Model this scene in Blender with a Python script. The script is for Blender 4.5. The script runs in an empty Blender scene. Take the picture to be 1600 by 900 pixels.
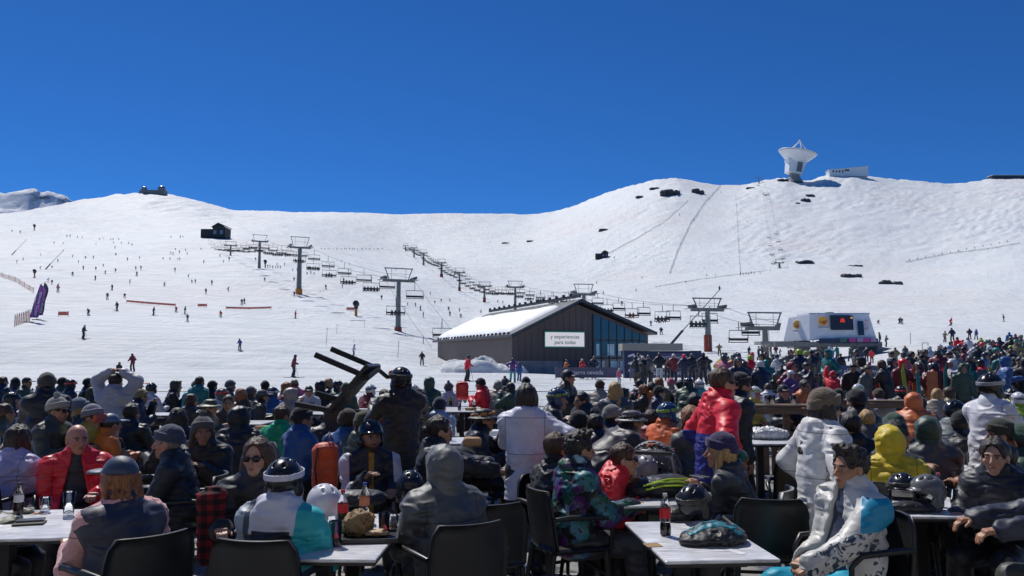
import bpy, math, random
import numpy as np
from mathutils import Vector, Matrix

# ------------------------------------------------------------------ camera, sky, sun, exposure
SC = bpy.context.scene
COL = SC.collection
F = 1256.0                      # focal length in pixels of a 1600 px wide picture
CAMZ = 1.8
PITCH = math.atan(110 / F)
cam_d = bpy.data.cameras.new('camera')
cam_d.sensor_width = 36.0
cam_d.lens = 36.0 * F / 1600.0
cam_d.clip_start = 0.05
cam_d.clip_end = 20000
cam = bpy.data.objects.new('camera', cam_d)
cam.location = (0, 0, CAMZ)
cam.rotation_euler = (math.pi / 2 + PITCH, 0, 0)
COL.objects.link(cam)
SC.camera = cam

SUN_EL, SUN_AZ = math.radians(54), math.radians(-32)       # azimuth from +Y (away from camera) towards +X
world = bpy.data.worlds.new('World')
SC.world = world
world.use_nodes = True
wn = world.node_tree
sky_n = wn.nodes.new('ShaderNodeTexSky')
sky_n.sky_type = 'NISHITA'
sky_n.sun_disc = False
sky_n.sun_elevation = SUN_EL
sky_n.sun_rotation = SUN_AZ
sky_n.altitude = 2900
sky_n.air_density = 1.0
sky_n.dust_density = 0.0
sky_n.ozone_density = 3.5
wn.nodes['Background'].inputs['Strength'].default_value = 0.085
tint = wn.nodes.new('ShaderNodeMix'); tint.data_type = 'RGBA'; tint.blend_type = 'MULTIPLY'
tint.inputs['Factor'].default_value = 1.0
tint.inputs['B'].default_value = (0.20, 0.59, 1.07, 1)       # the deep blue of thin mountain air, the same all over the sky
wn.links.new(sky_n.outputs['Color'], tint.inputs['A'])
wn.links.new(tint.outputs['Result'], wn.nodes['Background'].inputs['Color'])

sun_d = bpy.data.lights.new('sun', 'SUN')
sun_d.energy = 4.0
sun_d.angle = math.radians(0.53)
sun_d.color = (1.0, 0.965, 0.91)
sun = bpy.data.objects.new('sun', sun_d)
sv = Vector((math.sin(SUN_AZ) * math.cos(SUN_EL), math.cos(SUN_AZ) * math.cos(SUN_EL), math.sin(SUN_EL)))
sun.rotation_euler = sv.to_track_quat('Z', 'Y').to_euler()
sun.location = (0, 0, 60)
COL.objects.link(sun)
SC.view_settings.view_transform = 'Standard'
SC.view_settings.look = 'None'
SC.view_settings.exposure = 0.0
SC.view_settings.gamma = 1.0
SC.view_settings.use_curve_mapping = False

# ------------------------------------------------------------------ helpers
R = math.radians
rng = random.Random(7)
CP, SP = math.cos(PITCH), math.sin(PITCH)
def tan_el(py):
    k = (450 - py) / F
    return (SP + k * CP) / (CP - k * SP)
def at(px, py, d):
    """the point of the place seen at a pixel of the photograph, d metres ahead of the camera"""
    k = (450 - py) / F
    s = d / (CP - k * SP)
    return Vector(((px - 800) / F * s, d, CAMZ + (SP + k * CP) * s))
def xat(px, py, d): return at(px, py, d).x
def z_of(py, d): return CAMZ + d * tan_el(py)
def py_of(z, d):
    t = (z - CAMZ) / d
    k = (t * CP - SP) / (CP + t * SP)
    return 450 - k * F

def tag(o, label=None, cat=None, group=None, kind=None):
    if label: o['label'] = label
    if cat: o['category'] = cat
    if group: o['group'] = group
    if kind: o['kind'] = kind
    return o
def empty(name, loc=(0, 0, 0), rz=0.0, label=None, cat=None, group=None):
    o = bpy.data.objects.new(name, None)
    o.location = loc
    o.rotation_euler = (0, 0, rz)
    o.empty_display_size = 0.1
    COL.objects.link(o)
    return tag(o, label, cat, group)
def link(name, me, parent=None, loc=None, rot=None, scale=None):
    o = bpy.data.objects.new(name, me)
    COL.objects.link(o)
    if parent: o.parent = parent
    if loc is not None: o.location = loc
    if rot is not None: o.rotation_euler = rot
    if scale is not None: o.scale = scale
    return o
def mesh_np(name, V, Q, mats=(), smooth=True, mi=None, col=None):
    """mesh from arrays: V (n,3), Q (m,3|4)"""
    V = np.asarray(V, np.float32); Q = np.asarray(Q, np.int32)
    me = bpy.data.meshes.new(name)
    k = Q.shape[1] if len(Q) else 4
    me.vertices.add(len(V)); me.vertices.foreach_set('co', V.ravel())
    me.loops.add(Q.size); me.loops.foreach_set('vertex_index', Q.ravel())
    me.polygons.add(len(Q))
    me.polygons.foreach_set('loop_start', np.arange(0, Q.size, k, dtype=np.int32))
    if smooth: me.polygons.foreach_set('use_smooth', np.ones(len(Q), bool))
    for m in (mats if isinstance(mats, (list, tuple)) else (mats,)): me.materials.append(m)
    if mi is not None: me.polygons.foreach_set('material_index', np.asarray(mi, np.int32))
    me.update(calc_edges=True)
    if col is not None:
        a = me.color_attributes.new('Col', 'FLOAT_COLOR', 'POINT')
        c4 = np.ones((len(V), 4), np.float32); c4[:, :3] = col
        a.data.foreach_set('color', c4.ravel())
    return me
def copy_tree(o, parent=None):
    c = o.copy(); COL.objects.link(c); c.parent = parent
    for ch in o.children: copy_tree(ch, c)
    return c

class MB:
    """collects boxes, bars, tubes and lathes; build() makes ONE mesh object of them"""
    def __init__(s): s.v = []; s.f = []; s.sm = []
    def add(s, vs, fs, smooth=False):
        b = len(s.v); s.v += [tuple(v) for v in vs]; s.f += [tuple(i + b for i in f) for f in fs]; s.sm += [smooth] * len(fs); return s
    def box(s, c, size, M=None, bev=0.0):
        hx, hy, hz = [a / 2 for a in size]
        if bev <= 0:
            vs = [Vector((x * hx, y * hy, z * hz)) for x in (-1, 1) for y in (-1, 1) for z in (-1, 1)]
            fs = [(0, 1, 3, 2), (4, 6, 7, 5), (0, 4, 5, 1), (2, 3, 7, 6), (0, 2, 6, 4), (1, 5, 7, 3)]
        else:
            b = bev; vs = []; fs = []
            ring = [(-hx + b, -hy), (hx - b, -hy), (hx, -hy + b), (hx, hy - b), (hx - b, hy), (-hx + b, hy), (-hx, hy - b), (-hx, -hy + b)]
            inn = [(x * (1 - b / hx), y * (1 - b / hy)) for x, y in ring]
            for rr, z in ((inn, -hz), (ring, -hz + b), (ring, hz - b), (inn, hz)): vs += [Vector((x, y, z)) for x, y in rr]
            for k in range(3):
                for i in range(8): fs.append((k * 8 + i, k * 8 + (i + 1) % 8, k * 8 + 8 + (i + 1) % 8, k * 8 + 8 + i))
            fs.append(tuple(range(7, -1, -1))); fs.append(tuple(range(24, 32)))
        c = Vector(c)
        vs = [(M @ v if M is not None else v) + c for v in vs]
        return s.add(vs, fs)
    def tube(s, pts, r, n=8, caps=True, smooth=True):
        pts = [Vector(p) for p in pts]
        rs = r if isinstance(r, (list, tuple)) else [r] * len(pts)
        vs, fs = [], []
        X = None
        for i, p in enumerate(pts):
            a = pts[max(i - 1, 0)]; b = pts[min(i + 1, len(pts) - 1)]
            t = (b - a).normalized()
            if X is None: X = t.orthogonal().normalized()
            else: X = (X - t * X.dot(t)).normalized()
            Y = t.cross(X)
            vs += [p + (X * math.cos(2 * math.pi * k / n) + Y * math.sin(2 * math.pi * k / n)) * rs[i] for k in range(n)]
        for i in range(len(pts) - 1):
            for k in range(n): fs.append((i * n + k, i * n + (k + 1) % n, (i + 1) * n + (k + 1) % n, (i + 1) * n + k))
        s.add(vs, fs, smooth)
        if caps:
            m = len(pts) - 1
            s.add(vs[:n], [tuple(range(n - 1, -1, -1))]); s.add(vs[m * n:], [tuple(range(n))])
        return s
    def bar(s, a, b, w, h, up=(0, 0, 1)):
        a, b = Vector(a), Vector(b); t = (b - a); L = t.length; t.normalize()
        x = t.cross(Vector(up)); x = x.normalized() if x.length > 1e-5 else t.orthogonal().normalized()
        y = x.cross(t)
        M = Matrix((x, t, y)).transposed()
        return s.box((a + b) / 2, (w, L, h), M)
    def lathe(s, prof, n=20, c=(0, 0, 0), M=None, smooth=True, caps=True):
        vs, fs = [], []; c = Vector(c)
        for r, z in prof:
            for k in range(n):
                v = Vector((r * math.cos(2 * math.pi * k / n), r * math.sin(2 * math.pi * k / n), z))
                vs.append((M @ v if M is not None else v) + c)
        for i in range(len(prof) - 1):
            for k in range(n): fs.append((i * n + k, i * n + (k + 1) % n, (i + 1) * n + (k + 1) % n, (i + 1) * n + k))
        s.add(vs, fs, smooth)
        if caps:
            s.add(vs[:n], [tuple(range(n - 1, -1, -1))]); s.add(vs[-n:], [tuple(range(n))])
        return s
    def quad(s, a, b, c, d): return s.add([a, b, c, d], [(0, 1, 2, 3)])
    def prism(s, poly, ext):
        """poly: 3d points of one face; ext: vector to the other face"""
        n = len(poly); e = Vector(ext); A = [Vector(p) for p in poly]; B = [p + e for p in A]
        return s.add(A + B, [tuple(range(n - 1, -1, -1)), tuple(range(n, 2 * n))] + [(i, (i + 1) % n, n + (i + 1) % n, n + i) for i in range(n)])
    def mesh(s, name, mat):
        me = bpy.data.meshes.new(name)
        me.from_pydata(s.v, [], s.f)
        me.polygons.foreach_set('use_smooth', s.sm)
        for m in (mat if isinstance(mat, (list, tuple)) else [mat]): me.materials.append(m)
        me.update()
        return me
    def build(s, name, mat, parent=None, **kw): return link(name, s.mesh(name, mat), parent, **kw)

# ------------------------------------------------------------------ materials
MATS = {}
def _new(name):
    m = bpy.data.materials.new(name); m.use_nodes = True
    return m, m.node_tree, m.node_tree.nodes['Principled BSDF']
def N(nt, t, **kw):
    n = nt.nodes.new(t)
    for k, v in kw.items():
        if k.startswith('i_'):
            n.inputs[k[2:].replace('_', ' ')].default_value = v
        else: setattr(n, k, v)
    return n
def ramp(nt, src, stops):
    r = nt.nodes.new('ShaderNodeValToRGB')
    el = r.color_ramp.elements
    while len(el) < len(stops): el.new(0.5)
    for e, (p, c) in zip(el, stops): e.position = p; e.color = c if len(c) == 4 else (*c, 1)
    nt.links.new(src, r.inputs[0]); return r.outputs[0]
def coords(nt, scale=(1, 1, 1), kind='Object', rot=(0, 0, 0)):
    tc = nt.nodes.new('ShaderNodeTexCoord'); mp = nt.nodes.new('ShaderNodeMapping')
    mp.inputs['Scale'].default_value = scale; mp.inputs['Rotation'].default_value = rot
    nt.links.new(tc.outputs[kind], mp.inputs[0]); return mp.outputs[0]
def bump(nt, b, h, strength, dist):
    n = nt.nodes.new('ShaderNodeBump'); n.inputs['Strength'].default_value = strength; n.inputs['Distance'].default_value = dist
    nt.links.new(h, n.inputs['Height']); nt.links.new(n.outputs[0], b.inputs['Normal']); return n
def plain(name, c, rough=0.5, metal=0.0, vary=0.12, scale=6.0, bmp=0.0, **kw):
    """painted, plastic or metal surface with a little unevenness of colour and gloss"""
    if name in MATS: return MATS[name]
    m, nt, b = _new(name)
    co = coords(nt)
    n = N(nt, 'ShaderNodeTexNoise', i_Scale=scale, i_Detail=6.0); nt.links.new(co, n.inputs['Vector'])
    lo = [x * (1 - vary) for x in c]; hi = [min(1, x * (1 + vary)) for x in c]
    nt.links.new(ramp(nt, n.outputs[0], [(0.3, lo), (0.7, hi)]), b.inputs['Base Color'])
    mr = N(nt, 'ShaderNodeMapRange', i_From_Min=0.3, i_From_Max=0.7, i_To_Min=max(rough - .08, .02), i_To_Max=min(rough + .1, 1))
    nt.links.new(n.outputs[0], mr.inputs[0]); nt.links.new(mr.outputs[0], b.inputs['Roughness'])
    b.inputs['Metallic'].default_value = metal
    if bmp: bump(nt, b, n.outputs[0], 0.6, bmp)
    for k, v in kw.items(): b.inputs[k.replace('_', ' ')].default_value = v
    MATS[name] = m; return m
def glass(name, c, rough=0.05, ior=1.45):
    if name in MATS: return MATS[name]
    m, nt, b = _new(name)
    b.inputs['Base Color'].default_value = (*c, 1); b.inputs['Roughness'].default_value = rough
    b.inputs['Transmission Weight'].default_value = 1.0; b.inputs['IOR'].default_value = ior
    MATS[name] = m; return m
def emit(name, c, s):
    if name in MATS: return MATS[name]
    m, nt, b = _new(name)
    b.inputs['Base Color'].default_value = (*[x * .2 for x in c], 1)
    b.inputs['Emission Color'].default_value = (*c, 1); b.inputs['Emission Strength'].default_value = s
    MATS[name] = m; return m
def text(body, size, mat, parent, loc, rot, name='lettering', bold=0.0, ext=0.004):
    cu = bpy.data.curves.new(name, 'FONT'); cu.body = body; cu.size = size; cu.align_x = 'CENTER'; cu.align_y = 'CENTER'
    cu.extrude = ext; cu.offset = bold; cu.resolution_u = 3
    tmp = bpy.data.objects.new(name, cu)
    me = bpy.data.meshes.new_from_object(tmp)
    bpy.data.objects.remove(tmp); bpy.data.curves.remove(cu)
    me.materials.clear(); me.materials.append(mat)
    return link(name, me, parent, loc, rot)

def snow_mat():
    m, nt, b = _new('snow')
    L = nt.links.new
    co = coords(nt, kind='Object')
    big = N(nt, 'ShaderNodeTexNoise', i_Scale=0.012, i_Detail=5.0, i_Roughness=0.6); L(co, big.inputs['Vector'])
    dust = ramp(nt, big.outputs[0], [(0.46, (0.785, 0.81, 0.805)), (0.60, (0.79, 0.79, 0.775)), (0.75, (0.77, 0.74, 0.71))])
    # skied piste snow is greyer, streaked across the fall line; they fade rightwards, painting the underlit right-hand hill brighter
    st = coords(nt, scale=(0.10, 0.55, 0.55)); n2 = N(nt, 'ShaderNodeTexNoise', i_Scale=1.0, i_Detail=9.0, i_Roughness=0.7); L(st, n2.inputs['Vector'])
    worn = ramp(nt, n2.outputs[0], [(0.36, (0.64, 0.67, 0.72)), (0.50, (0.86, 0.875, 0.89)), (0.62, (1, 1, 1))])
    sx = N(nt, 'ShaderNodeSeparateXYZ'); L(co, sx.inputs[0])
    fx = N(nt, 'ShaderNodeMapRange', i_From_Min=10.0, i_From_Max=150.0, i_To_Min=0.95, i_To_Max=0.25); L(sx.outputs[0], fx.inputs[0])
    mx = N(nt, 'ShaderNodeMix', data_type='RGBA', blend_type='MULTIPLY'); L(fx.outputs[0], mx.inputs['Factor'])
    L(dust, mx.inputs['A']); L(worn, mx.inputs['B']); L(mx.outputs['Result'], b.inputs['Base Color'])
    b.inputs['Roughness'].default_value = 0.62
    b.inputs['Specular IOR Level'].default_value = 0.25
    f = N(nt, 'ShaderNodeTexNoise', i_Scale=0.7, i_Detail=10.0, i_Roughness=0.7); L(co, f.inputs['Vector'])
    # carved tracks
    tr = coords(nt, scale=(0.22, 0.05, 0.05), rot=(0, 0, 0.5)); n3 = N(nt, 'ShaderNodeTexNoise', i_Scale=1.6, i_Detail=7.0, i_Distortion=0.8); L(tr, n3.inputs['Vector'])
    ad = N(nt, 'ShaderNodeMath', operation='ADD'); L(f.outputs[0], ad.inputs[0]); L(n3.outputs[0], ad.inputs[1])
    bump(nt, b, ad.outputs[0], 0.8, 0.75)
    MATS['snow'] = m; return m
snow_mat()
# ------------------------------------------------------------------ terrain
SIL = [(-600, 352), (-200, 345), (0, 334), (70, 322), (110, 313), (180, 303), (230, 300), (250, 301), (300, 313), (358, 328), (450, 331), (540, 331), (620, 335),
       (700, 333), (760, 334), (830, 335), (870, 329), (900, 320), (960, 297), (1000, 287), (1030, 279), (1060, 277), (1090, 283), (1130, 289), (1165, 289),
       (1180, 285), (1210, 279), (1235, 276), (1252, 282), (1275, 282), (1300, 273), (1340, 271), (1370, 275), (1440, 282), (1500, 287), (1530, 284), (1560, 279), (1600, 278), (1800, 268), (2400, 300)]
RIDGE = [(-600, 800), (0, 800), (230, 850), (358, 900), (450, 1000), (830, 1000), (960, 930), (1030, 880), (1240, 860), (1340, 880), (1500, 920), (1600, 950), (2400, 1000)]
NEAR = [(26, 634), (45, 603), (78, 580)]
COLS = {
    -400: [(100, 530), (165, 492), (240, 450), (365, 410), (550, 385)],
    0: [(100, 528), (165, 490), (240, 447), (365, 405), (550, 378)],
    130: [(100, 530), (165, 492), (240, 446), (365, 402), (550, 375)],
    330: [(100, 532), (165, 493), (235, 457), (305, 420), (388, 400), (476, 373), (650, 350)],
    405: [(100, 534), (165, 496), (235, 457), (305, 417), (388, 400), (476, 380), (650, 355)],
    467: [(100, 538), (165, 500), (235, 457), (305, 428), (400, 405), (550, 382), (750, 352)],
    620: [(100, 548), (150, 515), (235, 470), (309, 447), (458, 424), (575, 414), (767, 398), (880, 370)],
    690: [(100, 566), (150, 530), (250, 485), (309, 470), (381, 450), (458, 430), (575, 417), (767, 396), (880, 368)],
    757: [(85, 584), (105, 575), (150, 545), (250, 494), (309, 478), (381, 462), (458, 444), (575, 420), (767, 390), (880, 362)],
    805: [(85, 585), (105, 578), (150, 548), (250, 480), (309, 468), (458, 442), (600, 414), (767, 388), (880, 360)],
    912: [(60, 590), (85, 585), (120, 565), (176, 525), (250, 492), (309, 474), (458, 437), (600, 400), (720, 355)],
    1080: [(60, 590), (85, 575), (122, 546), (176, 515), (250, 480), (340, 450), (430, 427), (540, 385), (720, 320)],
    1195: [(49, 590), (85, 566), (99, 558), (122, 545), (176, 512), (250, 475), (340, 443), (420, 424), (530, 380), (700, 322)],
    1300: [(34, 606), (49, 585), (85, 562), (122, 536), (176, 508), (250, 472), (340, 443), (410, 427), (520, 384), (700, 324)],
    1440: [(34, 609), (49, 572), (85, 540), (122, 518), (176, 500), (250, 472), (340, 445), (420, 423), (560, 375), (750, 312)],
    1600: [(34, 606), (49, 565), (85, 537), (122, 515), (176, 497), (250, 468), (340, 430), (420, 403), (560, 362), (750, 306)],
    2400: [(34, 606), (49, 565), (85, 537), (122, 515), (176, 497), (250, 468), (340, 430), (420, 403), (560, 362), (750, 306)]}
V0 = 24.0
TE = np.vectorize(tan_el)
_su = np.array([(p - 800) / F for p, _ in SIL]); _se = TE(np.array([y for _, y in SIL], float))
_ru = np.array([(p - 800) / F for p, _ in RIDGE]); _rv = np.array([v for _, v in RIDGE], float)
_cu = np.array([(p - 800) / F for p in COLS])
SG = np.linspace(0, 1, 161)
def _prof():
    T = []
    for p, pts in COLS.items():
        u = (p - 800) / F
        vr = np.interp(u, _ru, _rv); es = np.interp(u, _su, _se)
        near = [q for q in NEAR if q[0] < pts[0][0]]
        vv = np.array([V0] + [q[0] for q in near] + [q[0] for q in pts] + [vr])
        zz = np.array([0.0] + [z_of(q[1], q[0]) for q in near] + [z_of(q[1], q[0]) for q in pts] + [CAMZ + es * vr])
        vg = V0 * (vr / V0) ** SG
        zi = np.interp(vg, vv, zz)
        k = np.hanning(11); k /= k.sum()
        zp = np.concatenate([np.full(5, zi[0]), zi, zi[-1] + (zi[-1] - zi[-2]) * np.arange(1, 6)])
        zi = np.convolve(zp, k, 'valid')
        T.append((zi - CAMZ) / vg)
    return np.array(T)
_T = _prof()
# columns resampled on an even fan of directions and smoothed sideways, so that no crease runs down the slope
UF = np.linspace(-1.2, 1.4, 521)
def _smooth(a, n):
    k = np.hanning(n); k /= k.sum(); h = n // 2
    return np.convolve(np.concatenate([np.full(h, a[0]), a, np.full(h, a[-1])]), k, 'valid')
_TF = np.array([_smooth(np.interp(UF, _cu, _T[:, j]), 31) for j in range(_T.shape[1])]).T
_us = np.linspace(-1.2, 1.4, 2601)
_es = _smooth(np.interp(_us, _su, _se), 21)
_ef = _smooth(np.interp(_us, _su, _se), 121)
_rs = _smooth(np.interp(_us, _ru, _rv), 161)
def _h(ix, iy, s):
    h = (ix.astype(np.int64) * 374761393 + iy.astype(np.int64) * 668265263 + s * 974711) & 0x7fffffff
    h = ((h ^ (h >> 13)) * 1274126177) & 0x7fffffff
    return ((h ^ (h >> 16)) & 0xffff) / 65535.0
def vn2(x, y, s=0):
    ix, iy = np.floor(x), np.floor(y); fx, fy = x - ix, y - iy
    fx = fx * fx * (3 - 2 * fx); fy = fy * fy * (3 - 2 * fy)
    a, b, c, d = _h(ix, iy, s), _h(ix + 1, iy, s), _h(ix, iy + 1, s), _h(ix + 1, iy + 1, s)
    return (a * (1 - fx) + b * fx) * (1 - fy) + (c * (1 - fx) + d * fx) * fy - 0.5
def ground_z(x, y):
    """height of the snow; x, y arrays, y (metres ahead) >= V0"""
    x = np.asarray(x, float); y = np.maximum(np.asarray(y, float), V0)
    u = x / y
    vr = np.interp(u, _us, _rs)
    s = np.log(y / V0) / np.log(vr / V0)
    sc = np.clip(s, 0, 1)
    fi = sc * (len(SG) - 1); i0 = np.clip(np.floor(fi).astype(int), 0, len(SG) - 2); fs = fi - i0
    fc = np.clip((u - UF[0]) / (UF[1] - UF[0]), 0, len(UF) - 1.001); ci = np.floor(fc).astype(int); fu = fc - ci
    def g(c, i): return _TF[c, i]
    e = (g(ci, i0) * (1 - fs) + g(ci, i0 + 1) * fs) * (1 - fu) + (g(ci + 1, i0) * (1 - fs) + g(ci + 1, i0 + 1) * fs) * fu
    e1 = g(ci, -1) * (1 - fu) + g(ci + 1, -1) * fu
    ef = np.interp(u, _us, _ef); es = np.interp(u, _us, _es)
    e = e + (ef - e1) * sc ** 9 + (es - ef) * sc ** 40
    yy = np.minimum(y, vr)
    z = CAMZ + e * yy - np.maximum(y - vr, 0) * 0.22
    a = np.clip((y - 40) / 200, 0, 1)
    z = z + a * (1.6 * vn2(x / 42, y / 60, 1) + 0.7 * vn2(x / 15, y / 17, 2) * np.clip((y - 100) / 150, 0, 1))
    z = z + np.clip((y - 30) / 30, 0, 1) * 0.10 * vn2(x / 3.1, y / 3.7, 3)
    a2 = np.clip((y - 60) / 80, 0, 1) * np.clip(y / 300, .35, 1.4)
    z = z + a2 * (0.34 * vn2((x + y * .3) / 6.5, y / 13, 7) + 0.16 * (np.abs(vn2((x - y * .55) / 2.2, (y + x * .2) / 26, 8)) - .2) + 0.14 * vn2(x / 2.4, y / 3.4, 9))
    # wind-blown and skied-out bumps on the steep right-hand face, smooth on the groomed lane
    w = np.clip((y - 430) / 60, 0, 1) * np.clip((u - 0.02) / 0.1, 0, 1)
    lane = np.clip(1 - np.abs(u - 0.243 - (y - 640) * 0.00005) / 0.04, 0, 1)
    z = z + w * (1 - np.clip(lane * 3, 0, 1)) * (0.8 * vn2((x + y * .8) / 30, (y - x * .9) / 9, 4) + 1.0 * vn2((x + y * .8) / 12, (y - x * .9) / 3.2, 5) * (.4 + np.clip(vn2(x / 60, y / 60, 16) * 3 + .5, 0, 1)))
    hump = np.exp(-((u + 0.45) / 0.1) ** 2) * np.clip((y - 650) / 80, 0, 1) * np.clip((870 - y) / 40, 0, 1)
    z = z + hump * 3.0 * (vn2(x / 5, y / 40, 6))
    return z
def gz(x, y): return float(ground_z(np.array([x]), np.array([y]))[0])
_vm = np.geomspace(V0, 1050, 900)
def ground_at(px, py):
    """point of the snow seen at a pixel of the photograph"""
    u = (px - 800) / F; t = tan_el(py)
    e = (ground_z(_vm * u, _vm) - CAMZ) / _vm
    i = np.argmax(e >= t)
    v = _vm[i] if e[i] >= t else 900.0
    return Vector((u * v, v, gz(u * v, v)))

def build_terrain():
    us = np.concatenate([np.linspace(-2.2, -0.72, 40)[:-1], np.linspace(-0.72, 0.72, 640), np.linspace(0.72, 2.2, 40)[1:]])
    vs = np.concatenate([[-30, 0, 12, 20], np.geomspace(V0, 1050, 520), np.geomspace(1070, 2600, 24)])
    U, Vv = np.meshgrid(us, vs)
    X = np.where(Vv < V0, U * V0 * 1.0, U * Vv); Y = Vv
    Z = np.where(Vv < V0, -0.06, ground_z(X, np.maximum(Y, V0)))
    near = np.clip((Y - 24) / 3, 0, 1); Z = Z * near + (-0.06) * (1 - near)
    V = np.stack([X, Y, Z], -1).reshape(-1, 3)
    n, m = len(vs), len(us)
    i = np.arange(n * m).reshape(n, m)
    Q = np.stack([i[:-1, :-1], i[:-1, 1:], i[1:, 1:], i[1:, :-1]], -1).reshape(-1, 4)
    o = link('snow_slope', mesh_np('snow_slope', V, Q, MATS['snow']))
    tag(o, kind='structure')
build_terrain()

# far mountain seen over the left shoulder of the hill
def build_mountain():
    m, nt, b = _new('far_mountain_rock_and_snow')
    geo = N(nt, 'ShaderNodeNewGeometry'); co = coords(nt, scale=(.012, .012, .012))
    n = N(nt, 'ShaderNodeTexNoise', i_Scale=1.0, i_Detail=12.0, i_Roughness=0.72); nt.links.new(co, n.inputs['Vector'])
    sx = N(nt, 'ShaderNodeSeparateXYZ'); nt.links.new(geo.outputs['Normal'], sx.inputs[0])
    ma = N(nt, 'ShaderNodeMath', operation='MULTIPLY_ADD'); ma.inputs[1].default_value = 0.55
    nt.links.new(n.outputs[0], ma.inputs[0]); nt.links.new(sx.outputs['Z'], ma.inputs[2])
    nt.links.new(ramp(nt, ma.outputs[0], [(0.62, (0.13, 0.135, 0.15)), (0.76, (0.2, 0.2, 0.21)), (0.84, (0.86, 0.88, 0.91))]), b.inputs['Base Color'])
    b.inputs['Roughness'].default_value = 0.8
    bump(nt, b, n.outputs[0], 1.0, 20.0)
    px = np.linspace(-420, 330, 150); d0 = 3000.0
    sil = np.interp(px, [-420, -200, -60, 0, 12, 30, 55, 75, 95, 110, 160, 330], [330, 318, 306, 300, 297, 296, 298, 301, 306, 314, 335, 380])
    k = np.linspace(0, 1, 60)
    P, K = np.meshgrid(px, k)
    zt = np.array([z_of(y, d0) for y in sil])
    X = (P - 800) / F * d0; Y = d0 - 700 * (1 - K)
    zt = zt + 14 * vn2(px / 14, px * 0, 14) + 9 * vn2(px / 5, px * 0, 15)
    Z = zt[None, :] - (1 - K) ** 0.8 * 420
    a = (1 - np.abs(2 * vn2(X / 130, Y / 170, 11))) * 60 + 26 * vn2(X / 40, Y / 60, 12) + 12 * vn2(X / 18, Y / 22, 13)
    Z = Z + (a * 1.3 - 70) * np.clip((1 - K) * 9, 0, 1)
    V = np.stack([X, Y, Z], -1).reshape(-1, 3)
    Vb = np.stack([X[-1], Y[-1] + 800, Z[-1] - 400], -1); V = np.concatenate([V, Vb])
    i = np.arange(61 * 150).reshape(61, 150)
    Q = np.stack([i[:-1, :-1], i[:-1, 1:], i[1:, 1:], i[1:, :-1]], -1).reshape(-1, 4)
    tag(link('mountain', mesh_np('mountain', V, Q, m)), kind='structure')
build_mountain()

# terrace paving: one slab with a wet stone-grey surface, and laid stone slabs near the camera
def paving_mat():
    m, nt, b = _new('terrace_stone')
    L = nt.links.new; co = coords(nt)
    n = N(nt, 'ShaderNodeTexNoise', i_Scale=1.3, i_Detail=8.0, i_Roughness=0.65); L(co, n.inputs['Vector'])
    n2 = N(nt, 'ShaderNodeTexNoise', i_Scale=40.0, i_Detail=5.0); L(co, n2.inputs['Vector'])
    mx = N(nt, 'ShaderNodeMix', data_type='RGBA', blend_type='MULTIPLY'); mx.inputs['Factor'].default_value = 0.5
    L(ramp(nt, n.outputs[0], [(0.40, (0.10, 0.10, 0.10)), (0.50, (0.25, 0.245, 0.235)), (0.7, (0.34, 0.33, 0.315))]), mx.inputs['A'])
    L(ramp(nt, n2.outputs[0], [(0.3, (0.6, 0.6, 0.6)), (0.7, (1, 1, 1))]), mx.inputs['B'])
    L(mx.outputs['Result'], b.inputs['Base Color'])
    L(ramp(nt, n.outputs[0], [(0.40, (0.08, 0.08, 0.08)), (0.52, (0.75, 0.75, 0.75))]), b.inputs['Roughness'])
    bump(nt, b, n2.outputs[0], 0.4, 0.004)
    return m
STONE = paving_mat()
def build_terrace():
    mb = MB().box((0, 6.5, -0.06), (52, 37, 0.1))
    base = mb.build('terrace', plain('terrace_bed', (0.27, 0.265, 0.255), 0.85)); tag(base, kind='structure')
    me = MB().box((0, 0, 0), (0.592, 0.592, 0.03), bev=0.006).mesh('paving_slab', STONE)
    for j in range(8):
        for i in range(-9, 12):
            x, y = i * 0.6 + (0.3 if j % 2 else 0), 3.0 + j * 0.6
            if abs(x) > 0.70 * y + 0.5: continue
            o = link('paving_slab', me, base, (x, y, 0.0 + rng.uniform(-.002, .002)), (0, 0, rng.choice((0, 1, 2, 3)) * math.pi / 2))
    far = MB().box((0, 16.4, 0.0), (52, 17.2, 0.024)).build('paving_field', STONE, base)
build_terrace()

# unseen building added behind the viewer: its pale sunlit walls bounce fill onto people
def bounce_building():
    t = empty('added_bounce_building', (0, -5.0, 0.0), 0, 'pale rendered building added unseen behind the viewer to bounce light onto the terrace', 'building')
    pale = plain('bounce_wall_render', (0.52, 0.50, 0.46), 0.8, 0, 0.06, 0.8)
    MB().box((0, -4.05, 4.2), (46, 8, 8.4)).build('wall', pale, t)
    MB().prism([(-24, .9, 8.4), (24, .9, 8.4), (24, -4.2, 11.5), (-24, -4.2, 11.5)], (0, -.3, .3)).build('roof', plain('bounce_building_roof', (.12, .12, .13), .6), t)
    for i in range(9):
        f = MB().box((-18 + i * 4.5, -.02, 1.25), (1.7, .16, 2.3)).build('door', plain('bounce_building_door_frame', (.2, .15, .1), .6), t)
        MB().box((-18 + i * 4.5, .075, 1.3), (1.45, .03, 2.0)).build('pane', plain('bounce_building_glass', (.05, .07, .09), .08), f)
bounce_building()
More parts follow.
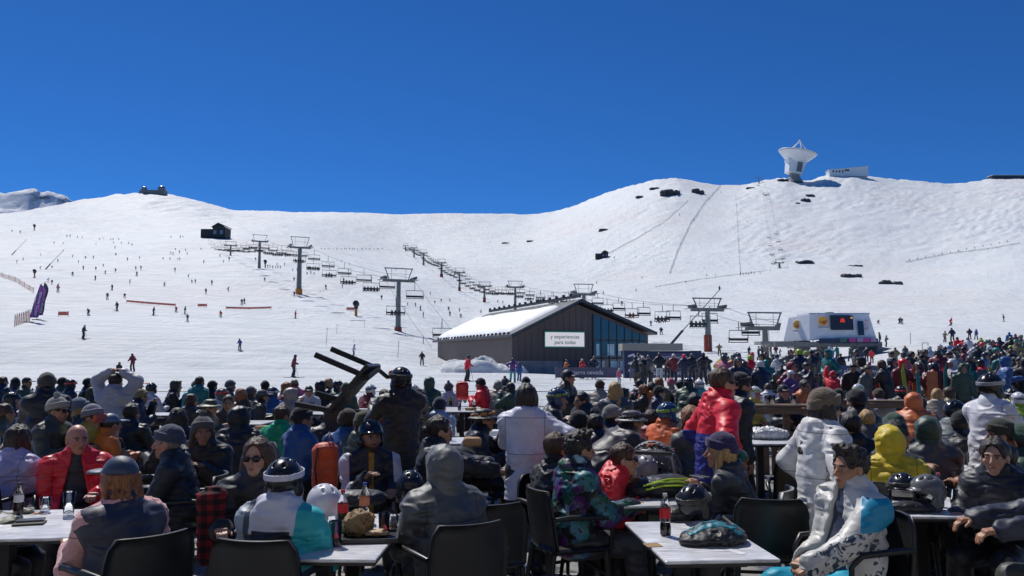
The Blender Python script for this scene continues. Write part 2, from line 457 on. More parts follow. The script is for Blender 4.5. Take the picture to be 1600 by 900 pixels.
# ------------------------------------------------------------------ materials of the place
STEEL = plain('galvanised_steel', (0.30, 0.31, 0.32), 0.42, 0.7, 0.2, 3)
DARKM = plain('dark_steel', (0.055, 0.06, 0.07), 0.5, 0.4, 0.25, 4)
MASTM = plain('weathered_mast', (0.23, 0.23, 0.205), 0.55, 0.2, 0.2, 1.5)
GREYM = plain('grey_paint', (0.17, 0.18, 0.19), 0.5, 0.2, 0.2, 2)
RUST = plain('red_brown_padding', (0.30, 0.055, 0.035), 0.7, 0, 0.3, 2)
ORANGE = plain('orange_padding', (0.62, 0.24, 0.03), 0.7, 0, 0.25, 2)
BLACKP = plain('black_plastic', (0.016, 0.017, 0.02), 0.38, 0, 0.3, 12)
WHITEP = plain('white_paint', (0.78, 0.79, 0.80), 0.45, 0, 0.06, 1.5)
ROOFD = plain('dark_roof_sheet', (0.06, 0.065, 0.075), 0.45, 0.3, 0.25, 1.2)
CONC = plain('concrete', (0.28, 0.275, 0.265), 0.85, 0, 0.25, 1.5, 0.01)
NAVY = plain('navy_panel', (0.018, 0.03, 0.085), 0.45, 0, 0.2, 1.5)
SNOW = MATS['snow']
CLEAN = plain('clean_roof_snow', (.88, .89, .91), .6, 0, .03, .5, .08)
def wood_mat(name, c, s=1.0):
    if name in MATS: return MATS[name]
    m, nt, b = _new(name)
    co = coords(nt, scale=(1.2 * s, 14 * s, 14 * s)); n = N(nt, 'ShaderNodeTexNoise', i_Scale=2.0, i_Detail=8.0, i_Distortion=0.6); nt.links.new(co, n.inputs['Vector'])
    nt.links.new(ramp(nt, n.outputs[0], [(0.3, [x * 0.6 for x in c]), (0.7, [x * 1.25 for x in c])]), b.inputs['Base Color'])
    b.inputs['Roughness'].default_value = 0.7; bump(nt, b, n.outputs[0], 0.4, 0.003)
    MATS[name] = m; return m
WOOD = wood_mat('weathered_wood', (0.16, 0.105, 0.07))
def rock_mat():
    m, nt, b = _new('dark_schist_rock')
    co = coords(nt); n = N(nt, 'ShaderNodeTexNoise', i_Scale=0.5, i_Detail=10.0, i_Roughness=0.7); nt.links.new(co, n.inputs['Vector'])
    geo = N(nt, 'ShaderNodeNewGeometry'); sx = N(nt, 'ShaderNodeSeparateXYZ'); nt.links.new(geo.outputs['Normal'], sx.inputs[0])
    ma = N(nt, 'ShaderNodeMath', operation='MULTIPLY_ADD'); ma.inputs[1].default_value = 0.5; nt.links.new(n.outputs[0], ma.inputs[0]); nt.links.new(sx.outputs['Z'], ma.inputs[2])
    nt.links.new(ramp(nt, ma.outputs[0], [(0.3, (0.06, 0.06, 0.065)), (0.85, (0.15, 0.145, 0.135)), (1.12, (0.2, 0.19, 0.175)), (1.2, (0.85, 0.87, 0.9))]), b.inputs['Base Color'])
    b.inputs['Roughness'].default_value = 0.85; bump(nt, b, n.outputs[0], 1.0, 0.8)
    return m
ROCK = rock_mat()
def rock(px, py, w, h, label, seed, lumps=3):
    """a rock outcrop: w, h are its size in photo pixels where it stands"""
    p = ground_at(px, py + h * 0.4); d = p.y; W, H = w / F * d, h / F * d
    r = random.Random(seed); V, Q = [], []
    n, m = 22, 14
    for k in range(lumps):
        cx = (k - (lumps - 1) / 2) / max(lumps, 1) * W * 0.75; s = r.uniform(.6, 1.1)
        th, ph = np.meshgrid(np.linspace(0, 2 * np.pi, n, endpoint=False), np.linspace(0.02, np.pi - .02, m))
        X, Y, Z = np.sin(ph) * np.cos(th), np.sin(ph) * np.sin(th), np.cos(ph)
        rr = 1 + 0.6 * vn2(X * 1.7 + seed, Y * 1.7 + Z * 1.3 + k * 7, seed) + 0.30 * vn2(X * 5 + Z * 4, Y * 5 - Z * 3 + k, seed + 1)
        P = np.stack([cx + X * rr * W / lumps * 0.95 * s, Y * rr * W / lumps * 0.8 * s, np.clip(Z * rr * 1.25, -1, .8 + .25 * vn2(X * 3, Y * 3, seed)) * H * 0.6 * s + r.uniform(-.15, .1) * H], -1).reshape(-1, 3)
        i = np.arange(n * m).reshape(m, n) + len(V) * n * m
        V.append(P); Q.append(np.stack([i[:-1], np.roll(i[:-1], -1, 1), np.roll(i[1:], -1, 1), i[1:]], -1).reshape(-1, 4))
    o = link('rock_outcrop', mesh_np('rock_outcrop', np.concatenate(V), np.concatenate(Q), ROCK, smooth=False), loc=p)
    tag(o, label, 'rock', 'rocks showing through the snow')
rock(1050, 296, 34, 24, 'largest dark rock crag near the rounded summit of the right hill', 3, 3)
rock(1026, 292, 15, 10, 'small dark crag just downhill and left of the largest summit crag', 4, 2)
rock(1002, 307, 7, 6, 'lone small rock on the summit shoulder, farthest left of the crags', 5, 1)
rock(1095, 297, 16, 13, 'pale half-buried crag between the largest crag and the groomed strip', 6, 2)
rock(945, 358, 16, 6, 'flat dark rock alone on the snowy flank above the small tow hut', 7, 2)
rock(1230, 280, 17, 8, 'dark rock directly below the radio dish', 8, 2)
rock(1272, 305, 9, 6, 'upper rock of the pair below the white summit building', 9, 1)
rock(1265, 311, 13, 9, 'lower rock of the pair below the white summit building', 10, 2)
rock(1252, 316, 6, 5, 'tiny rock beside the pair below the white summit building', 14, 1)
rock(1259, 407, 18, 12, 'single grey boulder beside the small lift at the foot of the right hill', 11, 1)
rock(1334, 428, 34, 13, 'broad dark outcrop above the white lift station, left one of two', 12, 4)
rock(1393, 439, 40, 12, 'flat dark outcrop above the white lift station, right one of two', 13, 5)
rock(1339, 414, 17, 4, 'thin dark rock sliver just above the broad outcrop', 15, 2)
rock(1178, 293, 8, 4, 'thin dark rock beside the summit lift tower', 16, 1)
rock(790, 379, 9, 3, 'small dark rock on the far snowfield under the saddle', 17, 2)
rock(829, 376, 9, 4, 'dark rock on the far snowfield right of the smaller saddle rock', 18, 1)

# ------------------------------------------------------------------ summit buildings
def build_dish():
    b0 = at(1241, 278, 850); b0.z = gz(b0.x, 850) - 2
    s = 850 / F * 58                                    # dish diameter
    t = empty('radio_telescope', b0, 0, 'huge white radio telescope dish on the right hilltop', 'telescope')
    MB().lathe([(s * .24, 0), (s * .2, s * .07), (s * .13, s * .2), (s * .12, s * .34)], 24).build('pedestal', CONC, t)
    tilt = Matrix.Rotation(R(11), 3, 'Y') @ Matrix.Rotation(R(3), 3, 'X')
    c = Vector((s * .07, 0, s * .62))
    yk = MB()
    yk.prism([tilt @ Vector((x * s, -s * .19, z * s)) + c for x, z in ((-.20, -.36), (.17, -.40), (.22, -.10), (.26, -.02), (-.27, -.02), (-.23, -.10))], tilt @ Vector((0, s * .38, 0)))
    yk.build('support_house', WHITEP, t)
    MB().box(c + tilt @ Vector((s * .06, -s * .2, -s * .2)), (s * .13, s * .03, s * .26), tilt).build('stair_tower', GREYM, t)
    prof = [(0.02 * s, 0.0)] + [(r * s, 0.30 * (r / .5) ** 2 * s * .62) for r in (.1, .2, .3, .4, .46, .5)]
    inner = [(r, z + .012 * s) for r, z in reversed(prof)]
    MB().lathe(prof + [(0.51 * s, prof[-1][1]), (0.51 * s, prof[-1][1] + .014 * s)] + inner, 40, c + tilt @ Vector((0, 0, s * .03)), tilt, caps=False).build('dish', WHITEP, t)
    bk = MB().lathe([(.2 * s, -.07 * s), (.30 * s, -.01 * s), (.495 * s, .185 * s)], 32, c + tilt @ Vector((0, 0, s * .01)), tilt, caps=False); bk.build('back_shell', WHITEP, t)
    top = c + tilt @ Vector((0, 0, s * .55))
    for a in (45, 135, 225, 315):
        MB().tube([c + tilt @ Vector((math.cos(R(a)) * s * .40, math.sin(R(a)) * s * .40, s * .15)), top], s * .013, 6).build('feed_leg', WHITEP, t)
    MB().lathe([(s * .03, -s * .02), (s * .04, 0), (s * .02, s * .03)], 12, top, tilt).build('subreflector', WHITEP, t)
build_dish()
def summit_block(name, x0, x1, ytop, ybot, d, mat, label, windows=(), slope=0, depth=10):
    a = at(x0, ybot, d); b = at(x1, ybot, d); W = b.x - a.x; H = z_of(ytop, d) - z_of(ybot, d)
    t = empty(name, ((a.x + b.x) / 2, d, a.z - 3), 0, label, 'building')
    MB().prism([(-W / 2, 0, 0), (W / 2, 0, 0), (W / 2, 0, H + 3), (-W / 2, 0, H + 3 - slope)], (0, depth, 0)).build('wall', mat, t)
    for wx, wz, ww, wh in windows: MB().box((wx * W, -.02, 3 + wz * H), (ww * W, .3, wh * H)).build('window', plain('dark_window', (0.03, 0.04, 0.05), 0.2), t)
    MB().prism([(-W / 2 - .5, -.6, H + 3 - slope), (W / 2 + .5, -.6, H + 3.02), (W / 2 + .5, -.6, H + 3.5), (-W / 2 - .5, -.6, H + 3.5 - slope)], (0, depth + 1.2, 0)).build('roof', plain('pale_roof', (.6, .6, .6), .5), t)
    return t
summit_block('summit_building', 1296, 1357, 260, 271, 862, WHITEP, 'long white building on the ridge right of the radio dish', [(-.4 + .08 * i, .3, .035, .3) for i in range(4)] + [(-.05, .45, .12, .22)], slope=4)
summit_block('dark_ridge_building', 1551, 1640, 274, 281, 930, ROOFD, 'low dark roofed building on the far right ridge', [(-.2, .5, .5, .2)])
def observatory():
    a = at(219, 303, 840); b = at(258, 303, 840); z = gz((a.x + b.x) / 2, 840)
    t = empty('observatory', ((a.x + b.x) / 2, 842, z - 1), 0, 'twin-domed observatory on the left hilltop', 'building')
    W = b.x - a.x; g = plain('grey_stone_wall', (.22, .21, .2), .8)
    MB().box((0, 0, 2.5), (W, 8, 5)).build('wall', g, t)
    for x, r in ((-W * .36, 2.9), (W * .34, 3.9)):
        MB().lathe([(r, 0), (r, 2.2)], 20, (x, -1, 4.5)).build('drum', g, t)
        MB().lathe([(r * math.cos(k), r * math.sin(k) * .9) for k in np.linspace(0, 1.5, 8)], 20, (x, -1, 6.7)).build('dome', plain('dome_metal', (.4, .42, .45), .3, .8), t)
observatory()

# ------------------------------------------------------------------ the brown gabled building
def big_building():
    fl, d1 = Vector((0.0, 80.0)), 0
    ax = Vector((-11.2, 30.0)).normalized(); ay = Vector((ax.y, -ax.x))        # ax: along the ridge, ay: along the gable, left to right
    zb = -0.6
    WALL = plain('brown_cladding', (0.11, 0.078, 0.070), 0.55, 0, 0.15, 0.6)
    GL = plain('blue_curtain_glass', (0.018, 0.05, 0.085), 0.06, 0.0, 0.3, 0.2, Specular_IOR_Level=0.9)
    t = empty('gabled_lodge', (0, 80, 0), 0, 'brown gabled lodge with a snow-covered roof, glazed corner and lit screen', 'building')
    W, L, xr = 15.4, 28.0, 7.2
    zl, zr, zt = 3.9, 4.35, 7.35
    def P(a, l, z): q = ay * a + ax * l; return Vector((q.x, q.y, z))
    MB().prism([P(0, 0, zb), P(W, 0, zb), P(W, 0, zr), P(xr, 0, zt), P(0, 0, zl)], P(0, L, 0) - P(0, 0, 0)).build('wall', WALL, t)
    # standing seams of the cladding on the gable
    for k in range(1, 13):
        a = k * 0.7
        top = zl + (zt - zl) * min(a, xr) / xr if a <= xr else zt + (zr - zt) * (a - xr) / (W - xr)
        MB().bar(P(a, -.02, 1.7), P(a, -.02, top - .2), .03, .03).build('cladding_seam', WALL, t)
    MB().prism([P(-.05, -.06, zb), P(5.4, -.06, zb), P(5.4, -.06, 1.55), P(-.05, -.06, 1.55)], P(0, -.08, 0) - P(0, 0, 0)).build('plinth', CONC, t)
    # roof planes
    for nm, a0, z0, a1, z1 in (('roof', -.45, zl - .02, xr, zt + .22), ('roof', xr, zt + .22, W + .55, zr - .08)):
        MB().prism([P(a0, -1.0, z0), P(a1, -1.0, z1), P(a1, -1.0, z1 + .28), P(a0, -1.0, z0 + .28)], P(0, L + 2, 0) - P(0, 0, 0)).build(nm, ROOFD, t)
    # snow lying on the left roof plane, with a lumpy rounded edge, and a strip on the right one
    def roof_snow(a0, z0, a1, z1, l0, l1, nm, seed):
        n, m = 40, 60; th = []
        A, Lg = np.meshgrid(np.linspace(0, 1, n), np.linspace(0, 1, m))
        ed = np.minimum(np.minimum(A, 1 - A) * (a1 - a0) / 1.0, np.minimum(Lg, 1 - Lg) * (l1 - l0) / 1.0)
        h = 0.40 * np.sqrt(np.clip(ed * 1.4, 0, 1)) + 0.10 * vn2(A * 3, Lg * 5, seed) * np.clip(ed, 0, 1)
        wob = 0.5 * vn2(Lg * 14, A * 0 + 3, seed + 1)
        V = []
        for i in range(m):
            for j in range(n):
                aa = a0 + (a1 - a0) * A[i, j] + wob[i, j] * (1 - A[i, j]) * 1.4 + wob[i, j] * A[i, j] * .8; ll = l0 + (l1 - l0) * Lg[i, j]
                zz = z0 + (z1 - z0) * ((aa - a0) / (a1 - a0)) + max(h[i, j], 0)
                V.append(P(aa, ll, zz))
        i = np.arange(n * m).reshape(m, n)
        Q = np.stack([i[:-1, :-1], i[:-1, 1:], i[1:, 1:], i[1:, :-1]], -1).reshape(-1, 4)
        o = link(nm, mesh_np(nm, np.array(V), Q, CLEAN), t)
    k = (zt + .5 - (zl + .26)) / (xr + .45)
    roof_snow(-.2, zl + .26 + .25 * k, 5.7, zl + .26 + 6.15 * k, 1.6, L + .5, 'roof_snow', 21)
    k2 = (zr + .2 - (zt + .5)) / (W + .55 - xr)
    roof_snow(xr + 3.6, zt + .5 + 3.6 * k2, W + .4, zr + .2 - .15 * k2, 1.6, L - 1, 'roof_snow', 31)
    # ridge rail and its stubs, snow guards along the eave
    rz = zt + .5
    MB().bar(P(xr, -.6, rz + .32), P(xr, L, rz + .32), .22, .3).build('ridge_cap', ROOFD, t)
    for i in range(15): MB().box(P(xr - .3, 1 + i * 1.85, rz + .5), (.28, .28, .3)).build('ridge_stub', DARKM, t)
    for i in range(22): MB().box(P(-.3, .2 + i * 1.25, zl + .33), (.25, .25, .4)).build('snow_guard', DARKM, t)
    # glazed corner
    g0, g1 = 8.9, W - .15
    n = 7
    for i in range(n):
        a0 = g0 + (g1 - g0) * i / n + .06; a1 = g0 + (g1 - g0) * (i + 1) / n - .06
        def tz(a): return zt + (zr - zt) * (a - xr) / (W - xr) - .35
        for z0, z1f in ((0.2, lambda a: 1.75), (1.9, lambda a: min(3.6, tz(a))), (3.75, tz)):
            if z1f(a1) < z0 + .1: continue
            MB().prism([P(a0, -.05, z0), P(a1, -.05, z0), P(a1, -.05, z1f(a1)), P(a0, -.05, z1f(a0))], P(0, -.05, 0) - P(0, 0, 0)).build('window_pane', GL, t)
        MB().bar(P(a0 - .06, -.1, .1), P(a0 - .06, -.1, tz(a0) - .02), .1, .12).build('mullion', DARKM, t)
    for i, (a, z, w, h) in enumerate(((9.35, 1.0, .35, 1.1), (10.0, 1.0, .3, 1.1), (11.3, 1.0, .9, 1.1), (12.1, 1.0, .3, 1.0), (9.4, 2.7, .35, 1.2), (10.9, 2.7, .8, 1.2), (11.9, 2.7, .3, 1.2), (13.2, 2.75, .4, 1.3), (13.8, 2.75, .35, 1.3), (14.6, 2.75, .6, 1.3), (15.3, 2.8, .3, 1.1))):  # reflections in the glazing, painted as pale panels in front of it
        MB().prism([P(a - w / 2, -.13, z - h / 2), P(a + w / 2, -.13, z - h / 2), P(a + w / 2, -.13, z + h / 2), P(a - w / 2, -.13, z + h / 2)], P(0, -.02, 0) - P(0, 0, 0)).build('painted_reflection', plain('pane_reflection_paint', (.62, .74, .70), .12, 0, .3, 1.0), t)
    # screen
    sa, sz, sw, sh = 5.65, 3.72, 4.3, 1.42
    MB().prism([P(sa - sw / 2 - .12, -.1, sz - sh / 2 - .12), P(sa + sw / 2 + .12, -.1, sz - sh / 2 - .12), P(sa + sw / 2 + .12, -.1, sz + sh / 2 + .12), P(sa - sw / 2 - .12, -.1, sz + sh / 2 + .12)], P(0, -.1, 0) - P(0, 0, 0)).build('screen_frame', plain('green_frame', (.02, .32, .16), .4), t)
    scr = MB().prism([P(sa - sw / 2, -.2, sz - sh / 2), P(sa + sw / 2, -.2, sz - sh / 2), P(sa + sw / 2, -.2, sz + sh / 2), P(sa - sw / 2, -.2, sz + sh / 2)], P(0, -.06, 0) - P(0, 0, 0)).build('screen', emit('screen_glow', (.70, .68, .74), .78), t)
    rz_ = math.atan2(ay.y, ay.x)
    tg = plain('green_letter', (.03, .30, .20), .5)
    for j, w in enumerate(('y experiencias', 'para todas')):
        text(w, .56, tg, scr, P(sa, -.28, sz + .26 - .56 * j), (math.pi / 2, 0, rz_), 'lettering', .006, .002)
    MB().prism([P(5.6, -.06, zb), P(7.4, -.06, zb), P(7.4, -.06, 1.6), P(5.6, -.06, 1.6)], P(0, -.04, 0) - P(0, 0, 0)).build('door', DARKM, t)
    # drift of ploughed snow against the side wall
    n = 60; X, Y = np.meshgrid(np.linspace(-1, 1, n), np.linspace(-1, 1, n))
    c = at(757, 580, 75)
    rr_ = X ** 2 + Y ** 2 + .25 * vn2(X * 2.3 + 5, Y * 2.3, 44)
    h = 1.75 * np.clip(1 - rr_, 0, 1) ** .42 * (.8 + .7 * vn2(X * 2.2, Y * 2.2, 45) - .25 * X) + (.55 * vn2(X * 5, Y * 5, 40) + .3 * vn2(X * 12, Y * 12, 41)) * np.clip(1.1 - rr_, 0, 1)
    V = np.stack([c.x - .2 + X * 4.4, c.y + 3 + Y * 3.4, np.where(rr_ < 1.02, h - .1, -.5) + gz(c.x, c.y)], -1).reshape(-1, 3)
    i = np.arange(n * n).reshape(n, n); Q = np.stack([i[:-1, :-1], i[:-1, 1:], i[1:, 1:], i[1:, :-1]], -1).reshape(-1, 4)
    tag(link('snow_pile', mesh_np('snow_pile', V, Q, SNOW)), 'ploughed heap of snow against the side of the brown lodge', 'snow pile')
big_building()

# entrance portal, info column and fence banners between the lodge and the lift
PURP = plain('slate_banner', (0.105, 0.10, 0.15), 0.6, 0, .15, 1)
WHT = plain('white_print', (.75, .75, .78), .6)
def portal():
    d = 62; a = at(975, 590, d); b = at(1096, 590, d); t = empty('ticket_gate_portal', (a.x, d, gz(a.x, d)), 0, 'dark blue entrance portal with sign beam beside the lodge', 'portal')
    W = b.x - a.x; z0 = gz(a.x, d); top = z_of(548, d) - z0
    for x, w in ((.55, 1.15), (W - .45, .8)): MB().box((x, 0, top / 2), (w, .8, top), bev=.02).build('pillar', NAVY, t)
    MB().box((W / 2, 0, top - .55), (W - .1, .7, 1.05), bev=.02).build('beam', NAVY, t)
    MB().box((W * .62, -.4, top - .5), (W * .34, .1, .62)).build('sign_panel', plain('lilac_sign', (.10, .08, .16), .4), t)
    text('sierra nevada', .42, WHT, t, (W * .62, -.47, top - .5), (math.pi / 2, 0, 0), 'lettering', 0, .002)
    MB().box((W * .36, .6, top + .28), (4.6, 2.2, .55)).build('canopy', plain('beige_canopy', (.33, .30, .26), .7), t)
    for k in range(4):
        MB().prism([(.25, -.41, .5 + k * .55), (.8, -.41, .62 + k * .55), (.72, -.41, .78 + k * .55), (.3, -.41, .66 + k * .55)], (0, -.01, 0)).build('printed_mark', WHT, t)
portal()
def banner_fence(px0, px1, ytop, ybot, d, label, mat, word=None, size=.4):
    a = at(px0, ybot, d); b = at(px1, ybot, d); W = b.x - a.x; H = z_of(ytop, d) - z_of(ybot, d)
    t = empty('banner_fence', ((a.x + b.x) / 2, d, a.z), 0, label, 'banner', 'printed banners on the queue fences')
    n = max(2, int(W / 2))
    cl = MB(); V = [(-W / 2 + W * i / n, .04 * (i % 2), z) for i in range(n + 1) for z in (0.08, H)]
    cl.add(V, [(2 * i, 2 * i + 2, 2 * i + 3, 2 * i + 1) for i in range(n)]); cl.build('cloth', mat, t)
    gzz = gz((a.x + b.x) / 2, d) if d >= V0 else 0
    for i in range(n + 1): MB().tube([(-W / 2 + W * i / n, .08, gzz - a.z - .1), (-W / 2 + W * i / n, .08, H + .05)], .025, 6).build('post', STEEL, t)
    if word: text(word, size, WHT, t, (W * .0, -.02, H * .55), (math.pi / 2, 0, 0), 'lettering', .004, .003)
banner_fence(868, 968, 574, 592, 57, 'slate banner fence in front of the glazed lodge corner', PURP, 'sierra nevada', .42)
banner_fence(985, 1112, 575, 592, 55, 'slate banner fence below the entrance portal', PURP, 'sierra nevada', .45)
banner_fence(1308, 1402, 571, 592, 33, 'bluish sierra nevada banner in the lift queue below the white station', plain('blue_banner', (.09, .12, .24), .6), 'sierra nevada', .36)
banner_fence(1404, 1480, 571, 594, 34, 'pale grey banner beside the bluish one in the lift queue', plain('grey_banner', (.2, .22, .3), .6))

# ------------------------------------------------------------------ chairlifts
def tower(base, ztop, armw, along, label, pad, group, parts=True, pad_h=1.8):
    """lift tower: base point, height of the cables, width between them, direction of the line"""
    h = ztop - base.z; s = h / 11.0 if h > 6 else .7
    rz = math.atan2(along.y, along.x) - math.pi / 2
    t = empty('lift_tower', base, rz, label, 'lift tower', group)
    r = .5 * max(s, .75) * (1.5 if base.y > 400 else 1.0)
    MB().tube([(0, 0, -1), (0, 0, h - .35)], [r * 1.25, r * .85], 14).build('mast', MASTM, t)
    if pad: MB().tube([(0, 0, -.3), (0, 0, pad_h)], [r * 1.6, r * 1.55], 12).build('crash_pad', pad, t)
    MB().box((0, 0, h - .25), (armw + .5, .5 * s + .1, .5)).build('crossarm', MASTM, t)
    up = 2.1 * s + .2
    for x in (-1, 1):
        MB().bar((x * armw * .33, 0, h - .1), (x * armw * .47, 0, h + up), .14, .14).build('gantry_post', GREYM, t)
        sh = MB(); tilt = 0.06
        sh.bar((x * armw / 2, -2.2 * s, h + .1 - tilt), (x * armw / 2, 2.2 * s, h + .1 + tilt), .16, .3)
        t_s = sh.build('sheave_beam', DARKM, t)
        if parts:
            for k in range(8):
                MB().lathe([(.2 * s + .05, -.06), (.2 * s + .05, .06)], 10, (x * armw / 2 + .16 * x, (-1.9 + k * .543) * s, h + .28), Matrix.Rotation(math.pi / 2, 3, 'Y')).build('sheave_wheel', DARKM, t_s)
            MB().box((x * (armw / 2 + .55), 0, h - .12), (.6, 4.2 * s, .05)).build('walkway', STEEL, t)
    MB().bar((-armw * .5, 0, h + up), (armw * .5, 0, h + up), .2, .18).build('gantry_beam', GREYM, t)
    if parts:
        for x in (-.2, .2): MB().bar((x, -r - .25, .5), (x, -r * .7 - .25, h), .05, .05).build('ladder_rail', STEEL, t)
        for k in range(int(h / .9)): MB().bar((-.2, -r - .22 + k * .012, 1 + k * .85), (.2, -r - .22 + k * .012, 1 + k * .85), .035, .035).build('ladder_rung', STEEL, t)
        for x in (-.25, .25): MB().bar((x * armw, 0, h), (x * armw, 0, h + up), .05, .05).build('gantry_rail', STEEL, t)
        MB().bar((-armw * .4, 0, h + up * .5), (armw * .4, 0, h + up * .5), .05, .05).build('gantry_rail', STEEL, t)
    return t
def chair_mesh(w, drop):
    P_ = {}
    fr = MB()
    fr.tube([(0, 0, 0), (0, -.12, -.5), (0, -.1, -drop + 1.55)], .05, 6)
    P_['hanger'] = fr
    f2 = MB()
    f2.tube([(-w / 2, .05, -drop + .0), (-w / 2, -.1, -drop + 1.5), (w / 2, -.1, -drop + 1.5), (w / 2, .05, -drop + .0)], .06, 6)
    f2.tube([(-w / 2, .05, -drop), (w / 2, .05, -drop)], .05, 6)
    f2.tube([(-w / 2, -.3, -drop + .55), (-w / 2, .5, -drop + .5), (w / 2, .5, -drop + .5), (w / 2, -.3, -drop + .55)], .035, 6)
    P_['frame'] = f2
    P_['seat'] = MB().box((0, .25, -drop), (w * .97, .5, .10), bev=.03)
    P_['backrest'] = MB().box((0, -.04, -drop + .36), (w * .97, .07, .30), Matrix.Rotation(.15, 3, 'X'), bev=.02)
    return P_
def _chair_set(w, drop):
    P_ = chair_mesh(w, drop)
    ms = {k: v.mesh(k, {'hanger': DARKM, 'frame': DARKM, 'seat': BLACKP, 'backrest': BLACKP}[k]) for k, v in P_.items()}
    one = MB()
    for v in P_.values(): one.add(v.v, v.f)
    return ms, one.mesh('lift_chair', DARKM)
def catenary(a, b, t, sag): p = a.lerp(b, t); p.z -= 4 * sag * t * (1 - t); return p
def lift_line(nodes, armw, spacing, chair_w, drop, name, clabel, glabel, detail_d, riders, phase=0.3):
    """nodes: cable points on the line's axis; chairs hang on both sides"""
    ms, one = _chair_set(chair_w, drop)
    out = []
    for side in (-1, 1):
        pts = []; 
        for i in range(len(nodes) - 1):
            a, b = nodes[i], nodes[i + 1]; n = 10; sag = (b - a).length * .012
            al = (b - a); off = Vector((al.y, -al.x, 0)).normalized() * (armw / 2 * side)
            for k in range(n): pts.append(catenary(a, b, k / n, sag) + off)
        pts.append(nodes[-1] + off)
        c = MB().tube(pts, .03, 5).build('haul_cable', DARKM); tag(c, clabel % ('left-hand' if side < 0 else 'right-hand'), 'cable')
        L = 0; nxt = spacing * (phase if side < 0 else phase + .45)
        for i in range(len(pts) - 1):
            a, b = pts[i], pts[i + 1]; l = (b - a).length
            while nxt < L + l:
                p = a.lerp(b, (nxt - L) / l); out.append((p, math.atan2((b - a).y, (b - a).x) - math.pi / 2 + (0 if side < 0 else math.pi), side)); nxt += spacing
            L += l
    out.sort(key=lambda q: q[0].y)
    res = []
    for p, rz, side in out:
        if p.y < detail_d:
            o = empty('lift_chair', p, rz)
            for k, m in ms.items(): link(k, m, o)
        else: o = link('lift_chair', one, None, p, (0, 0, rz))
        res.append((o, p, rz, side))
    return res
G1, G2, G3 = 'towers of the six-seat lift on the left', 'towers of the long crowded lift in the middle', 'towers of the small lift up the right hill'
def ax_nodes(spec): return [Vector((xat(px, y, d), d, z_of(y, d))) for px, y, d in spec]
L1 = ax_nodes([(704, 545, 122), (622, 434, 150), (467, 384, 235), (405, 375, 305), (360, 382, 388), (333, 374, 462)])
al = Vector((-.43, .9, 0))
for i, (px, yb, d, lab, pad) in enumerate(((622, 516, 150, 'nearest and tallest lift tower, left of the brown lodge, with crossarm shadow on the snow', RUST), (467, 457, 235, 'second lift tower of the left lift, with an orange padded foot', ORANGE),
        (405, 417, 305, 'third lift tower of the left lift, beside a small snow gun', None), (360, 403, 388, 'farthest lift tower of the left lift, just below the dark hut', None))):
    x = xat(px, yb, d); tower(Vector((x, d, gz(x, d))), L1[i + 1].z - .3, 5.6, al, lab, pad, G1, i < 2, .7 if i == 0 else 1.6)
LIFT1 = lift_line(L1, 5.6, 18.0, 3.3, 3.1, 'left', '%s haul cable of the six-seat lift on the left slope', G1, 330, True)
L2s = [(1300, 505, 86), (1195, 506, 99), (1105, 478, 117), (912, 456, 176), (805, 446, 250), (757, 445, 309), (718, 424, 381), (690, 409, 458), (662, 394, 575), (647, 386, 665), (634, 383, 767)]
L2 = ax_nodes(L2s)
al2 = Vector((-.2, .98, 0))
names2 = ['low lift tower right beside the white lift station', 'lift tower with red padded foot between the lodge and the white station', 'lift tower rising straight behind the lodge roof peak',
          'lift tower left of the lodge roof peak, nearest of the receding row', 'second tower of the receding row left of the lodge peak', 'third tower of the receding row up the middle snowfield, red foot',
          'fourth tower of the receding row up the middle snowfield', 'fifth tower of the receding row up the middle snowfield', 'sixth tower of the receding row, next to last', 'last and smallest tower at the top of the receding row']
for i, (px, y, d) in enumerate(L2s[1:]):
    p = L2[i + 1]; tower(Vector((p.x, d, gz(p.x, d))), p.z - .3, 4.6 if i < 3 else 4.9, al2, names2[i], RUST if i in (1, 4, 5, 6) else None, G2, i < 4, 2.4 if i == 1 else 1.8)
LIFT2 = lift_line(L2, 4.6, 13.5, 2.5, 2.6, 'mid', '%s haul cable of the crowded lift in the middle', G2, 200, True, .2)
L3 = ax_nodes([(1218, 410, 430), (1197, 303, 760), (1186, 278, 850)])
for i, (px, yb, d, lab) in enumerate(((1218, 421, 430, 'small lift tower beside the boulder at the foot of the right hill'), (1197, 322, 760, 'slim lift tower high on the right hill below the skyline'), (1186, 291, 850, 'lift tower standing on the skyline left of the dish'))):
    x = xat(px, yb, d); tower(Vector((x, d, gz(x, d))), L3[i].z, 4.6 + i, Vector((-.05, 1, 0)), lab, None, G3, False)
LIFT3 = lift_line(L3, 5.5, 38, 2.6, 2.4, 'right', '%s haul cable of the lift up the right hill', G3, 0, False)
ORD = 'first second third fourth fifth sixth seventh eighth ninth tenth eleventh twelfth thirteenth fourteenth fifteenth sixteenth seventeenth eighteenth nineteenth twentieth'.split()
for k, (LL, nm, grp) in enumerate(((LIFT1, 'six-seat chair of the left lift', 'chairs of the left lift'), (LIFT2, 'chair of the crowded middle lift', 'chairs of the middle lift'), (LIFT3, 'chair of the lift up the right hill', 'chairs of the right hill lift'))):
    cnt = {-1: 0, 1: 0}
    for o, p, rz, side in LL:
        i = cnt[side]; cnt[side] += 1
        sd = 'left' if side < 0 else 'right'
        if k < 2 and i < 20: lab = f'{nm}, {ORD[i]} nearest on the {sd} cable'
        else: lab = f'tiny distant {nm}, far up the line'
        tag(o, lab, 'lift chair', grp)

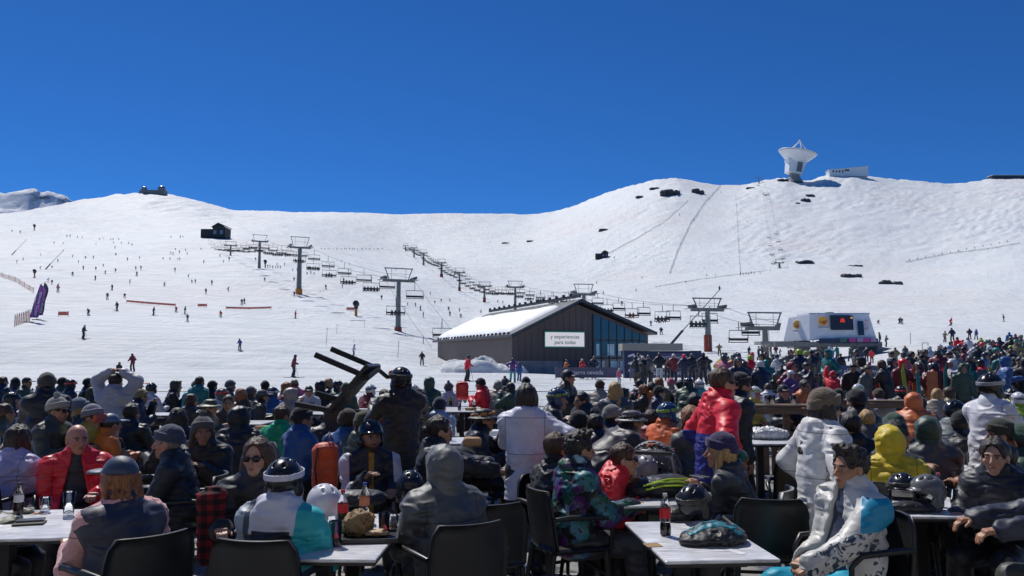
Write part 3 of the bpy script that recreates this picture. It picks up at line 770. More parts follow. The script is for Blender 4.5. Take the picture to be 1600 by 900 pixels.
# hut at the top of the left lift
def hut(px, py, d, w, h, label, dark=True):
    t = empty('lift_hut', ground_at(px, py), 0, label, 'hut')
    m = plain('dark_timber', (.03, .032, .038), .7)
    MB().box((-w * .2, 0, h * .3), (w * .6, h * .8, h * .6 + .6)).build('side_wing', m, t)
    MB().prism([(0, -h * .6, -.4), (w * .5, -h * .6, -.4), (w * .5, -h * .6, h * .75), (w * .22, -h * .6, h), (0, -h * .6, h * .72)], (0, h * 1.2, 0)).build('wall', m, t)
    MB().prism([(-.03 * w, -h * .68, h * .72), (w * .22, -h * .68, h * 1.02), (w * .53, -h * .68, h * .76), (w * .53, -h * .68, h * .82), (w * .22, -h * .68, h * 1.09), (-.03 * w, -h * .68, h * .79)], (0, h * 1.4, 0)).build('roof', ROOFD, t)
    for k in range(2): MB().box((w * (.1 + .25 * k), -h * .62, h * .35), (w * .12, .1, h * .3)).build('window', plain('hut_window', (.2, .24, .3), .1), t)
hut(332, 372, 472, 15.5, 8.0, 'dark lift hut at the top of the left lift')
hut(941, 404, 620, 8.6, 5.0, 'small dark tow hut on the far flank left of the groomed strip')

# white drive station with screens
def station():
    d = 84; a = at(1240, 560, d); x0 = a.x; z0 = gz(x0 + 4, d)
    def X(px): return xat(px, 520, d) - x0
    def Z(py): return z_of(py, d) - z0
    t = empty('lift_station', (x0, d, z0), 0, 'white lift station box with dark screen and orange logos on a grey deck', 'lift station')
    x_1, x_2, x_3 = X(1237), X(1262), X(1366)
    MB().prism([(x_2, -.5, Z(531)), (x_3, -.5, Z(529)), (x_3 - .5, 0, Z(491)), (x_2 + .35, 0, Z(491))], (0, 4.5, 0)).build('shell', WHITEP, t)
    MB().prism([(x_1, 2.6, Z(532)), (x_2 - .02, -.45, Z(532)), (x_2 + .3, .05, Z(491.5)), (x_1 + .5, 2.2, Z(495))], (.3, 3.0, 0)).build('shell_end', WHITEP, t)
    MB().box(((x_2 + x_3) / 2, 2, Z(490)), (x_3 - x_2 - .6, 3.6, .18)).build('roof', plain('pale_lid', (.55, .56, .58), .5), t)
    MB().box((X(1306), 1.5, Z(488.5)), (.7, .5, .25)).build('beacon', DARKM, t)
    s = MB().box((X(1312.5), -.52, (Z(493) + Z(516)) / 2), (X(1330) - X(1295), .12, Z(493) - Z(516)), Matrix.Rotation(-.12, 3, 'X')).build('screen', plain('dark_screen', (.035, .035, .04), .2), t)
    MB().prism([(X(1309), -.68, Z(504)), (X(1317), -.68, Z(504)), (X(1316), -.66, Z(499)), (X(1313), -.65, Z(497)), (X(1310), -.66, Z(499))], (0, -.02, 0)).build('lit_symbol', emit('red_led', (.8, .06, .04), .5), s)
    MB().box((X(1327), -.66, Z(497)), (.16, .03, .16)).build('lit_symbol', emit('orange_led', (.9, .4, .1), .8), s)
    MB().box((X(1342), -.5, (Z(502) + Z(524)) / 2), (X(1346) - X(1337), .1, Z(502) - Z(524)), Matrix.Rotation(-.1, 3, 'X')).build('door', plain('dark_blue_glass', (.02, .04, .08), .15), t)
    og, rd = plain('logo_yellow', (.75, .38, .03), .5), plain('logo_red', (.55, .08, .03), .5)
    for cx, cy, yy in ((1284, 502, -.48), (1252, 507, 1.0)):
        lg = MB().lathe([(.0, -.03), (.46, -.03), (.46, .0)], 20, (X(cx), yy, Z(cy)), Matrix.Rotation(math.pi / 2, 3, 'X')).build('logo', og, t)
        MB().prism([(X(cx) - .3, yy - .06, Z(cy) - .1), (X(cx) + .1, yy - .06, Z(cy) - .38), (X(cx) + .42, yy - .06, Z(cy) + .1), (X(cx) + .2, yy - .06, Z(cy))], (0, -.02, 0)).build('logo_stroke', rd, lg)
        MB().box((X(cx), yy - .03, Z(cy + 9.5)), (1.0, .04, .14)).build('logo_caption', plain('grey_print', (.35, .36, .42), .6), t)
    for k in range(3): MB().box((X(1353), -.4, Z(502 + 6 * k)), (.32, .05, .25)).build('printed_mark', plain('pink_print', (.65, .42, .48), .6), t)
    MB().box(((x_2 + x_3) / 2 + .4, -.9, Z(533)), (x_3 - x_2 - .9, .12, .5)).build('navy_band', NAVY, t)
    for k, (px, m) in enumerate(((1311, plain('green_panel', (.05, .16, .12), .5)), (1325, plain('pink_panel', (.5, .05, .25), .5)), (1337, plain('lilac_panel', (.4, .25, .4), .5)), (1348, plain('pink_panel', (.5, .05, .25), .5)), (1357, plain('lilac_panel', (.4, .25, .4), .5)))):
        MB().box((X(px), -1.0, Z(531.5)), (.68, .08, .42)).build('info_panel', m, t)
    MB().box((X(1290), 1, Z(538)), (X(1366) - X(1200), 3.4, .5)).build('deck', plain('grey_deck', (.22, .215, .2), .7), t)
    MB().box((X(1215), 1, Z(536)), (X(1245) - X(1190), 2.2, .35)).build('conveyor_arm', CONC, t)
    for px in (1260, 1296, 1352): MB().box((X(px), 1.4, Z(548)), (1.3, 1.3, Z(540) - Z(566) + .4)).build('pillar', CONC, t)
    MB().prism([(X(1362), -1.2, Z(541)), (X(1385), -1.2, Z(545)), (X(1362), -1.2, Z(552))], (0, 3, 0)).build('ramp', GREYM, t)
station()

# ------------------------------------------------------------------ piste furniture
def snow_gun(px, py, hpx, label, lance=False, tilt=0):
    p = ground_at(px, py); s = hpx / F * p.y
    t = empty('snow_gun', p, tilt, label, 'snow gun', 'snow guns along the pistes')
    if lance:
        MB().tube([(0, 0, -.2), (s * .28, 0, s * .30)], [.22, .2], 8).build('lower_pole', DARKM, t)
        MB().tube([(s * .28, 0, s * .30), (s * .9, 0, s * .97)], [.10, .08], 8).build('lance', STEEL, t)
        MB().lathe([(.12, -.3), (.16, 0), (.08, .3)], 8, (s * .9, 0, s)).build('nozzle_head', DARKM, t)
    else:
        MB().tube([(0, 0, -.2), (0, 0, s * .6)], s * .09, 10).build('stand', ORANGE, t)
        MB().lathe([(s * .14, -s * .22), (s * .2, -s * .1), (s * .2, s * .15), (s * .16, s * .22)], 16, (0, 0, s * .8), Matrix.Rotation(R(75), 3, 'X') @ Matrix.Rotation(.5, 3, 'Z')).build('fan_barrel', DARKM, t)
        MB().box((0, 0, s * .55), (s * .22, s * .22, s * .16)).build('control_box', DARKM, t)
snow_gun(556, 494, 24, 'orange-footed snow gun below the six-seat lift, beside a small orange banner')
snow_gun(50, 433, 12, 'snow gun near the left edge above the purple flags')
snow_gun(46, 360, 9, 'tiny snow gun high up at the left edge')
snow_gun(412, 418, 12, 'small snow gun at the foot of the third tower')
snow_gun(78, 445, 7, 'small dark snow gun just below the slanting lance on the left')
snow_gun(355, 408, 6, 'tiny snow gun below the dark lift hut')
snow_gun(66, 421, 30, 'long slanting snow lance on the left slope, nearest of two', True)
snow_gun(12, 399, 24, 'slanting snow lance near the left edge, farther one', True)
snow_gun(1040, 545, 95, 'tall slanting snow lance right of the lodge beside the padded tower', True)

FLUO = plain('orange_red_mesh', (.85, .22, .15), .7, 0, .2, 1)
def strip(px0, py0, px1, py1, hpx, label, mat=FLUO, name='piste_banner', post=True):
    a, b = ground_at(px0, py0), ground_at(px1, py1); H = hpx / F * a.y
    n = max(1, int((b - a).length / 4)); t = empty(name, a, 0, label, 'piste banner', 'orange banners closing the piste')
    mb = MB(); vs = []
    for i in range(n + 1):
        q = a.lerp(b, i / n); q.z = gz(q.x, q.y); q = q - a
        vs += [q + Vector((0, .05 * math.sin(i * 2), .25)), q + Vector((0, .05 * math.cos(i * 2), .25 + H))]
        if post: MB().tube([q + Vector((0, .1, -.1)), q + Vector((0, .1, .35 + H))], .03, 5).build('post', DARKM, t)
    mb.add(vs, [(2 * i, 2 * i + 2, 2 * i + 3, 2 * i + 1) for i in range(n)]); mb.build('cloth', mat, t)
strip(196, 474, 273, 480, 3, 'longest orange banner strip, sloping down the left piste')
strip(308, 481, 322, 481, 4, 'short orange banner between the two long strips')
strip(352, 484, 423, 484, 3, 'level orange banner strip nearer the middle of the left piste')
strip(90, 495, 106, 495, 6, 'small orange banner beside the purple flags')
strip(541, 486, 553, 486, 4, 'small orange banner touching the orange-footed snow gun')
def net(pts, hm, label, mat):
    t = empty('safety_net', ground_at(*pts[0]), 0, label, 'net')
    o = t.location.copy(); P_ = []
    for (x0, y0), (x1, y1) in zip(pts, pts[1:]):
        for k in range(8): P_.append(ground_at(x0 + (x1 - x0) * k / 8, y0 + (y1 - y0) * k / 8))
    P_.append(ground_at(*pts[-1])); vs = []
    for q in P_: q = q - o; vs += [q + Vector((0, 0, -.1)), q + Vector((0, 0, hm))]
    MB().add(vs, [(2 * i, 2 * i + 2, 2 * i + 3, 2 * i + 1) for i in range(len(P_) - 1)]).build('mesh_cloth', mat, t)
    for q in P_[::2]: MB().tube([q - o, q - o + Vector((0, 0, hm + .2))], .05, 5).build('post', DARKM, t)
def net_mat(name, c, den):
    m, nt, b = _new(name)
    co = coords(nt); ch = N(nt, 'ShaderNodeTexNoise', i_Scale=9.0, i_Detail=2.0); nt.links.new(co, ch.inputs['Vector'])
    b.inputs['Base Color'].default_value = (*c, 1); b.inputs['Roughness'].default_value = .8
    nt.links.new(ramp(nt, ch.outputs[0], [(den, (0, 0, 0)), (den + .02, (1, 1, 1))]), b.inputs['Alpha'])
    return m
DNET = net_mat('dark_net', (.14, .16, .20), .52); ONET = net_mat('orange_net', (.8, .25, .18), .5)
net([(1048, 427), (1060, 395), (1082, 350), (1105, 318), (1131, 291)], 1.5, 'dark safety net down the left edge of the groomed strip', DNET)
net([(950, 398), (1000, 372), (1045, 345), (1079, 314)], 1.0, 'dark rope line of the tow running up from the small hut', DNET)
net([(1158, 430), (1156, 360), (1154, 305)], .8, 'faint net down the right edge of the groomed strip', net_mat('pale_net', (.5, .52, .56), .5))
net([(1025, 449), (1090, 438), (1150, 430), (1200, 424)], .5, 'dark cat-road edge line below the groomed strip', DNET)
net([(1420, 411), (1490, 397), (1550, 390), (1600, 381)], .8, 'line of netting climbing to the right edge of the far hill', DNET)
net([(-20, 428), (20, 440), (50, 458)], 1.4, 'pinkish orange safety net at the left edge above the flags', ONET)
net([(23, 510), (36, 505), (46, 500)], 1.6, 'pale torn orange net at the foot of the purple flags', ONET)
# feather flags
def flag(px, ybot, ytop, wpx, label, mat, lean):
    p = ground_at(px, ybot); s = (ybot - ytop) / F * p.y; w = wpx / F * p.y
    t = empty('feather_flag', p, 0, label, 'flag', 'purple feather flags at the left')
    k = lean * s
    MB().tube([(0, 0, -.1), (0, 0, s * .12), (k * .5, 0, s * .6), (k + w * .2, 0, s), (k + w * .9, 0, s * .97)], .035, 6).build('pole', DARKM, t)
    V = []
    n = 14
    for i in range(n + 1):
        f = i / n; z = s * (.12 + .86 * f); x = k * f; ww = w * (1 if f < .75 else max(.15, 1 - ((f - .75) / .25) ** 2 * .8))
        V += [(x, .03 * math.sin(i), z), (x + ww, .12 * math.sin(i * .8), z)]
    cl = MB().add(V, [(2 * i, 2 * i + 2, 2 * i + 3, 2 * i + 1) for i in range(n)]).build('cloth', mat, t)
    text('sierra nevada', s * .115, WHT, t, (k * .45 + w * .5, -.14, s * .48), (math.pi / 2, math.radians(-90) + math.atan(lean), 0), 'lettering', .004, .003)
    MB().box((0, 0, .05), (1.2, .8, .12)).build('foot', DARKM, t)
def flag_mat():
    m, nt, b = _new('purple_flag_cloth')
    co = coords(nt, scale=(1, 1, .6)); n = N(nt, 'ShaderNodeTexWave', i_Scale=.55, i_Distortion=4.0, i_Detail=1.0); nt.links.new(co, n.inputs['Vector'])
    nt.links.new(ramp(nt, n.outputs[0], [(.35, (.15, .09, .26)), (.6, (.22, .12, .36)), (.8, (.55, .09, .40))]), b.inputs['Base Color']); b.inputs['Roughness'].default_value = .6
    return m
FM = flag_mat()
flag(46, 504, 443, 13, 'purple feather flag with magenta swirl on the left slope', FM, .22)
flag(57, 500, 440, 9, 'darker narrow feather flag standing behind the purple one', plain('dark_flag', (.05, .045, .08), .6), .15)
# snow stakes
for i, (px, yb, yt) in enumerate(((510, 540, 512), (526, 522, 506), (553, 535, 530), (569, 512, 502), (622, 560, 533), (689, 520, 505), (1421, 538, 520), (1298, 548, 540))):
    p = ground_at(px, yb); h = (yb - yt) / F * p.y
    t = empty('piste_stake', p, 0, ['thin stake on the snow left of the carried table', 'second thin stake on the snow beside the first', 'short stake behind the pale jacketed skier', 'small stake uphill of the pale jacketed skier', 'thin leaning stake below the nearest lift tower', 'stake near the lodge roof, below the cables', 'leaning stake on the snow right of the white station', 'short stake below the white station'][i], 'stake', 'piste stakes')
    MB().tube([(0, 0, -.2), (h * .06, 0, h)], .03, 6).build('pole', GREYM, t)
    MB().tube([(h * .05, 0, h * .85), (h * .06, 0, h * .99)], .045, 6).build('reflector', ORANGE, t)
# dark hoop gate and red sled by the queue
def small_gate():
    p = ground_at(1444, 552); t = empty('timing_gate', p, 0, 'empty thin metal frame gate on the snow beside the right-hand crowd', 'gate')
    h, w = 16 / F * p.y, 9 / F * p.y
    for x in (-w / 2, w / 2): MB().tube([(x, 0, -.1), (x, 0, h)], .03, 6).build('post', STEEL, t)
    MB().tube([(-w / 2, 0, h), (w / 2, 0, h)], .03, 6).build('top_rail', STEEL, t)
small_gate()
def rescue_sled(px, py, label):
    p = ground_at(px, py); t = empty('rescue_sled', p, .2, label, 'sled', 'red rescue sleds')
    n = 9; V = []
    for i in range(n):
        f = i / (n - 1); z = .15 + .35 * (2 * f - 1) ** 4
        for y in (-.4, -.3, .3, .4): V.append(((f - .5) * 2.6, y, z + (.25 if abs(y) > .35 else 0)))
    MB().add(V, [(4 * i + j, 4 * i + 4 + j, 4 * i + 5 + j, 4 * i + 1 + j) for i in range(n - 1) for j in range(3)]).build('hull', plain('red_shell', (.6, .03, .03), .35), t)
    MB().box((0, 0, .5), (1.7, .5, .35), bev=.08).build('cover', plain('red_cover', (.5, .025, .03), .6), t)
rescue_sled(1247, 556, 'bright red rescue sled on the snow under the white lift station')
rescue_sled(1268, 556, 'dark red rescue sled beside the brighter one under the station')
# ------------------------------------------------------------------ people: figures grown as smooth implicit surfaces
f32 = np.float32
def V3(*a): return np.array(a, f32)
def nrm(v): v = np.asarray(v, f32); return v / (np.linalg.norm(v) + 1e-9)
_E = [(0, 1), (2, 3), (4, 5), (6, 7), (0, 2), (1, 3), (4, 6), (5, 7), (0, 4), (1, 5), (2, 6), (3, 7)]
_C = np.array([(i, j, k) for i in (0, 1) for j in (0, 1) for k in (0, 1)], np.int32)
def surf(fn, lo, hi, h):
    """surface nets of fn(P)<0 inside the box lo..hi at step h -> verts, quads"""
    lo = np.asarray(lo, f32); n = np.maximum(np.ceil((np.asarray(hi, f32) - lo) / h).astype(int) + 1, 3)
    B = 5; nb = -(-n // B); n = nb * B                       # only the blocks of the grid that the surface can cross are worked out
    ax = [lo[k] + h * (B * np.arange(nb[k], dtype=f32) + (B - 1) / 2) for k in range(3)]
    Pc = np.stack(np.meshgrid(*ax, indexing='ij'), -1).reshape(-1, 3)
    fc = fn(Pc).astype(f32); keep = np.abs(fc) < B * h * .87 * 1.35 + .028
    f = np.empty((len(Pc), B, B, B), f32); f[:] = fc[:, None, None, None]
    o = h * (np.stack(np.meshgrid(*[np.arange(B)] * 3, indexing='ij'), -1).reshape(-1, 3) - (B - 1) / 2).astype(f32)
    f[keep] = fn((Pc[keep][:, None, :] + o).reshape(-1, 3)).reshape(-1, B, B, B)
    f = np.ascontiguousarray(f.reshape(nb[0], nb[1], nb[2], B, B, B).transpose(0, 3, 1, 4, 2, 5).reshape(n))
    f[0] = f[-1] = 9; f[:, 0] = f[:, -1] = 9; f[:, :, 0] = f[:, :, -1] = 9
    s = f < 0
    c = sum(s[i:n[0] - 1 + i, j:n[1] - 1 + j, k:n[2] - 1 + k].astype(np.int8) for i, j, k in _C)
    act = (c > 0) & (c < 8)
    I = np.argwhere(act)
    if not len(I): return np.zeros((0, 3), f32), np.zeros((0, 4), np.int32)
    cv = np.stack([f[I[:, 0] + i, I[:, 1] + j, I[:, 2] + k] for i, j, k in _C], 1)
    acc = np.zeros((len(I), 3), f32); cnt = np.zeros((len(I), 1), f32)
    for a, b in _E:
        fa, fb = cv[:, a], cv[:, b]; m = (fa < 0) != (fb < 0)
        t = np.where(m, fa / np.where(m, fa - fb, 1), 0)[:, None]
        acc += np.where(m[:, None], _C[a] + t * (_C[b] - _C[a]), 0); cnt += m[:, None]
    V = lo + (I + acc / cnt) * h
    idx = -np.ones(act.shape, np.int32); idx[act] = np.arange(len(I))
    Q = []
    for d in range(3):
        o = [(0, 0, 0)] * 4
        e1, e2 = [(1, 2), (2, 0), (0, 1)][d]
        sl0 = [slice(1, -1)] * 3; sl1 = [slice(1, -1)] * 3
        sl0[d] = slice(0, -1); sl1[d] = slice(1, None)
        A, B = s[tuple(sl0)], s[tuple(sl1)]
        ed = np.argwhere(A != B)
        if not len(ed): continue
        off = np.ones(3, int); off[d] = 0
        ed = ed + off
        inside = s[ed[:, 0], ed[:, 1], ed[:, 2]]
        def cell(a, b):
            q = ed.copy(); q[:, e1] -= a; q[:, e2] -= b; return idx[q[:, 0], q[:, 1], q[:, 2]]
        q = np.stack([cell(1, 1), cell(0, 1), cell(0, 0), cell(1, 0)], 1)
        q[~inside] = q[~inside][:, ::-1]
        Q.append(q)
    return V, np.concatenate(Q).astype(np.int32)
def smin(a, b, k): h = np.clip(.5 + .5 * (b - a) / k, 0, 1); return b + (a - b) * h - k * h * (1 - h)
def smax(a, b, k): return -smin(-a, -b, k)
def cone(P, a, b, ra, rb):
    a = np.asarray(a, f32); ba = np.asarray(b, f32) - a; L = float(ba @ ba) + 1e-9
    q = P - a; h = np.clip(q @ ba / L, 0, 1); q = q - h[:, None] * ba
    return np.sqrt((q * q).sum(1)) - (ra + (rb - ra) * h)
def ell(P, c, r, M=None):
    q = P - np.asarray(c, f32)
    if M is not None: q = q @ M              # columns of M: local axes
    r = np.asarray(r, f32); k0 = np.sqrt(((q / r) ** 2).sum(1)); k1 = np.sqrt(((q / (r * r)) ** 2).sum(1)) + 1e-6
    return k0 * (k0 - 1) / k1
def ecap(P, a, b, r0, r1, X):
    """capsule of elliptic section: r0, r1 = (half width along X, half depth)"""
    a = np.asarray(a, f32); ba = np.asarray(b, f32) - a; T = nrm(ba); X = nrm(np.asarray(X, f32) - T * float(np.dot(X, T))); Y = np.cross(T, X)
    q = P - a; h = np.clip(q @ ba / float(ba @ ba), 0, 1); q = q - h[:, None] * ba
    rx = r0[0] + (r1[0] - r0[0]) * h; ry = r0[1] + (r1[1] - r0[1]) * h; rm = np.minimum(rx, ry)
    k = np.sqrt(((q @ X) / rx) ** 2 + ((q @ Y) / ry) ** 2 + ((q @ T) / rm) ** 2)
    return (k - 1) * rm
def rbox(P, c, half, r, M=None):
    q = P - np.asarray(c, f32)
    if M is not None: q = q @ M
    q = np.abs(q) - (np.asarray(half, f32) - r)
    return np.sqrt((np.maximum(q, 0) ** 2).sum(1)) + np.minimum(q.max(1), 0) - r
def _h3(i, j, k, s):
    h = (i * 374761393 + j * 668265263 + k * 2147483647 + s * 974711) & 0x7fffffff
    h = ((h ^ (h >> 13)) * 1274126177) & 0x7fffffff
    return (((h ^ (h >> 16)) & 0xffff) / 65535.0).astype(f32)
def vn3(P, fr, s=0):
    q = P * np.asarray(fr, f32); i = np.floor(q).astype(np.int64); w = (q - i).astype(f32); w = w * w * (3 - 2 * w)
    r = 0
    for a in (0, 1):
        for b in (0, 1):
            for c in (0, 1):
                r = r + _h3(i[:, 0] + a, i[:, 1] + b, i[:, 2] + c, s) * (w[:, 0] if a else 1 - w[:, 0]) * (w[:, 1] if b else 1 - w[:, 1]) * (w[:, 2] if c else 1 - w[:, 2])
    return r - .5

# ---- head and headwear, in the head's own frame (x right, y forward, z up)
def f_head(P):
    d = ell(P, (0, -.012, .03), (.077, .096, .093))
    d = smin(d, ell(P, (0, .018, -.045), (.058, .070, .076)), .03)
    d = smin(d, ell(P, (0, .064, -.098), (.026, .022, .02)), .03)
    X = P.copy(); X[:, 0] = np.abs(X[:, 0])
    d = smin(d, ell(X, (.042, .054, -.025), (.026, .028, .024)), .02)
    d = smin(d, cone(X, (0, .083, .022), (.042, .072, .022), .012, .010), .015)
    d = smax(d, -ell(X, (.032, .104, .003), (.019, .018, .012)), .012)
    d = smin(d, ell(X, (.032, .080, .003), (.0135, .0125, .0125)), .003)
    d = smin(d, cone(P, (0, .088, .014), (0, .114, -.030), .007, .0125), .010)
    d = smin(d, ell(X, (.011, .099, -.036), (.009, .011, .008)), .006)
    d = smin(d, ell(X, (.009, .086, -.061), (.015, .010, .006)), .006)
    d = smin(d, ell(X, (.006, .085, -.071), (.015, .010, .006)), .004)
    ear = smax(ell(X, (.079, -.006, -.008), (.012, .021, .033)), -ell(X, (.092, .0, -.006), (.008, .012, .02)), .006)
    d = smin(d, ear, .008)
    d = smin(d, cone(P, (0, -.02, -.05), (0, -.045, -.20), .056, .066), .03)
    return d
def head_col(V, skin, hair, beard=0.0, brow=True):
    c = np.tile(np.asarray(skin, f32), (len(V), 1)); X = np.abs(V[:, 0]); y, z = V[:, 1], V[:, 2]
    def mix(m, col): 
        m = np.clip(m, 0, 1)[:, None]; c[:] = c * (1 - m) + np.asarray(col, f32) * m
    mix(.35 * np.exp(-(((X - .045) / .025) ** 2 + ((z + .03) / .025) ** 2)) * (y > .03), [skin[0] * 1.05, skin[1] * .72, skin[2] * .68])
    mix(.4 * np.exp(-((X / .014) ** 2 + ((z + .03) / .015) ** 2)) * (y > .09), [skin[0], skin[1] * .72, skin[2] * .68])
    if beard: mix(beard * np.clip((-z - .052) / .02, 0, 1) * (y > -.02) * (X < .075) * np.clip((.0 - z - .18) / -.03, 0, 1) + beard * np.exp(-((X / .03) ** 2 + ((z + .05) / .008) ** 2)) * (y > .07), [h * 1.0 for h in hair])
    mix(1.2 * np.exp(-((X / .021) ** 4 + ((z + .066) / .0085) ** 4)) * (y > .075), [skin[0] * .72, skin[1] * .42, skin[2] * .42])
    if brow: mix(1.3 * np.exp(-(((X - .032) / .019) ** 4 + ((z - .022) / .006) ** 4)) * (y > .06), [h * .9 for h in hair])
    e = ((X - .032) ** 2 + (z - .003) ** 2) ** .5
    mix((np.abs(z - .002) < .0048) * (np.abs(X - .032) < .012) * (y > .08) * .8, (.32, .28, .26))
    mix((e < .0062) * (y > .08) * 1.0, (.025, .016, .012))
    mix(.7 * np.exp(-(((X - .032) / .016) ** 4 + ((z - .0105) / .004) ** 4)) * (y > .07), [k * .35 for k in skin])
    return c
def f_hair(style, seed=0, hatted=False):
    def fn(P):
        X = P.copy(); X[:, 0] = np.abs(X[:, 0])
        g = .010 if style in ('short', 'crop') else .016
        fr = (55, 55, 14) if style not in ('curly',) else (42, 42, 42)
        nz = vn3(P, fr, seed) * (.016 if style != 'curly' else .030) + vn3(P, (20, 20, 12), seed + 1) * .012
        d = ell(P, (0, -.018, .036), (.079 + g, .098 + g, .094 + g)) + nz
        face = ell(X, (0, .122, -.025), (.070, .096, .128))
        d = smax(d, -face, .012)
        if style in ('short', 'crop', 'curly'):
            d = smax(d, -ell(X, (.085, .012, -.035), (.03, .036, .055)), .012)
            d = smax(d, -(P[:, 2] + .075 + .3 * np.clip(P[:, 1], -.1, .1)), .012)
            if style == 'curly': d = smin(d, ell(P, (0, .03, .118), (.075, .075, .03)) + nz * 1.4, .02)
        elif style == 'bob':
            d = smin(d, ell(P, (0, -.035, -.03), (.105, .085, .10)) + nz, .04); d = smax(d, -face, .012); d = smax(d, -(P[:, 2] + .115), .02)
        elif style in ('long', 'wavy', 'side'):
            wv = nz * (2.2 if style == 'wavy' else 1.2)
            d = smin(d, ecap(P, (0, -.05, .0), (0, -.165, -.31), (.092, .06), (.085 if style != 'wavy' else .125, .04), (1, 0, 0)) + wv, .04)
            d = smin(d, cone(X, (.078, -.01, -.02), (.10, -.01, -.22), .032, .026) + wv, .03)
            d = smax(d, -face, .012)
        elif style == 'tied':
            d = smax(d, -ell(X, (.085, .012, -.035), (.03, .036, .055)), .012); d = smax(d, -(P[:, 2] + .08), .012)
            d = smin(d, ell(P, (0, -.125, .01), (.038, .04, .04)) + nz, .015)
        if style in ('long', 'side', 'bob', 'tied'): d = d + .007 * np.exp(-(X[:, 0] / .007) ** 2) * (P[:, 2] > .04)
        if hatted: d = smax(d, P[:, 2] - .045, .01)
        return d
    return fn
def f_hat(kind):
    def fn(P):
        X = P.copy(); X[:, 0] = np.abs(X[:, 0])
        if kind in ('beanie', 'bobble'):
            d = ell(P, (0, -.020, .046), (.097, .117, .112)) + vn3(P, (30, 30, 9), 3) * .006
            cut = -(P[:, 2] - .028 + .28 * (P[:, 1] * -1) * 0 - .22 * P[:, 1])
            d = smax(d, cut, .01)
            band = np.abs(np.sqrt((P[:, 0] / .095) ** 2 + ((P[:, 1] + .018) / .115) ** 2) - 1) * .1 - .007
            band = smax(band, np.abs(P[:, 2] - .056 - .22 * P[:, 1]) - .033, .006)
            d = smin(d, band, .008)
            if kind == 'bobble': d = smin(d, ell(P, (0, -.03, .175), (.035, .035, .03)) + vn3(P, (90, 90, 90), 4) * .01, .01)
            return d
        if kind in ('cap', 'peaked'):
            d = smax(ell(P, (0, -.016, .042), (.088, .107, .098)), -(P[:, 2] - .035), .006)
            v = smax(ell(P, (0, .125, .040 - 0), (.078, .085, .02)), -ell(P, (0, .115, .020), (.1, .11, .022)), .004)
            return smin(d, v, .01)
        if kind == 'bucket':
            d = smax(ell(P, (0, -.015, .045), (.092, .108, .095)), -(P[:, 2] - .03), .006); d = smax(d, P[:, 2] - .12, .02)
            rr = np.sqrt(P[:, 0] ** 2 + (P[:, 1] + .012) ** 2)
            b = smax(np.abs(P[:, 2] - .04 + (rr - .1) * .35) - .009, rr - .165, .006); b = smax(b, .08 - rr, .006)
            return smin(d, b, .01)
        if kind == 'helmet':
            d = ell(P, (0, -.012, .038), (.106, .126, .116))
            line = P[:, 2] - (.035 - .25 * np.clip(.04 - P[:, 1], 0, .12) * 2.2)
            d = smax(d, -line, .008)
            d = smin(d, ell(X, (.092, -.012, -.035), (.022, .05, .055)), .015)
            d = smax(d, -ell(P, (0, .095, -.03), (.075, .07, .085)), .01)
            d = smin(d, smax(ell(P, (0, .098, .052), (.078, .045, .012)), -(P[:, 1] - .05), .01), .012)
            for x, y, z in ((.03, .05, .135), (.03, -.03, .15), (.055, .0, .128), (.03, -.09, .125)): d = smax(d, -ell(X, (x, y, z), (.008, .022, .02)), .004)
            return d
        if kind == 'goggle_strap':
            r = np.sqrt((P[:, 0] / .109) ** 2 + ((P[:, 1] + .012) / .130) ** 2)
            d = smax(np.abs(r - 1) * .11 - .004, np.abs(P[:, 2] - .065 - .1 * P[:, 1]) - .019, .004)
            return d
        if kind in ('goggles', 'goggles_up'):
            z = .004 if kind == 'goggles' else .07; y = .092 if kind == 'goggles' else .108
            d = rbox(P, (0, y, z), (.082, .028, .046), .026); d = smax(d, -ell(P, (0, y - .03, z), (.072, .03, .036)), .006)
            return smax(d, -ell(P, (0, y + .005, z - .05), (.016, .05, .022)), .006)
        if kind == 'lens':
            return rbox(P, (0, .112, .071), (.07, .014, .034), .014)
        if kind == 'sunglasses':
            d = ell(X, (.034, .099, .002), (.031, .0085, .021))
            d = smin(d, cone(X, (0, .108, .010), (.02, .104, .012), .004, .005), .004)
            return smin(d, cone(X, (.060, .092, .010), (.084, -.01, .010), .0055, .005), .004)
        if kind == 'hood':
            d = ell(P, (0, -.035, .035), (.115, .135, .128)) + vn3(P, (16, 16, 10), 9) * .016 + vn3(P, (34, 34, 24), 10) * .010
            d = smin(d, cone(P, (0, -.04, -.06), (0, -.05, -.19), .10, .12), .05)
            d = smin(d, ell(P, (0, .07, .125), (.07, .035, .016)), .03)
            return smax(d, -ell(P, (0, .13, -.02), (.076, .115, .108)), .02)
        if kind == 'headphones':
            r = np.sqrt((P[:, 0] / .094) ** 2 + ((P[:, 2] - .02) / .122) ** 2)
            d = smax(smax(np.abs(r - 1) * .1 - .006, np.abs(P[:, 1] + .01) - .014, .004), -(P[:, 2]), .004)
            return smin(d, ell(X, (.095, -.01, .0), (.018, .034, .038)), .005)
        if kind == 'neck_gaiter':
            return smax(cone(P, (0, -.015, -.09), (0, -.04, -.19), .070, .085) + vn3(P, (18, 18, 50), 5) * .012, P[:, 2] + .075 - .2 * P[:, 1], .01)
    return fn
HB = ((-.2, -.24, -.44), (.2, .22, .22))
_hc = {}
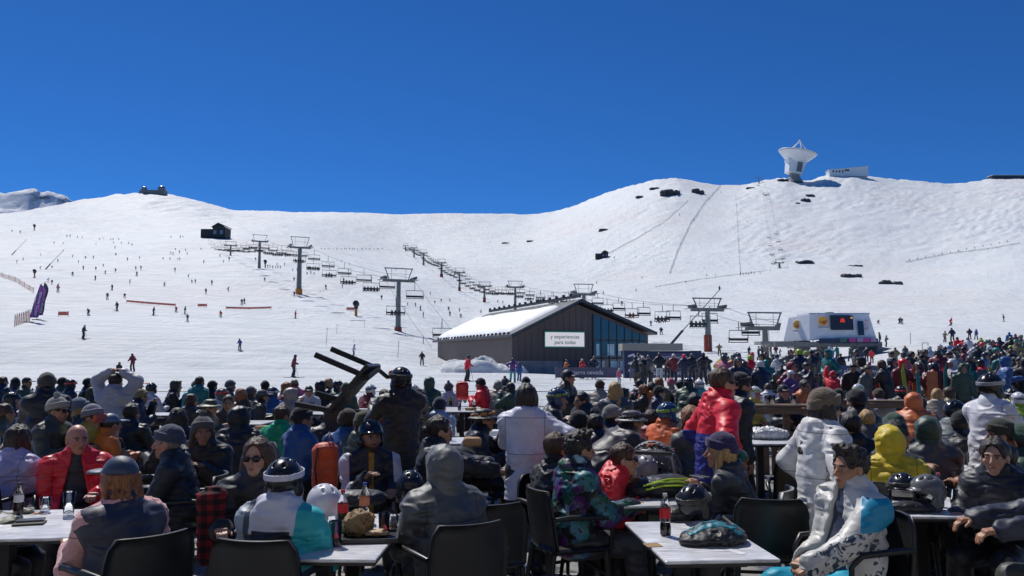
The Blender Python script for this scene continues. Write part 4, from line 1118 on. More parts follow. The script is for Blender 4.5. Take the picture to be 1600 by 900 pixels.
def head_piece(kind, h, **kw):
    k = (kind, round(h, 4), tuple(sorted(kw.items())))
    if k not in _hc:
        if kind == 'head': fn = f_head; lo, hi = (-.12, -.14, -.24), (.12, .15, .16)
        elif kind.startswith('hair_'): fn = f_hair(kind[5:], kw.get('seed', 0), kw.get('hatted')); lo, hi = HB
        else: fn = f_hat(kind); lo, hi = (-.2, -.22, -.26), (.2, .24, .23)
        _hc[k] = surf(fn, lo, hi, h)
    return _hc[k]

# ---- skeleton
def frame(fwd, up):
    z = nrm(up); y = nrm(np.asarray(fwd, f32) - z * float(np.dot(fwd, z))); x = np.cross(y, z); return np.stack([x, y, z], 1)   # columns
def ik(S, W, l1, l2, pole):
    S, W = np.asarray(S, f32), np.asarray(W, f32); v = W - S; L = np.linalg.norm(v); L2 = min(L, (l1 + l2) * .995); v = v / (L + 1e-9)
    W = S + v * L2; a = (l1 * l1 - l2 * l2 + L2 * L2) / (2 * L2); hh = math.sqrt(max(l1 * l1 - a * a, 0))
    p = np.asarray(pole, f32); p = nrm(p - v * float(p @ v)); return S + v * a + p * hh, W
HANDS = {   # wrist targets relative to the person: (right x, forward y, height z as part of shoulder height) and elbow pole
    'down': ((.31, .04, 'h', -.08), (0, -1, -.1)), 'lap': ((.09, .27, 'p', .10), (.35, -.6, -.4)), 'table': ((.15, .42, 'p', .24), (.42, -.4, -1)),
    'phone': ((.06, .34, 'p', .34), (.35, -.2, -1)), 'mouth': ((.05, .27, 'n', .02), (.5, .0, -1)), 'pocket': ((.235, .09, 'h', .06), (.6, -.5, 0)),
    'hip': ((.27, .02, 'h', .14), (1, -.5, 0)), 'headup': ((.10, .06, 'n', .30), (1, .25, .3)), 'fwd': ((.14, .42, 'n', -.22), (.4, 0, -1)), 'chest': ((.05, .26, 'n', -.16), (.45, 0, -.8)),
    'knee': ((.16, .40, 'p', .13), (.4, -.6, 0)), 'armrest': ((.27, .26, 'p', .20), (.5, -1, -.3)), 'reach': ((.18, .58, 'n', -.20), (.7, 0, -1)), 'poles': ((.30, .26, 'h', .06), (.4, -1, 0)), 'up': ((.28, .12, 'n', .42), (1, 0, 0)), 'carry': ((.22, .38, 'n', -.10), (.4, -.3, -1))}
def skeleton(sp):
    s = sp.get('s', 1.0); sit = sp.get('sit', False); lean = R(sp.get('lean', 4)); side = R(sp.get('side', 0)); tw = R(sp.get('twist', 0))
    J = {}; pz = (.475 if sit else .95 * s) - (sp.get('crouch', 0))
    Pv = V3(0, 0, pz)
    U = nrm((math.sin(side), math.sin(lean) * math.cos(side), math.cos(lean) * math.cos(side)))
    Xd = V3(math.cos(tw), -math.sin(tw), 0) ; Fd = V3(math.sin(tw), math.cos(tw), 0)
    Xs = nrm(Xd - U * float(Xd @ U)); Fs = np.cross(U, Xs)
    J.update(P=Pv, U=U, X=Xs, F=Fs, C=Pv + U * .30 * s, N=Pv + U * .50 * s + Fs * (.01))
    sh = sp.get('sh', 1.0)
    hy, hp, hr = R(sp.get('yaw', 0)), R(sp.get('nod', 6)), R(sp.get('tilt', 0))
    lf = lean * .45
    nf = nrm(V3(math.sin(side) * .5, math.sin(lf), math.cos(lf))); J['NU'] = nf
    Hc = J['N'] + nf * .150 * s + nrm(Fs) * .035
    hd = tw + hy; fw = V3(math.sin(hd) * math.cos(hp), math.cos(hd) * math.cos(hp), -math.sin(hp)); upv = V3(math.sin(hr) * math.cos(hd), -math.sin(hr) * math.sin(hd), 1)
    J['H'] = Hc; J['HM'] = frame(fw, upv); J['hs'] = sp.get('hs', 1.0) * (.5 + .5 * s)
    for k, q in (('L', -1), ('R', 1)):
        S = J['N'] - U * .065 * s + Xs * (q * .175 * s * sh); J['S' + k] = S
        hp_ = sp.get('hands', 'lap'); hp_ = hp_ if isinstance(hp_, (tuple, list)) and len(hp_) == 2 and not isinstance(hp_[0], (int, float)) else (hp_, hp_)
        tgt = hp_[0] if k == 'L' else hp_[1]
        if isinstance(tgt, str):
            (a, b, ref, dz), pole = HANDS[tgt]
            base = {'h': pz + 0 * s, 'p': pz, 'n': float(J['N'][2])}[ref]
            o = J['N'] * V3(1, 1, 0) if ref == 'n' else Pv * V3(1, 1, 0)
            W = o + Xd * (q * a * s) + Fd * b * s + V3(0, 0, base + dz * s)
        else: W = V3(*tgt); pole = (.8, -.3, -.6)
        pol = Xd * (q * pole[0]) + Fd * pole[1] + V3(0, 0, pole[2])
        E, W = ik(S, W, .285 * s, .255 * s, pol); J['E' + k] = E; J['W' + k] = W
        hj = Pv + V3(q * .095 * s, 0, -.02)
        if sit:
            sp_ = sp.get('spread', 6); sp_ = R(sp_); kn = hj + V3(q * math.sin(sp_), math.cos(sp_), -.04) * .44 * s
            an = V3(kn[0] + q * .02, kn[1] + sp.get('shin', 0.0), .10)
        else:
            st = sp.get('stride', .0) * q; cr = sp.get('crouch', 0)
            an = V3(hj[0] + q * sp.get('stance', .03), -.02 + st, .10)
            kn, an = ik(hj, an, .43 * s, .42 * s, (q * .15, 1, 0))
        J['h' + k] = hj; J['K' + k] = kn; J['A' + k] = an; J['T' + k] = nrm(V3(q * .2, 1, 0))
    return J
def wr(P, d, s, amp, fr=1.0):
    """cloth folds, only worked out close to the surface d = 0: sharp-crested creases that wander over the cloth"""
    r = np.zeros(len(P), f32); m = np.abs(d) < .055
    Q = P[m]
    if len(Q):
        a = vn3(Q, (5 * fr, 5 * fr, 7 * fr), s); w = Q + np.stack([a * .5, -a * .5, a], 1) * .17
        b = vn3(w, (4.5 * fr, 4.5 * fr, 19 * fr), s + 5); c = vn3(w + .5, (9 * fr, 9 * fr, 24 * fr), s + 9); g = np.clip(vn3(Q, (4, 4, 4), s + 3) * 2 + .85, .35, 1.4)
        r[m] = g * ((.24 - np.abs(b)) * amp + (.22 - np.abs(c)) * amp * .6)
    return d - r
def f_jacket(J, sp):
    s = sp.get('s', 1.0); p = sp.get('puff', .020) * .62; fat = sp.get('fat', 1.0); amp = sp.get('fold', .021) * 2.6; sd = sp.get('seed', 1)
    U, X, F_ = J['U'], J['X'], J['F']; hem = sp.get('hem', .17)
    def fn(P):
        d = ecap(P, J['P'] - U * (hem if not sp.get('sit') else .03), J['P'] + U * .16 * s, ((.178 * fat + p) * s, (.140 * fat + p) * s), ((.160 * fat + p) * s, (.126 * fat + p) * s), X)
        d = smin(d, ecap(P, J['P'] + U * .16 * s, J['C'] + U * .06 * s, ((.160 * fat + p) * s, (.126 * fat + p) * s), ((.172 + p) * s, (.118 + p) * s), X), .05)
        hs_ = .86 if sp.get('noarms') else 1.0; mid = (J['SL'] + J['SR']) / 2
        d = smin(d, ecap(P, mid + (J['SL'] - mid) * hs_ + U * -.015, mid + (J['SR'] - mid) * hs_ + U * -.015, (.07 + p, .062 + p), (.07 + p, .062 + p), F_), .05)
        d = smin(d, cone(P, J['N'] - U * .05, J['N'] + J['NU'] * .06 * s + F_ * .012, .098 + p * .5, .070 + p * .6), .05)
        for k in 'LR' if not sp.get('noarms') else '': d = smin(d, cone(P, J['N'] + J['NU'] * .02, J['S' + k] + U * .01, .062 + p * .6, .056 + p), .05)
        pu = sp.get('quilt', 0)
        if not sp.get('sit'): d = smax(d, -((P - J['P']) @ U + hem), .012)
        if not sp.get('noarms'):
            for k in 'LR':
                S, E, W = J['S' + k], J['E' + k], J['W' + k]; sl = sp.get('sleeve', 1.0)
                a = cone(P, S, E if sl >= 1 else S + (E - S) * sl * 1.4, .066 * s + p, .054 * s + p)
                if sl >= 1: a = smin(a, cone(P, E, E + (W - E) * .96, .055 * s + p, .042 * s + p), .03)
                d = smin(d, a, .024)
        if sp.get('hooddown'):
            M3 = np.stack([X, F_, U], 1); hb = J['N'] - F_ * .085 - U * .02
            d = smin(d, ell(P, hb, (.115, .042, .075), M3), .03)
            d = smin(d, smax(ell(P, J['N'] - F_ * .05 + U * .035, (.10, .075, .05), M3), -ell(P, J['N'] - F_ * .045 + U * .075, (.08, .06, .05), M3), .012), .02)
        d = wr(P, d, sd, amp, 1.35)
        if pu: d = d + .010 * np.abs(np.sin(((P - J['P']) @ U) * math.pi / .095)) ** .5 - .008
        if sp.get('sit'): d = smax(d, -(P[:, 2] - (J['P'][2] - .10)), .02)
        if sp.get('open'):                          # unzipped front shows the layer beneath
            q = P - J['N']; u, v, w = q @ X, q @ F_, q @ U
            d = smax(d, -np.maximum(np.abs(u) - (.035 + .10 * np.clip(-w / .5, 0, 1)), -(v - .02)), .012)
        return d
    pts = np.stack([J[k] for k in ('P', 'N', 'SL', 'SR', 'EL', 'ER', 'WL', 'WR')] + [J['P'] - U * (hem + .02)])
    return fn, pts.min(0) - .21, pts.max(0) + .21
def f_trousers(J, sp):
    s = sp.get('s', 1.0); amp = .040; wd = sp.get('baggy', .012)
    def fn(P):
        d = ell(P, J['P'] + V3(0, 0, -.02), (.158 * s, .118 * s, .13 * s))
        for k in 'LR':
            h, K, A = J['h' + k], J['K' + k], J['A' + k]
            l = smin(cone(P, h, K, .088 * s + wd, .066 * s + wd), cone(P, K, A + V3(0, 0, .02), .066 * s + wd, .060 * s + wd * 1.6), .03)
            d = smin(d, l, .04)
        d = wr(P, d, sp.get('seed', 1) + 40, amp)
        return smax(d, -(P[:, 2] - .09), .01)
    pts = np.stack([J[k] for k in ('P', 'hL', 'hR', 'KL', 'KR', 'AL', 'AR')]); return fn, pts.min(0) - .2, pts.max(0) + .2
def f_boot(J, sp, k):
    A, T = J['A' + k], J['T' + k]; a = V3(A[0], A[1], .06)
    def fn(P):
        b = smin(cone(P, A + V3(0, 0, .16), a, .068, .064), cone(P, a - T * .06, a + T * .15, .060, .048), .03)
        return smax(b, -(P[:, 2] - .006), .006)
    return fn, A - V3(.16, .2, .15), A + V3(.16, .28, .27)
def hand_mesh(J, k, sp, h, glove):
    """palm, four unequal bent fingers and a thumb leaving its side"""
    W, E = J['W' + k], J['E' + k]; q = -1 if k == 'L' else 1
    Fd = nrm(W - E); hd = sp.get('grip', 0.55); s = .95 * sp.get('s', 1) ** .5
    down = sp.get('palm', (0, 0, -1)); n = np.asarray(down, f32) - Fd * float(np.dot(down, Fd))
    if np.linalg.norm(n) < .3: n = np.asarray(J['X'], f32) * -q - Fd * float(np.dot(J['X'], Fd)) * -q
    n = nrm(n); T = np.cross(Fd, n); T = T if float(T @ J['X']) * -q > 0 else -T       # T: thumb side, inwards
    g = .005 if glove else 0.0
    M = np.stack([T, Fd, n], 1)
    fs = []
    for i, (o, L, r) in enumerate(((.028, .078, .0088), (.009, .086, .0092), (-.011, .080, .0088), (-.029, .062, .008))):
        b = W + Fd * .088 * s + T * o * s; c1 = hd * (1 + .12 * i); c2 = hd * 2.0
        m1 = b + (Fd * math.cos(c1) + n * math.sin(c1)) * L * .52 * s; m2 = m1 + (Fd * math.cos(c2) + n * math.sin(c2)) * L * .5 * s
        fs.append((b - Fd * .02, m1, m2, r + g))
    tb = W + Fd * .03 * s + T * .03 * s; t1 = tb + nrm(T * .7 + Fd * .7 + n * .35) * .042 * s; t2 = t1 + nrm(T * .15 + Fd * .9 + n * .5) * .034 * s
    def fn(P):
        d = rbox(P, W + Fd * .05 * s, (.042 * s + g, .048 * s, .016 + g), .014, M)
        d = smin(d, cone(P, W - Fd * .05, W + Fd * .015, .029 + g * 2, .026 + g), .02)
        for b, m1, m2, r in fs: d = smin(d, np.minimum(cone(P, b, m1, r * 1.05, r), cone(P, m1, m2, r, r * .85)), .004 + g * .4)
        return smin(d, np.minimum(cone(P, tb, t1, .0125 + g, .0105 + g), cone(P, t1, t2, .0105 + g, .0085 + g)), .010)
    c = W + Fd * .06; return surf(fn, c - .145, c + .145, h)
def f_body(J, sp):
    s = sp.get('s', 1.0)
    def fn(P):
        d = ecap(P, J['P'], J['C'] + J['U'] * .08, (.14 * s, .10 * s), (.15 * s, .095 * s), J['X'])
        d = smin(d, cone(P, J['SL'], J['SR'], .05, .05), .04); d = smin(d, cone(P, J['C'], J['H'] - J['HM'][:, 2] * .08, .06, .05), .04)
        for k in 'LR':
            d = smin(d, smin(cone(P, J['S' + k], J['E' + k], .045, .038), cone(P, J['E' + k], J['W' + k], .038, .028), .02), .03)
            d = smin(d, smin(cone(P, J['h' + k], J['K' + k], .07, .05), cone(P, J['K' + k], J['A' + k], .05, .04), .02), .04)
            d = smin(d, cone(P, J['A' + k], V3(*J['A' + k][:2], .06) + J['T' + k] * .12, .04, .035), .02)
        return d
    pts = np.stack([J[k] for k in ('P', 'C', 'N', 'H', 'SL', 'SR', 'EL', 'ER', 'WL', 'WR', 'KL', 'KR', 'AL', 'AR')]); return fn, pts.min(0) - .16, pts.max(0) + .16

# ---- cloth, skin and hair materials
def creases(nt, b, co, fine=None, amt=.06):
    """crisp ridged creases and puckers of a quilted shell"""
    L = nt.links.new
    w0 = N(nt, 'ShaderNodeTexNoise', i_Scale=5.0, i_Detail=2.0); L(co, w0.inputs['Vector'])
    mv = N(nt, 'ShaderNodeMix', data_type='VECTOR'); mv.inputs['Factor'].default_value = .14; L(co, mv.inputs['A']); L(w0.outputs['Color'], mv.inputs['B'])
    mp = N(nt, 'ShaderNodeMapping'); mp.inputs['Scale'].default_value = (4.5, 4.5, 17); L(mv.outputs['Result'], mp.inputs[0])
    r1 = N(nt, 'ShaderNodeTexNoise', noise_type='RIDGED_MULTIFRACTAL', i_Scale=1.0, i_Detail=4.0, i_Roughness=.5); L(mp.outputs[0], r1.inputs['Vector'])
    src = r1.outputs[0]
    if fine is not None:
        ad = N(nt, 'ShaderNodeMath', operation='MULTIPLY_ADD'); ad.inputs[1].default_value = amt; L(fine, ad.inputs[0]); L(src, ad.inputs[2]); src = ad.outputs[0]
    bump(nt, b, src, .85, .030)
def seams(nt, z0):
    """stitched yoke, armhole and side seams: 1 on a seam, else 0"""
    L = nt.links.new; tc = N(nt, 'ShaderNodeTexCoord'); sx = N(nt, 'ShaderNodeSeparateXYZ'); L(tc.outputs['Object'], sx.inputs[0]); out = None
    for i, at_, ab in ((2, z0, 0), (0, .168, 1), (2, z0 - .30, 0)):
        src = sx.outputs[i]
        if ab: a = N(nt, 'ShaderNodeMath', operation='ABSOLUTE'); L(src, a.inputs[0]); src = a.outputs[0]
        cmp = N(nt, 'ShaderNodeMath', operation='COMPARE'); L(src, cmp.inputs[0]); cmp.inputs[1].default_value = at_; cmp.inputs[2].default_value = .0032
        if out is None: out = cmp.outputs[0]
        else: m = N(nt, 'ShaderNodeMath', operation='MAXIMUM'); L(out, m.inputs[0]); L(cmp.outputs[0], m.inputs[1]); out = m.outputs[0]
    return out
def cloth(c, kind='shell', seam=None):
    key = ('cloth', tuple(round(x, 3) for x in c), kind, seam)
    if key in MATS: return MATS[key]
    m, nt, b = _new('cloth_%d' % len(MATS)); L = nt.links.new
    co = coords(nt); n = N(nt, 'ShaderNodeTexNoise', i_Scale=7.0, i_Detail=7.0, i_Roughness=.6, i_Distortion=.7); L(co, n.inputs['Vector'])
    w = N(nt, 'ShaderNodeTexNoise', i_Scale=260.0 if kind != 'knit' else 90.0, i_Detail=2.0); L(co, w.inputs['Vector'])
    base = ramp(nt, n.outputs[0], [(.3, [x * .82 for x in c]), (.7, [min(1, x * 1.12) for x in c])])
    if seam:
        mq = N(nt, 'ShaderNodeMix', data_type='RGBA'); L(seams(nt, seam), mq.inputs['Factor']); L(base, mq.inputs['A']); mq.inputs['B'].default_value = (*[x * .35 + .004 for x in c], 1); base = mq.outputs['Result']
    L(base, b.inputs['Base Color'])
    b.inputs['Roughness'].default_value = {'shell': .44, 'knit': .95, 'gloss': .32}.get(kind, .6)
    b.inputs['Sheen Weight'].default_value = .25 if kind == 'knit' else .08
    creases(nt, b, co, w.outputs[0], .06 if kind != 'knit' else .3)
    MATS[key] = m; return m
def panels(name, base, rules):
    """cloth of several colours: rules are (axis, lo, hi, colour) boxes in the figure's own space, later ones win"""
    m, nt, b = _new(name); L = nt.links.new
    tc = N(nt, 'ShaderNodeTexCoord'); sx = N(nt, 'ShaderNodeSeparateXYZ'); L(tc.outputs['Object'], sx.inputs[0])
    n = N(nt, 'ShaderNodeTexNoise', i_Scale=7.0, i_Detail=7.0, i_Distortion=.7); L(tc.outputs['Object'], n.inputs['Vector'])
    cur = None
    col = N(nt, 'ShaderNodeRGB'); col.outputs[0].default_value = (*base, 1); cur = col.outputs[0]
    for conds, c in rules:
        f = None
        for axis, lo, hi in conds:
            src = sx.outputs['XYZ'.index(axis)]
            a = N(nt, 'ShaderNodeMath', operation='GREATER_THAN'); L(src, a.inputs[0]); a.inputs[1].default_value = lo
            d = N(nt, 'ShaderNodeMath', operation='LESS_THAN'); L(src, d.inputs[0]); d.inputs[1].default_value = hi
            e = N(nt, 'ShaderNodeMath', operation='MULTIPLY'); L(a.outputs[0], e.inputs[0]); L(d.outputs[0], e.inputs[1])
            if f is None: f = e.outputs[0]
            else: g = N(nt, 'ShaderNodeMath', operation='MULTIPLY'); L(f, g.inputs[0]); L(e.outputs[0], g.inputs[1]); f = g.outputs[0]
        mx = N(nt, 'ShaderNodeMix', data_type='RGBA'); L(f, mx.inputs['Factor']); L(cur, mx.inputs['A']); mx.inputs['B'].default_value = (*c, 1); cur = mx.outputs['Result']
    L(cur, b.inputs['Base Color']); b.inputs['Roughness'].default_value = .5
    creases(nt, b, tc.outputs['Object'])
    return m
def skin_mat():
    m, nt, b = _new('skin'); L = nt.links.new
    a = N(nt, 'ShaderNodeVertexColor', layer_name='Col'); co = coords(nt)
    n = N(nt, 'ShaderNodeTexNoise', i_Scale=45.0, i_Detail=5.0); L(co, n.inputs['Vector'])
    mx = N(nt, 'ShaderNodeMix', data_type='RGBA', blend_type='MULTIPLY'); mx.inputs['Factor'].default_value = .5
    L(a.outputs[0], mx.inputs['A']); L(ramp(nt, n.outputs[0], [(.3, (.78, .72, .70)), (.7, (1, 1, 1))]), mx.inputs['B']); L(mx.outputs['Result'], b.inputs['Base Color'])
    b.inputs['Roughness'].default_value = .45; b.inputs['Subsurface Weight'].default_value = .12; b.inputs['Subsurface Radius'].default_value = (.012, .005, .003)
    bump(nt, b, n.outputs[0], .25, .002); return m
SKIN = skin_mat()
def hair_mat(c):
    key = ('hair', tuple(round(x, 3) for x in c))
    if key in MATS: return MATS[key]
    m, nt, b = _new('hair_%d' % len(MATS)); co = coords(nt, scale=(160, 160, 18))
    n = N(nt, 'ShaderNodeTexNoise', i_Scale=1.0, i_Detail=6.0, i_Distortion=1.2); nt.links.new(co, n.inputs['Vector'])
    nt.links.new(ramp(nt, n.outputs[0], [(.35, [x * .45 for x in c]), (.65, [x * 1.5 for x in c])]), b.inputs['Base Color'])
    b.inputs['Roughness'].default_value = .42; bump(nt, b, n.outputs[0], .9, .006)
    MATS[key] = m; return m
LENS = plain('dark_lens', (.008, .009, .012), .06, 0, .1, 5)
SKINS = {'fair': (.50, .29, .20), 'tan': (.40, .21, .13), 'ruddy': (.50, .24, .17), 'olive': (.33, .19, .12)}
HAIRS = {'black': (.010, .008, .008), 'dark': (.022, .014, .010), 'brown': (.065, .030, .014), 'auburn': (.24, .085, .025), 'blond': (.42, .25, .09), 'grey': (.20, .19, .18)}

def xf(V, M, c, s=1.0): return (V * s) @ M.T + c
def person_meshes(sp, res):
    """res: 0 near (fine), 1 middle, 2 far. -> list of (part name, mesh, material)"""
    J = skeleton(sp); out = {}
    hj, hh, hb = ((.0135, .0062, .030), (.022, .011, .045), (.034, .018, .06))[res]
    hj = sp.get('vox', hj)
    skin = SKINS[sp.get('skin', 'tan')]; hair = HAIRS[sp.get('haircol', 'dark')]
    HM, H, hs = J['HM'], J['H'], J['hs']
    v, q = head_piece('head', hh); c = head_col(v, skin, hair, sp.get('beard', 0)); Vs, Qs, Cs = [xf(v, HM, H, hs)], [q], [c]
    hm = []
    if not sp.get('nohands'):
        for k in 'LR':
            v, q = hand_mesh(J, k, sp, (.006, .010, .018)[res], sp.get('glove') is not None)
            if sp.get('glove') is None: Vs.append(v); Qs.append(q); Cs.append(np.tile(np.asarray(skin, f32), (len(v), 1)))
            else: hm.append((v, q))
    fn, lo, hi = f_body(J, sp); v, q = surf(fn, lo, hi, hb); Vs.append(v); Qs.append(q); Cs.append(np.tile(np.asarray(skin, f32), (len(v), 1)))
    o = 0; QQ = []
    for v, q in zip(Vs, Qs): QQ.append(q + o); o += len(v)
    out['body'] = mesh_np('person', np.concatenate(Vs), np.concatenate(QQ), SKIN, col=np.concatenate(Cs))
    for v, q in hm: out.setdefault('glove', []).append(mesh_np('glove', v, q, cloth(sp['glove'])))
    fn, lo, hi = f_jacket(J, sp); v, q = surf(fn, lo, hi, hj); out['jacket'] = mesh_np('jacket', v, q, sp.get('jmat') or cloth(sp.get('jacket', (.02, .02, .025)), sp.get('jkind', 'shell'), None if res else (.83 if sp.get('sit') else 1.30)))
    if sp.get('open'):
        s2 = dict(sp); s2.update(puff=-.012, open=False, hooddown=False, fold=.006); fn, lo, hi = f_jacket(J, s2); v, q = surf(fn, lo, hi, hj * 1.3); out['shirt'] = mesh_np('shirt', v, q, cloth(sp['open']))
    if sp.get('vest'):
        s2 = dict(sp); s2.update(puff=sp.get('puff', .02) + .050, noarms=1, hooddown=False, quilt=0, open=False, fold=.012, seed=33); fn, lo, hi = f_jacket(J, s2); v, q = surf(fn, lo, hi, hj); out['vest'] = mesh_np('vest', v, q, cloth(sp['vest']))
    if sp.get('under'):
        s2 = dict(sp); s2.update(puff=-.006, sleeve=1.0, hooddown=False, fold=.008, hem=.05); fn, lo, hi = f_jacket(J, s2); v, q = surf(fn, lo, hi, hj * 1.2); out['undershirt'] = mesh_np('undershirt', v, q, cloth(sp['under']))
    fn, lo, hi = f_trousers(J, sp); v, q = surf(fn, lo, hi, hj * 1.25); out['trousers'] = mesh_np('trousers', v, q, sp.get('tmat') or cloth(sp.get('trousers', (.015, .015, .018))))
    for k in ('L', 'R') if not sp.get('noboots') else ():
        fn, lo, hi = f_boot(J, sp, k); v, q = surf(fn, lo, hi, hj * 1.25); out.setdefault('boot', []).append(mesh_np('boot', v, q, cloth(sp.get('boots', (.02, .02, .022)), 'gloss')))
    if sp.get('hair', 'short') != 'none':
        v, q = head_piece('hair_' + sp.get('hair', 'short'), hh * 1.1, seed=sp.get('hseed', 0), hatted=sp.get('hat') in ('beanie', 'bobble', 'cap', 'bucket', 'helmet')); out['hair'] = mesh_np('hair', xf(v, HM, H, hs), q, hair_mat(hair))
    for nm, part, dflt in (('hat', sp.get('hatname', 'hat'), (.03, .03, .035)), ('extra', None, (.01, .01, .01)), ('extra2', None, (.01, .01, .01))):
        k = sp.get(nm)
        if not k: continue
        v, q = head_piece(k, hh * (1.0 if k not in ('sunglasses', 'lens') else .85))
        pn = {'beanie': 'beanie', 'bobble': 'beanie', 'cap': 'cap', 'bucket': 'hat', 'helmet': 'helmet', 'hood': 'hood', 'sunglasses': 'sunglasses', 'goggles': 'goggles', 'goggles_up': 'goggles', 'goggle_strap': 'goggle_strap', 'headphones': 'headphones', 'neck_gaiter': 'neck_gaiter', 'lens': 'goggle_lens'}[k]
        c = sp.get(nm + 'col', dflt)
        mat = sp.get(nm + 'mat') or (LENS if k in ('sunglasses', 'lens') else plain('hard_%s' % (c,), c, .25, 0, .12, 9) if k in ('helmet', 'headphones') else cloth(c, 'knit' if k in ('beanie', 'bobble') else 'shell'))
        out[pn] = mesh_np(pn, xf(v, HM, H, hs), q, mat)
    return out, J
def add_person(sp, res, loc, heading, label, group=None, cache=None):
    """heading in degrees: 0 faces away from the camera, 90 faces right"""
    if cache is not None and cache in PCACHE: parts, J = PCACHE[cache]
    else:
        parts, J = person_meshes(sp, res)
        if cache is not None: PCACHE[cache] = (parts, J)
    o = link('person', parts['body'], None, loc, (0, 0, -R(heading)))
    tag(o, label, 'person', group)
    for k, m in parts.items():
        if k == 'body': continue
        for mm in (m if isinstance(m, list) else [m]): link(k, mm, o)
    return o, J
PCACHE = {}

TOPS = {'helmet': .158, 'beanie': .160, 'bobble': .205, 'hood': .166, 'cap': .142, 'bucket': .135, None: .135}
def place(px, py, sp, heading, res, label, d=None, group=None):
    """puts a figure so that the top of its head is seen at (px, py); standing figures are scaled to fit, seated ones moved"""
    sp = dict(sp); t = tan_el(py); top = TOPS.get(sp.get('hat'), .135)
    if sp.get('hair') == 'none' and not sp.get('hat'): top = .122
    dz = 0.0
    for _ in range(6):
        J = skeleton(sp); zt = float(J['H'][2] + J['HM'][2, 2] * top * J['hs'])
        if d is None: dd = (CAMZ - zt) / -t
        else:
            dd = d; need = CAMZ + t * d
            if sp.get('sit'): dz = max(-.2, min(.2, need - zt))
            elif not sp.get('fix'): sp['s'] = max(.55, min(1.14, sp.get('s', 1.0) * need / zt))
    a = -R(heading); hx, hy = float(J['H'][0]), float(J['H'][1])
    ox, oy = hx * math.cos(a) - hy * math.sin(a), hx * math.sin(a) + hy * math.cos(a)
    X = (px - 800) / F * dd * (1 / (CP - (450 - py) / F * SP)) 
    base = sp.get('ground', 0.0)
    o, J = add_person(sp, res, (X - ox, dd - oy, dz + base), heading, label, group)
    return o, J
# ------------------------------------------------------------------ terrace furniture
def table_mat():
    m, nt, b = _new('whitewashed_table_top'); L = nt.links.new
    co = coords(nt, scale=(3.0, 30, 10)); n = N(nt, 'ShaderNodeTexNoise', i_Scale=1.6, i_Detail=9.0, i_Roughness=.72, i_Distortion=.5); L(co, n.inputs['Vector'])
    co2 = coords(nt, scale=(1, 1, 1)); n2 = N(nt, 'ShaderNodeTexNoise', i_Scale=5.0, i_Detail=6.0); L(co2, n2.inputs['Vector'])
    mx = N(nt, 'ShaderNodeMix', data_type='RGBA', blend_type='MULTIPLY'); mx.inputs['Factor'].default_value = .7
    L(ramp(nt, n.outputs[0], [(.30, (.20, .20, .21)), (.42, (.55, .55, .56)), (.56, (.84, .84, .84))]), mx.inputs['A']); L(ramp(nt, n2.outputs[0], [(.35, (.7, .7, .72)), (.6, (1, 1, 1))]), mx.inputs['B'])
    L(mx.outputs['Result'], b.inputs['Base Color']); b.inputs['Roughness'].default_value = .30; bump(nt, b, n.outputs[0], .2, .002)
    return m
TABLE = table_mat()
EDGE = plain('black_edge', (.02, .02, .022), .5)
IRON = plain('black_iron', (.018, .018, .02), .5, .3, .2, 8)
TZ = .74
def on(px, py, z=TZ):
    d = (CAMZ - z) / -tan_el(py); return at(px, py, d)
def table(x, y, w, l, rz, label, top=None, trestle=False):
    t = empty('terrace_table', (x, y, 0.012), R(rz), label, 'table', 'terrace tables')
    MB().box((0, 0, TZ - .022), (w, l, .018), bev=.004).build('table_top', top or TABLE, t)
    MB().box((0, 0, TZ - .040), (w - .012, l - .012, .017)).build('edge_board', EDGE, t)
    if trestle:
        for sx in (-1, 1):
            for sy in (-1, 1): MB().bar((sx * w * .44, sy * l * .42, 0), (sx * w * .40, sy * l * .38, TZ - .05), .05, .05).build('leg', IRON, t)
    else:
        for sy in ((-1, 1) if l > .95 else (0,)):
            MB().box((0, sy * l * .28, TZ * .5 - .02), (.09, .09, TZ - .06), bev=.01).build('column', IRON, t)
            MB().box((0, sy * l * .28, .012), (w * .62, .42, .02), bev=.004).build('foot_plate', IRON, t)
            MB().box((0, sy * l * .28, TZ - .06), (w * .5, .3, .02)).build('bracket', IRON, t)
    return t
BLK = plain('black_chair_plastic', (.009, .010, .012), .42, 0, .25, 10)
GRC = plain('grey_chair_plastic', (.22, .23, .24), .42, 0, .15, 10)
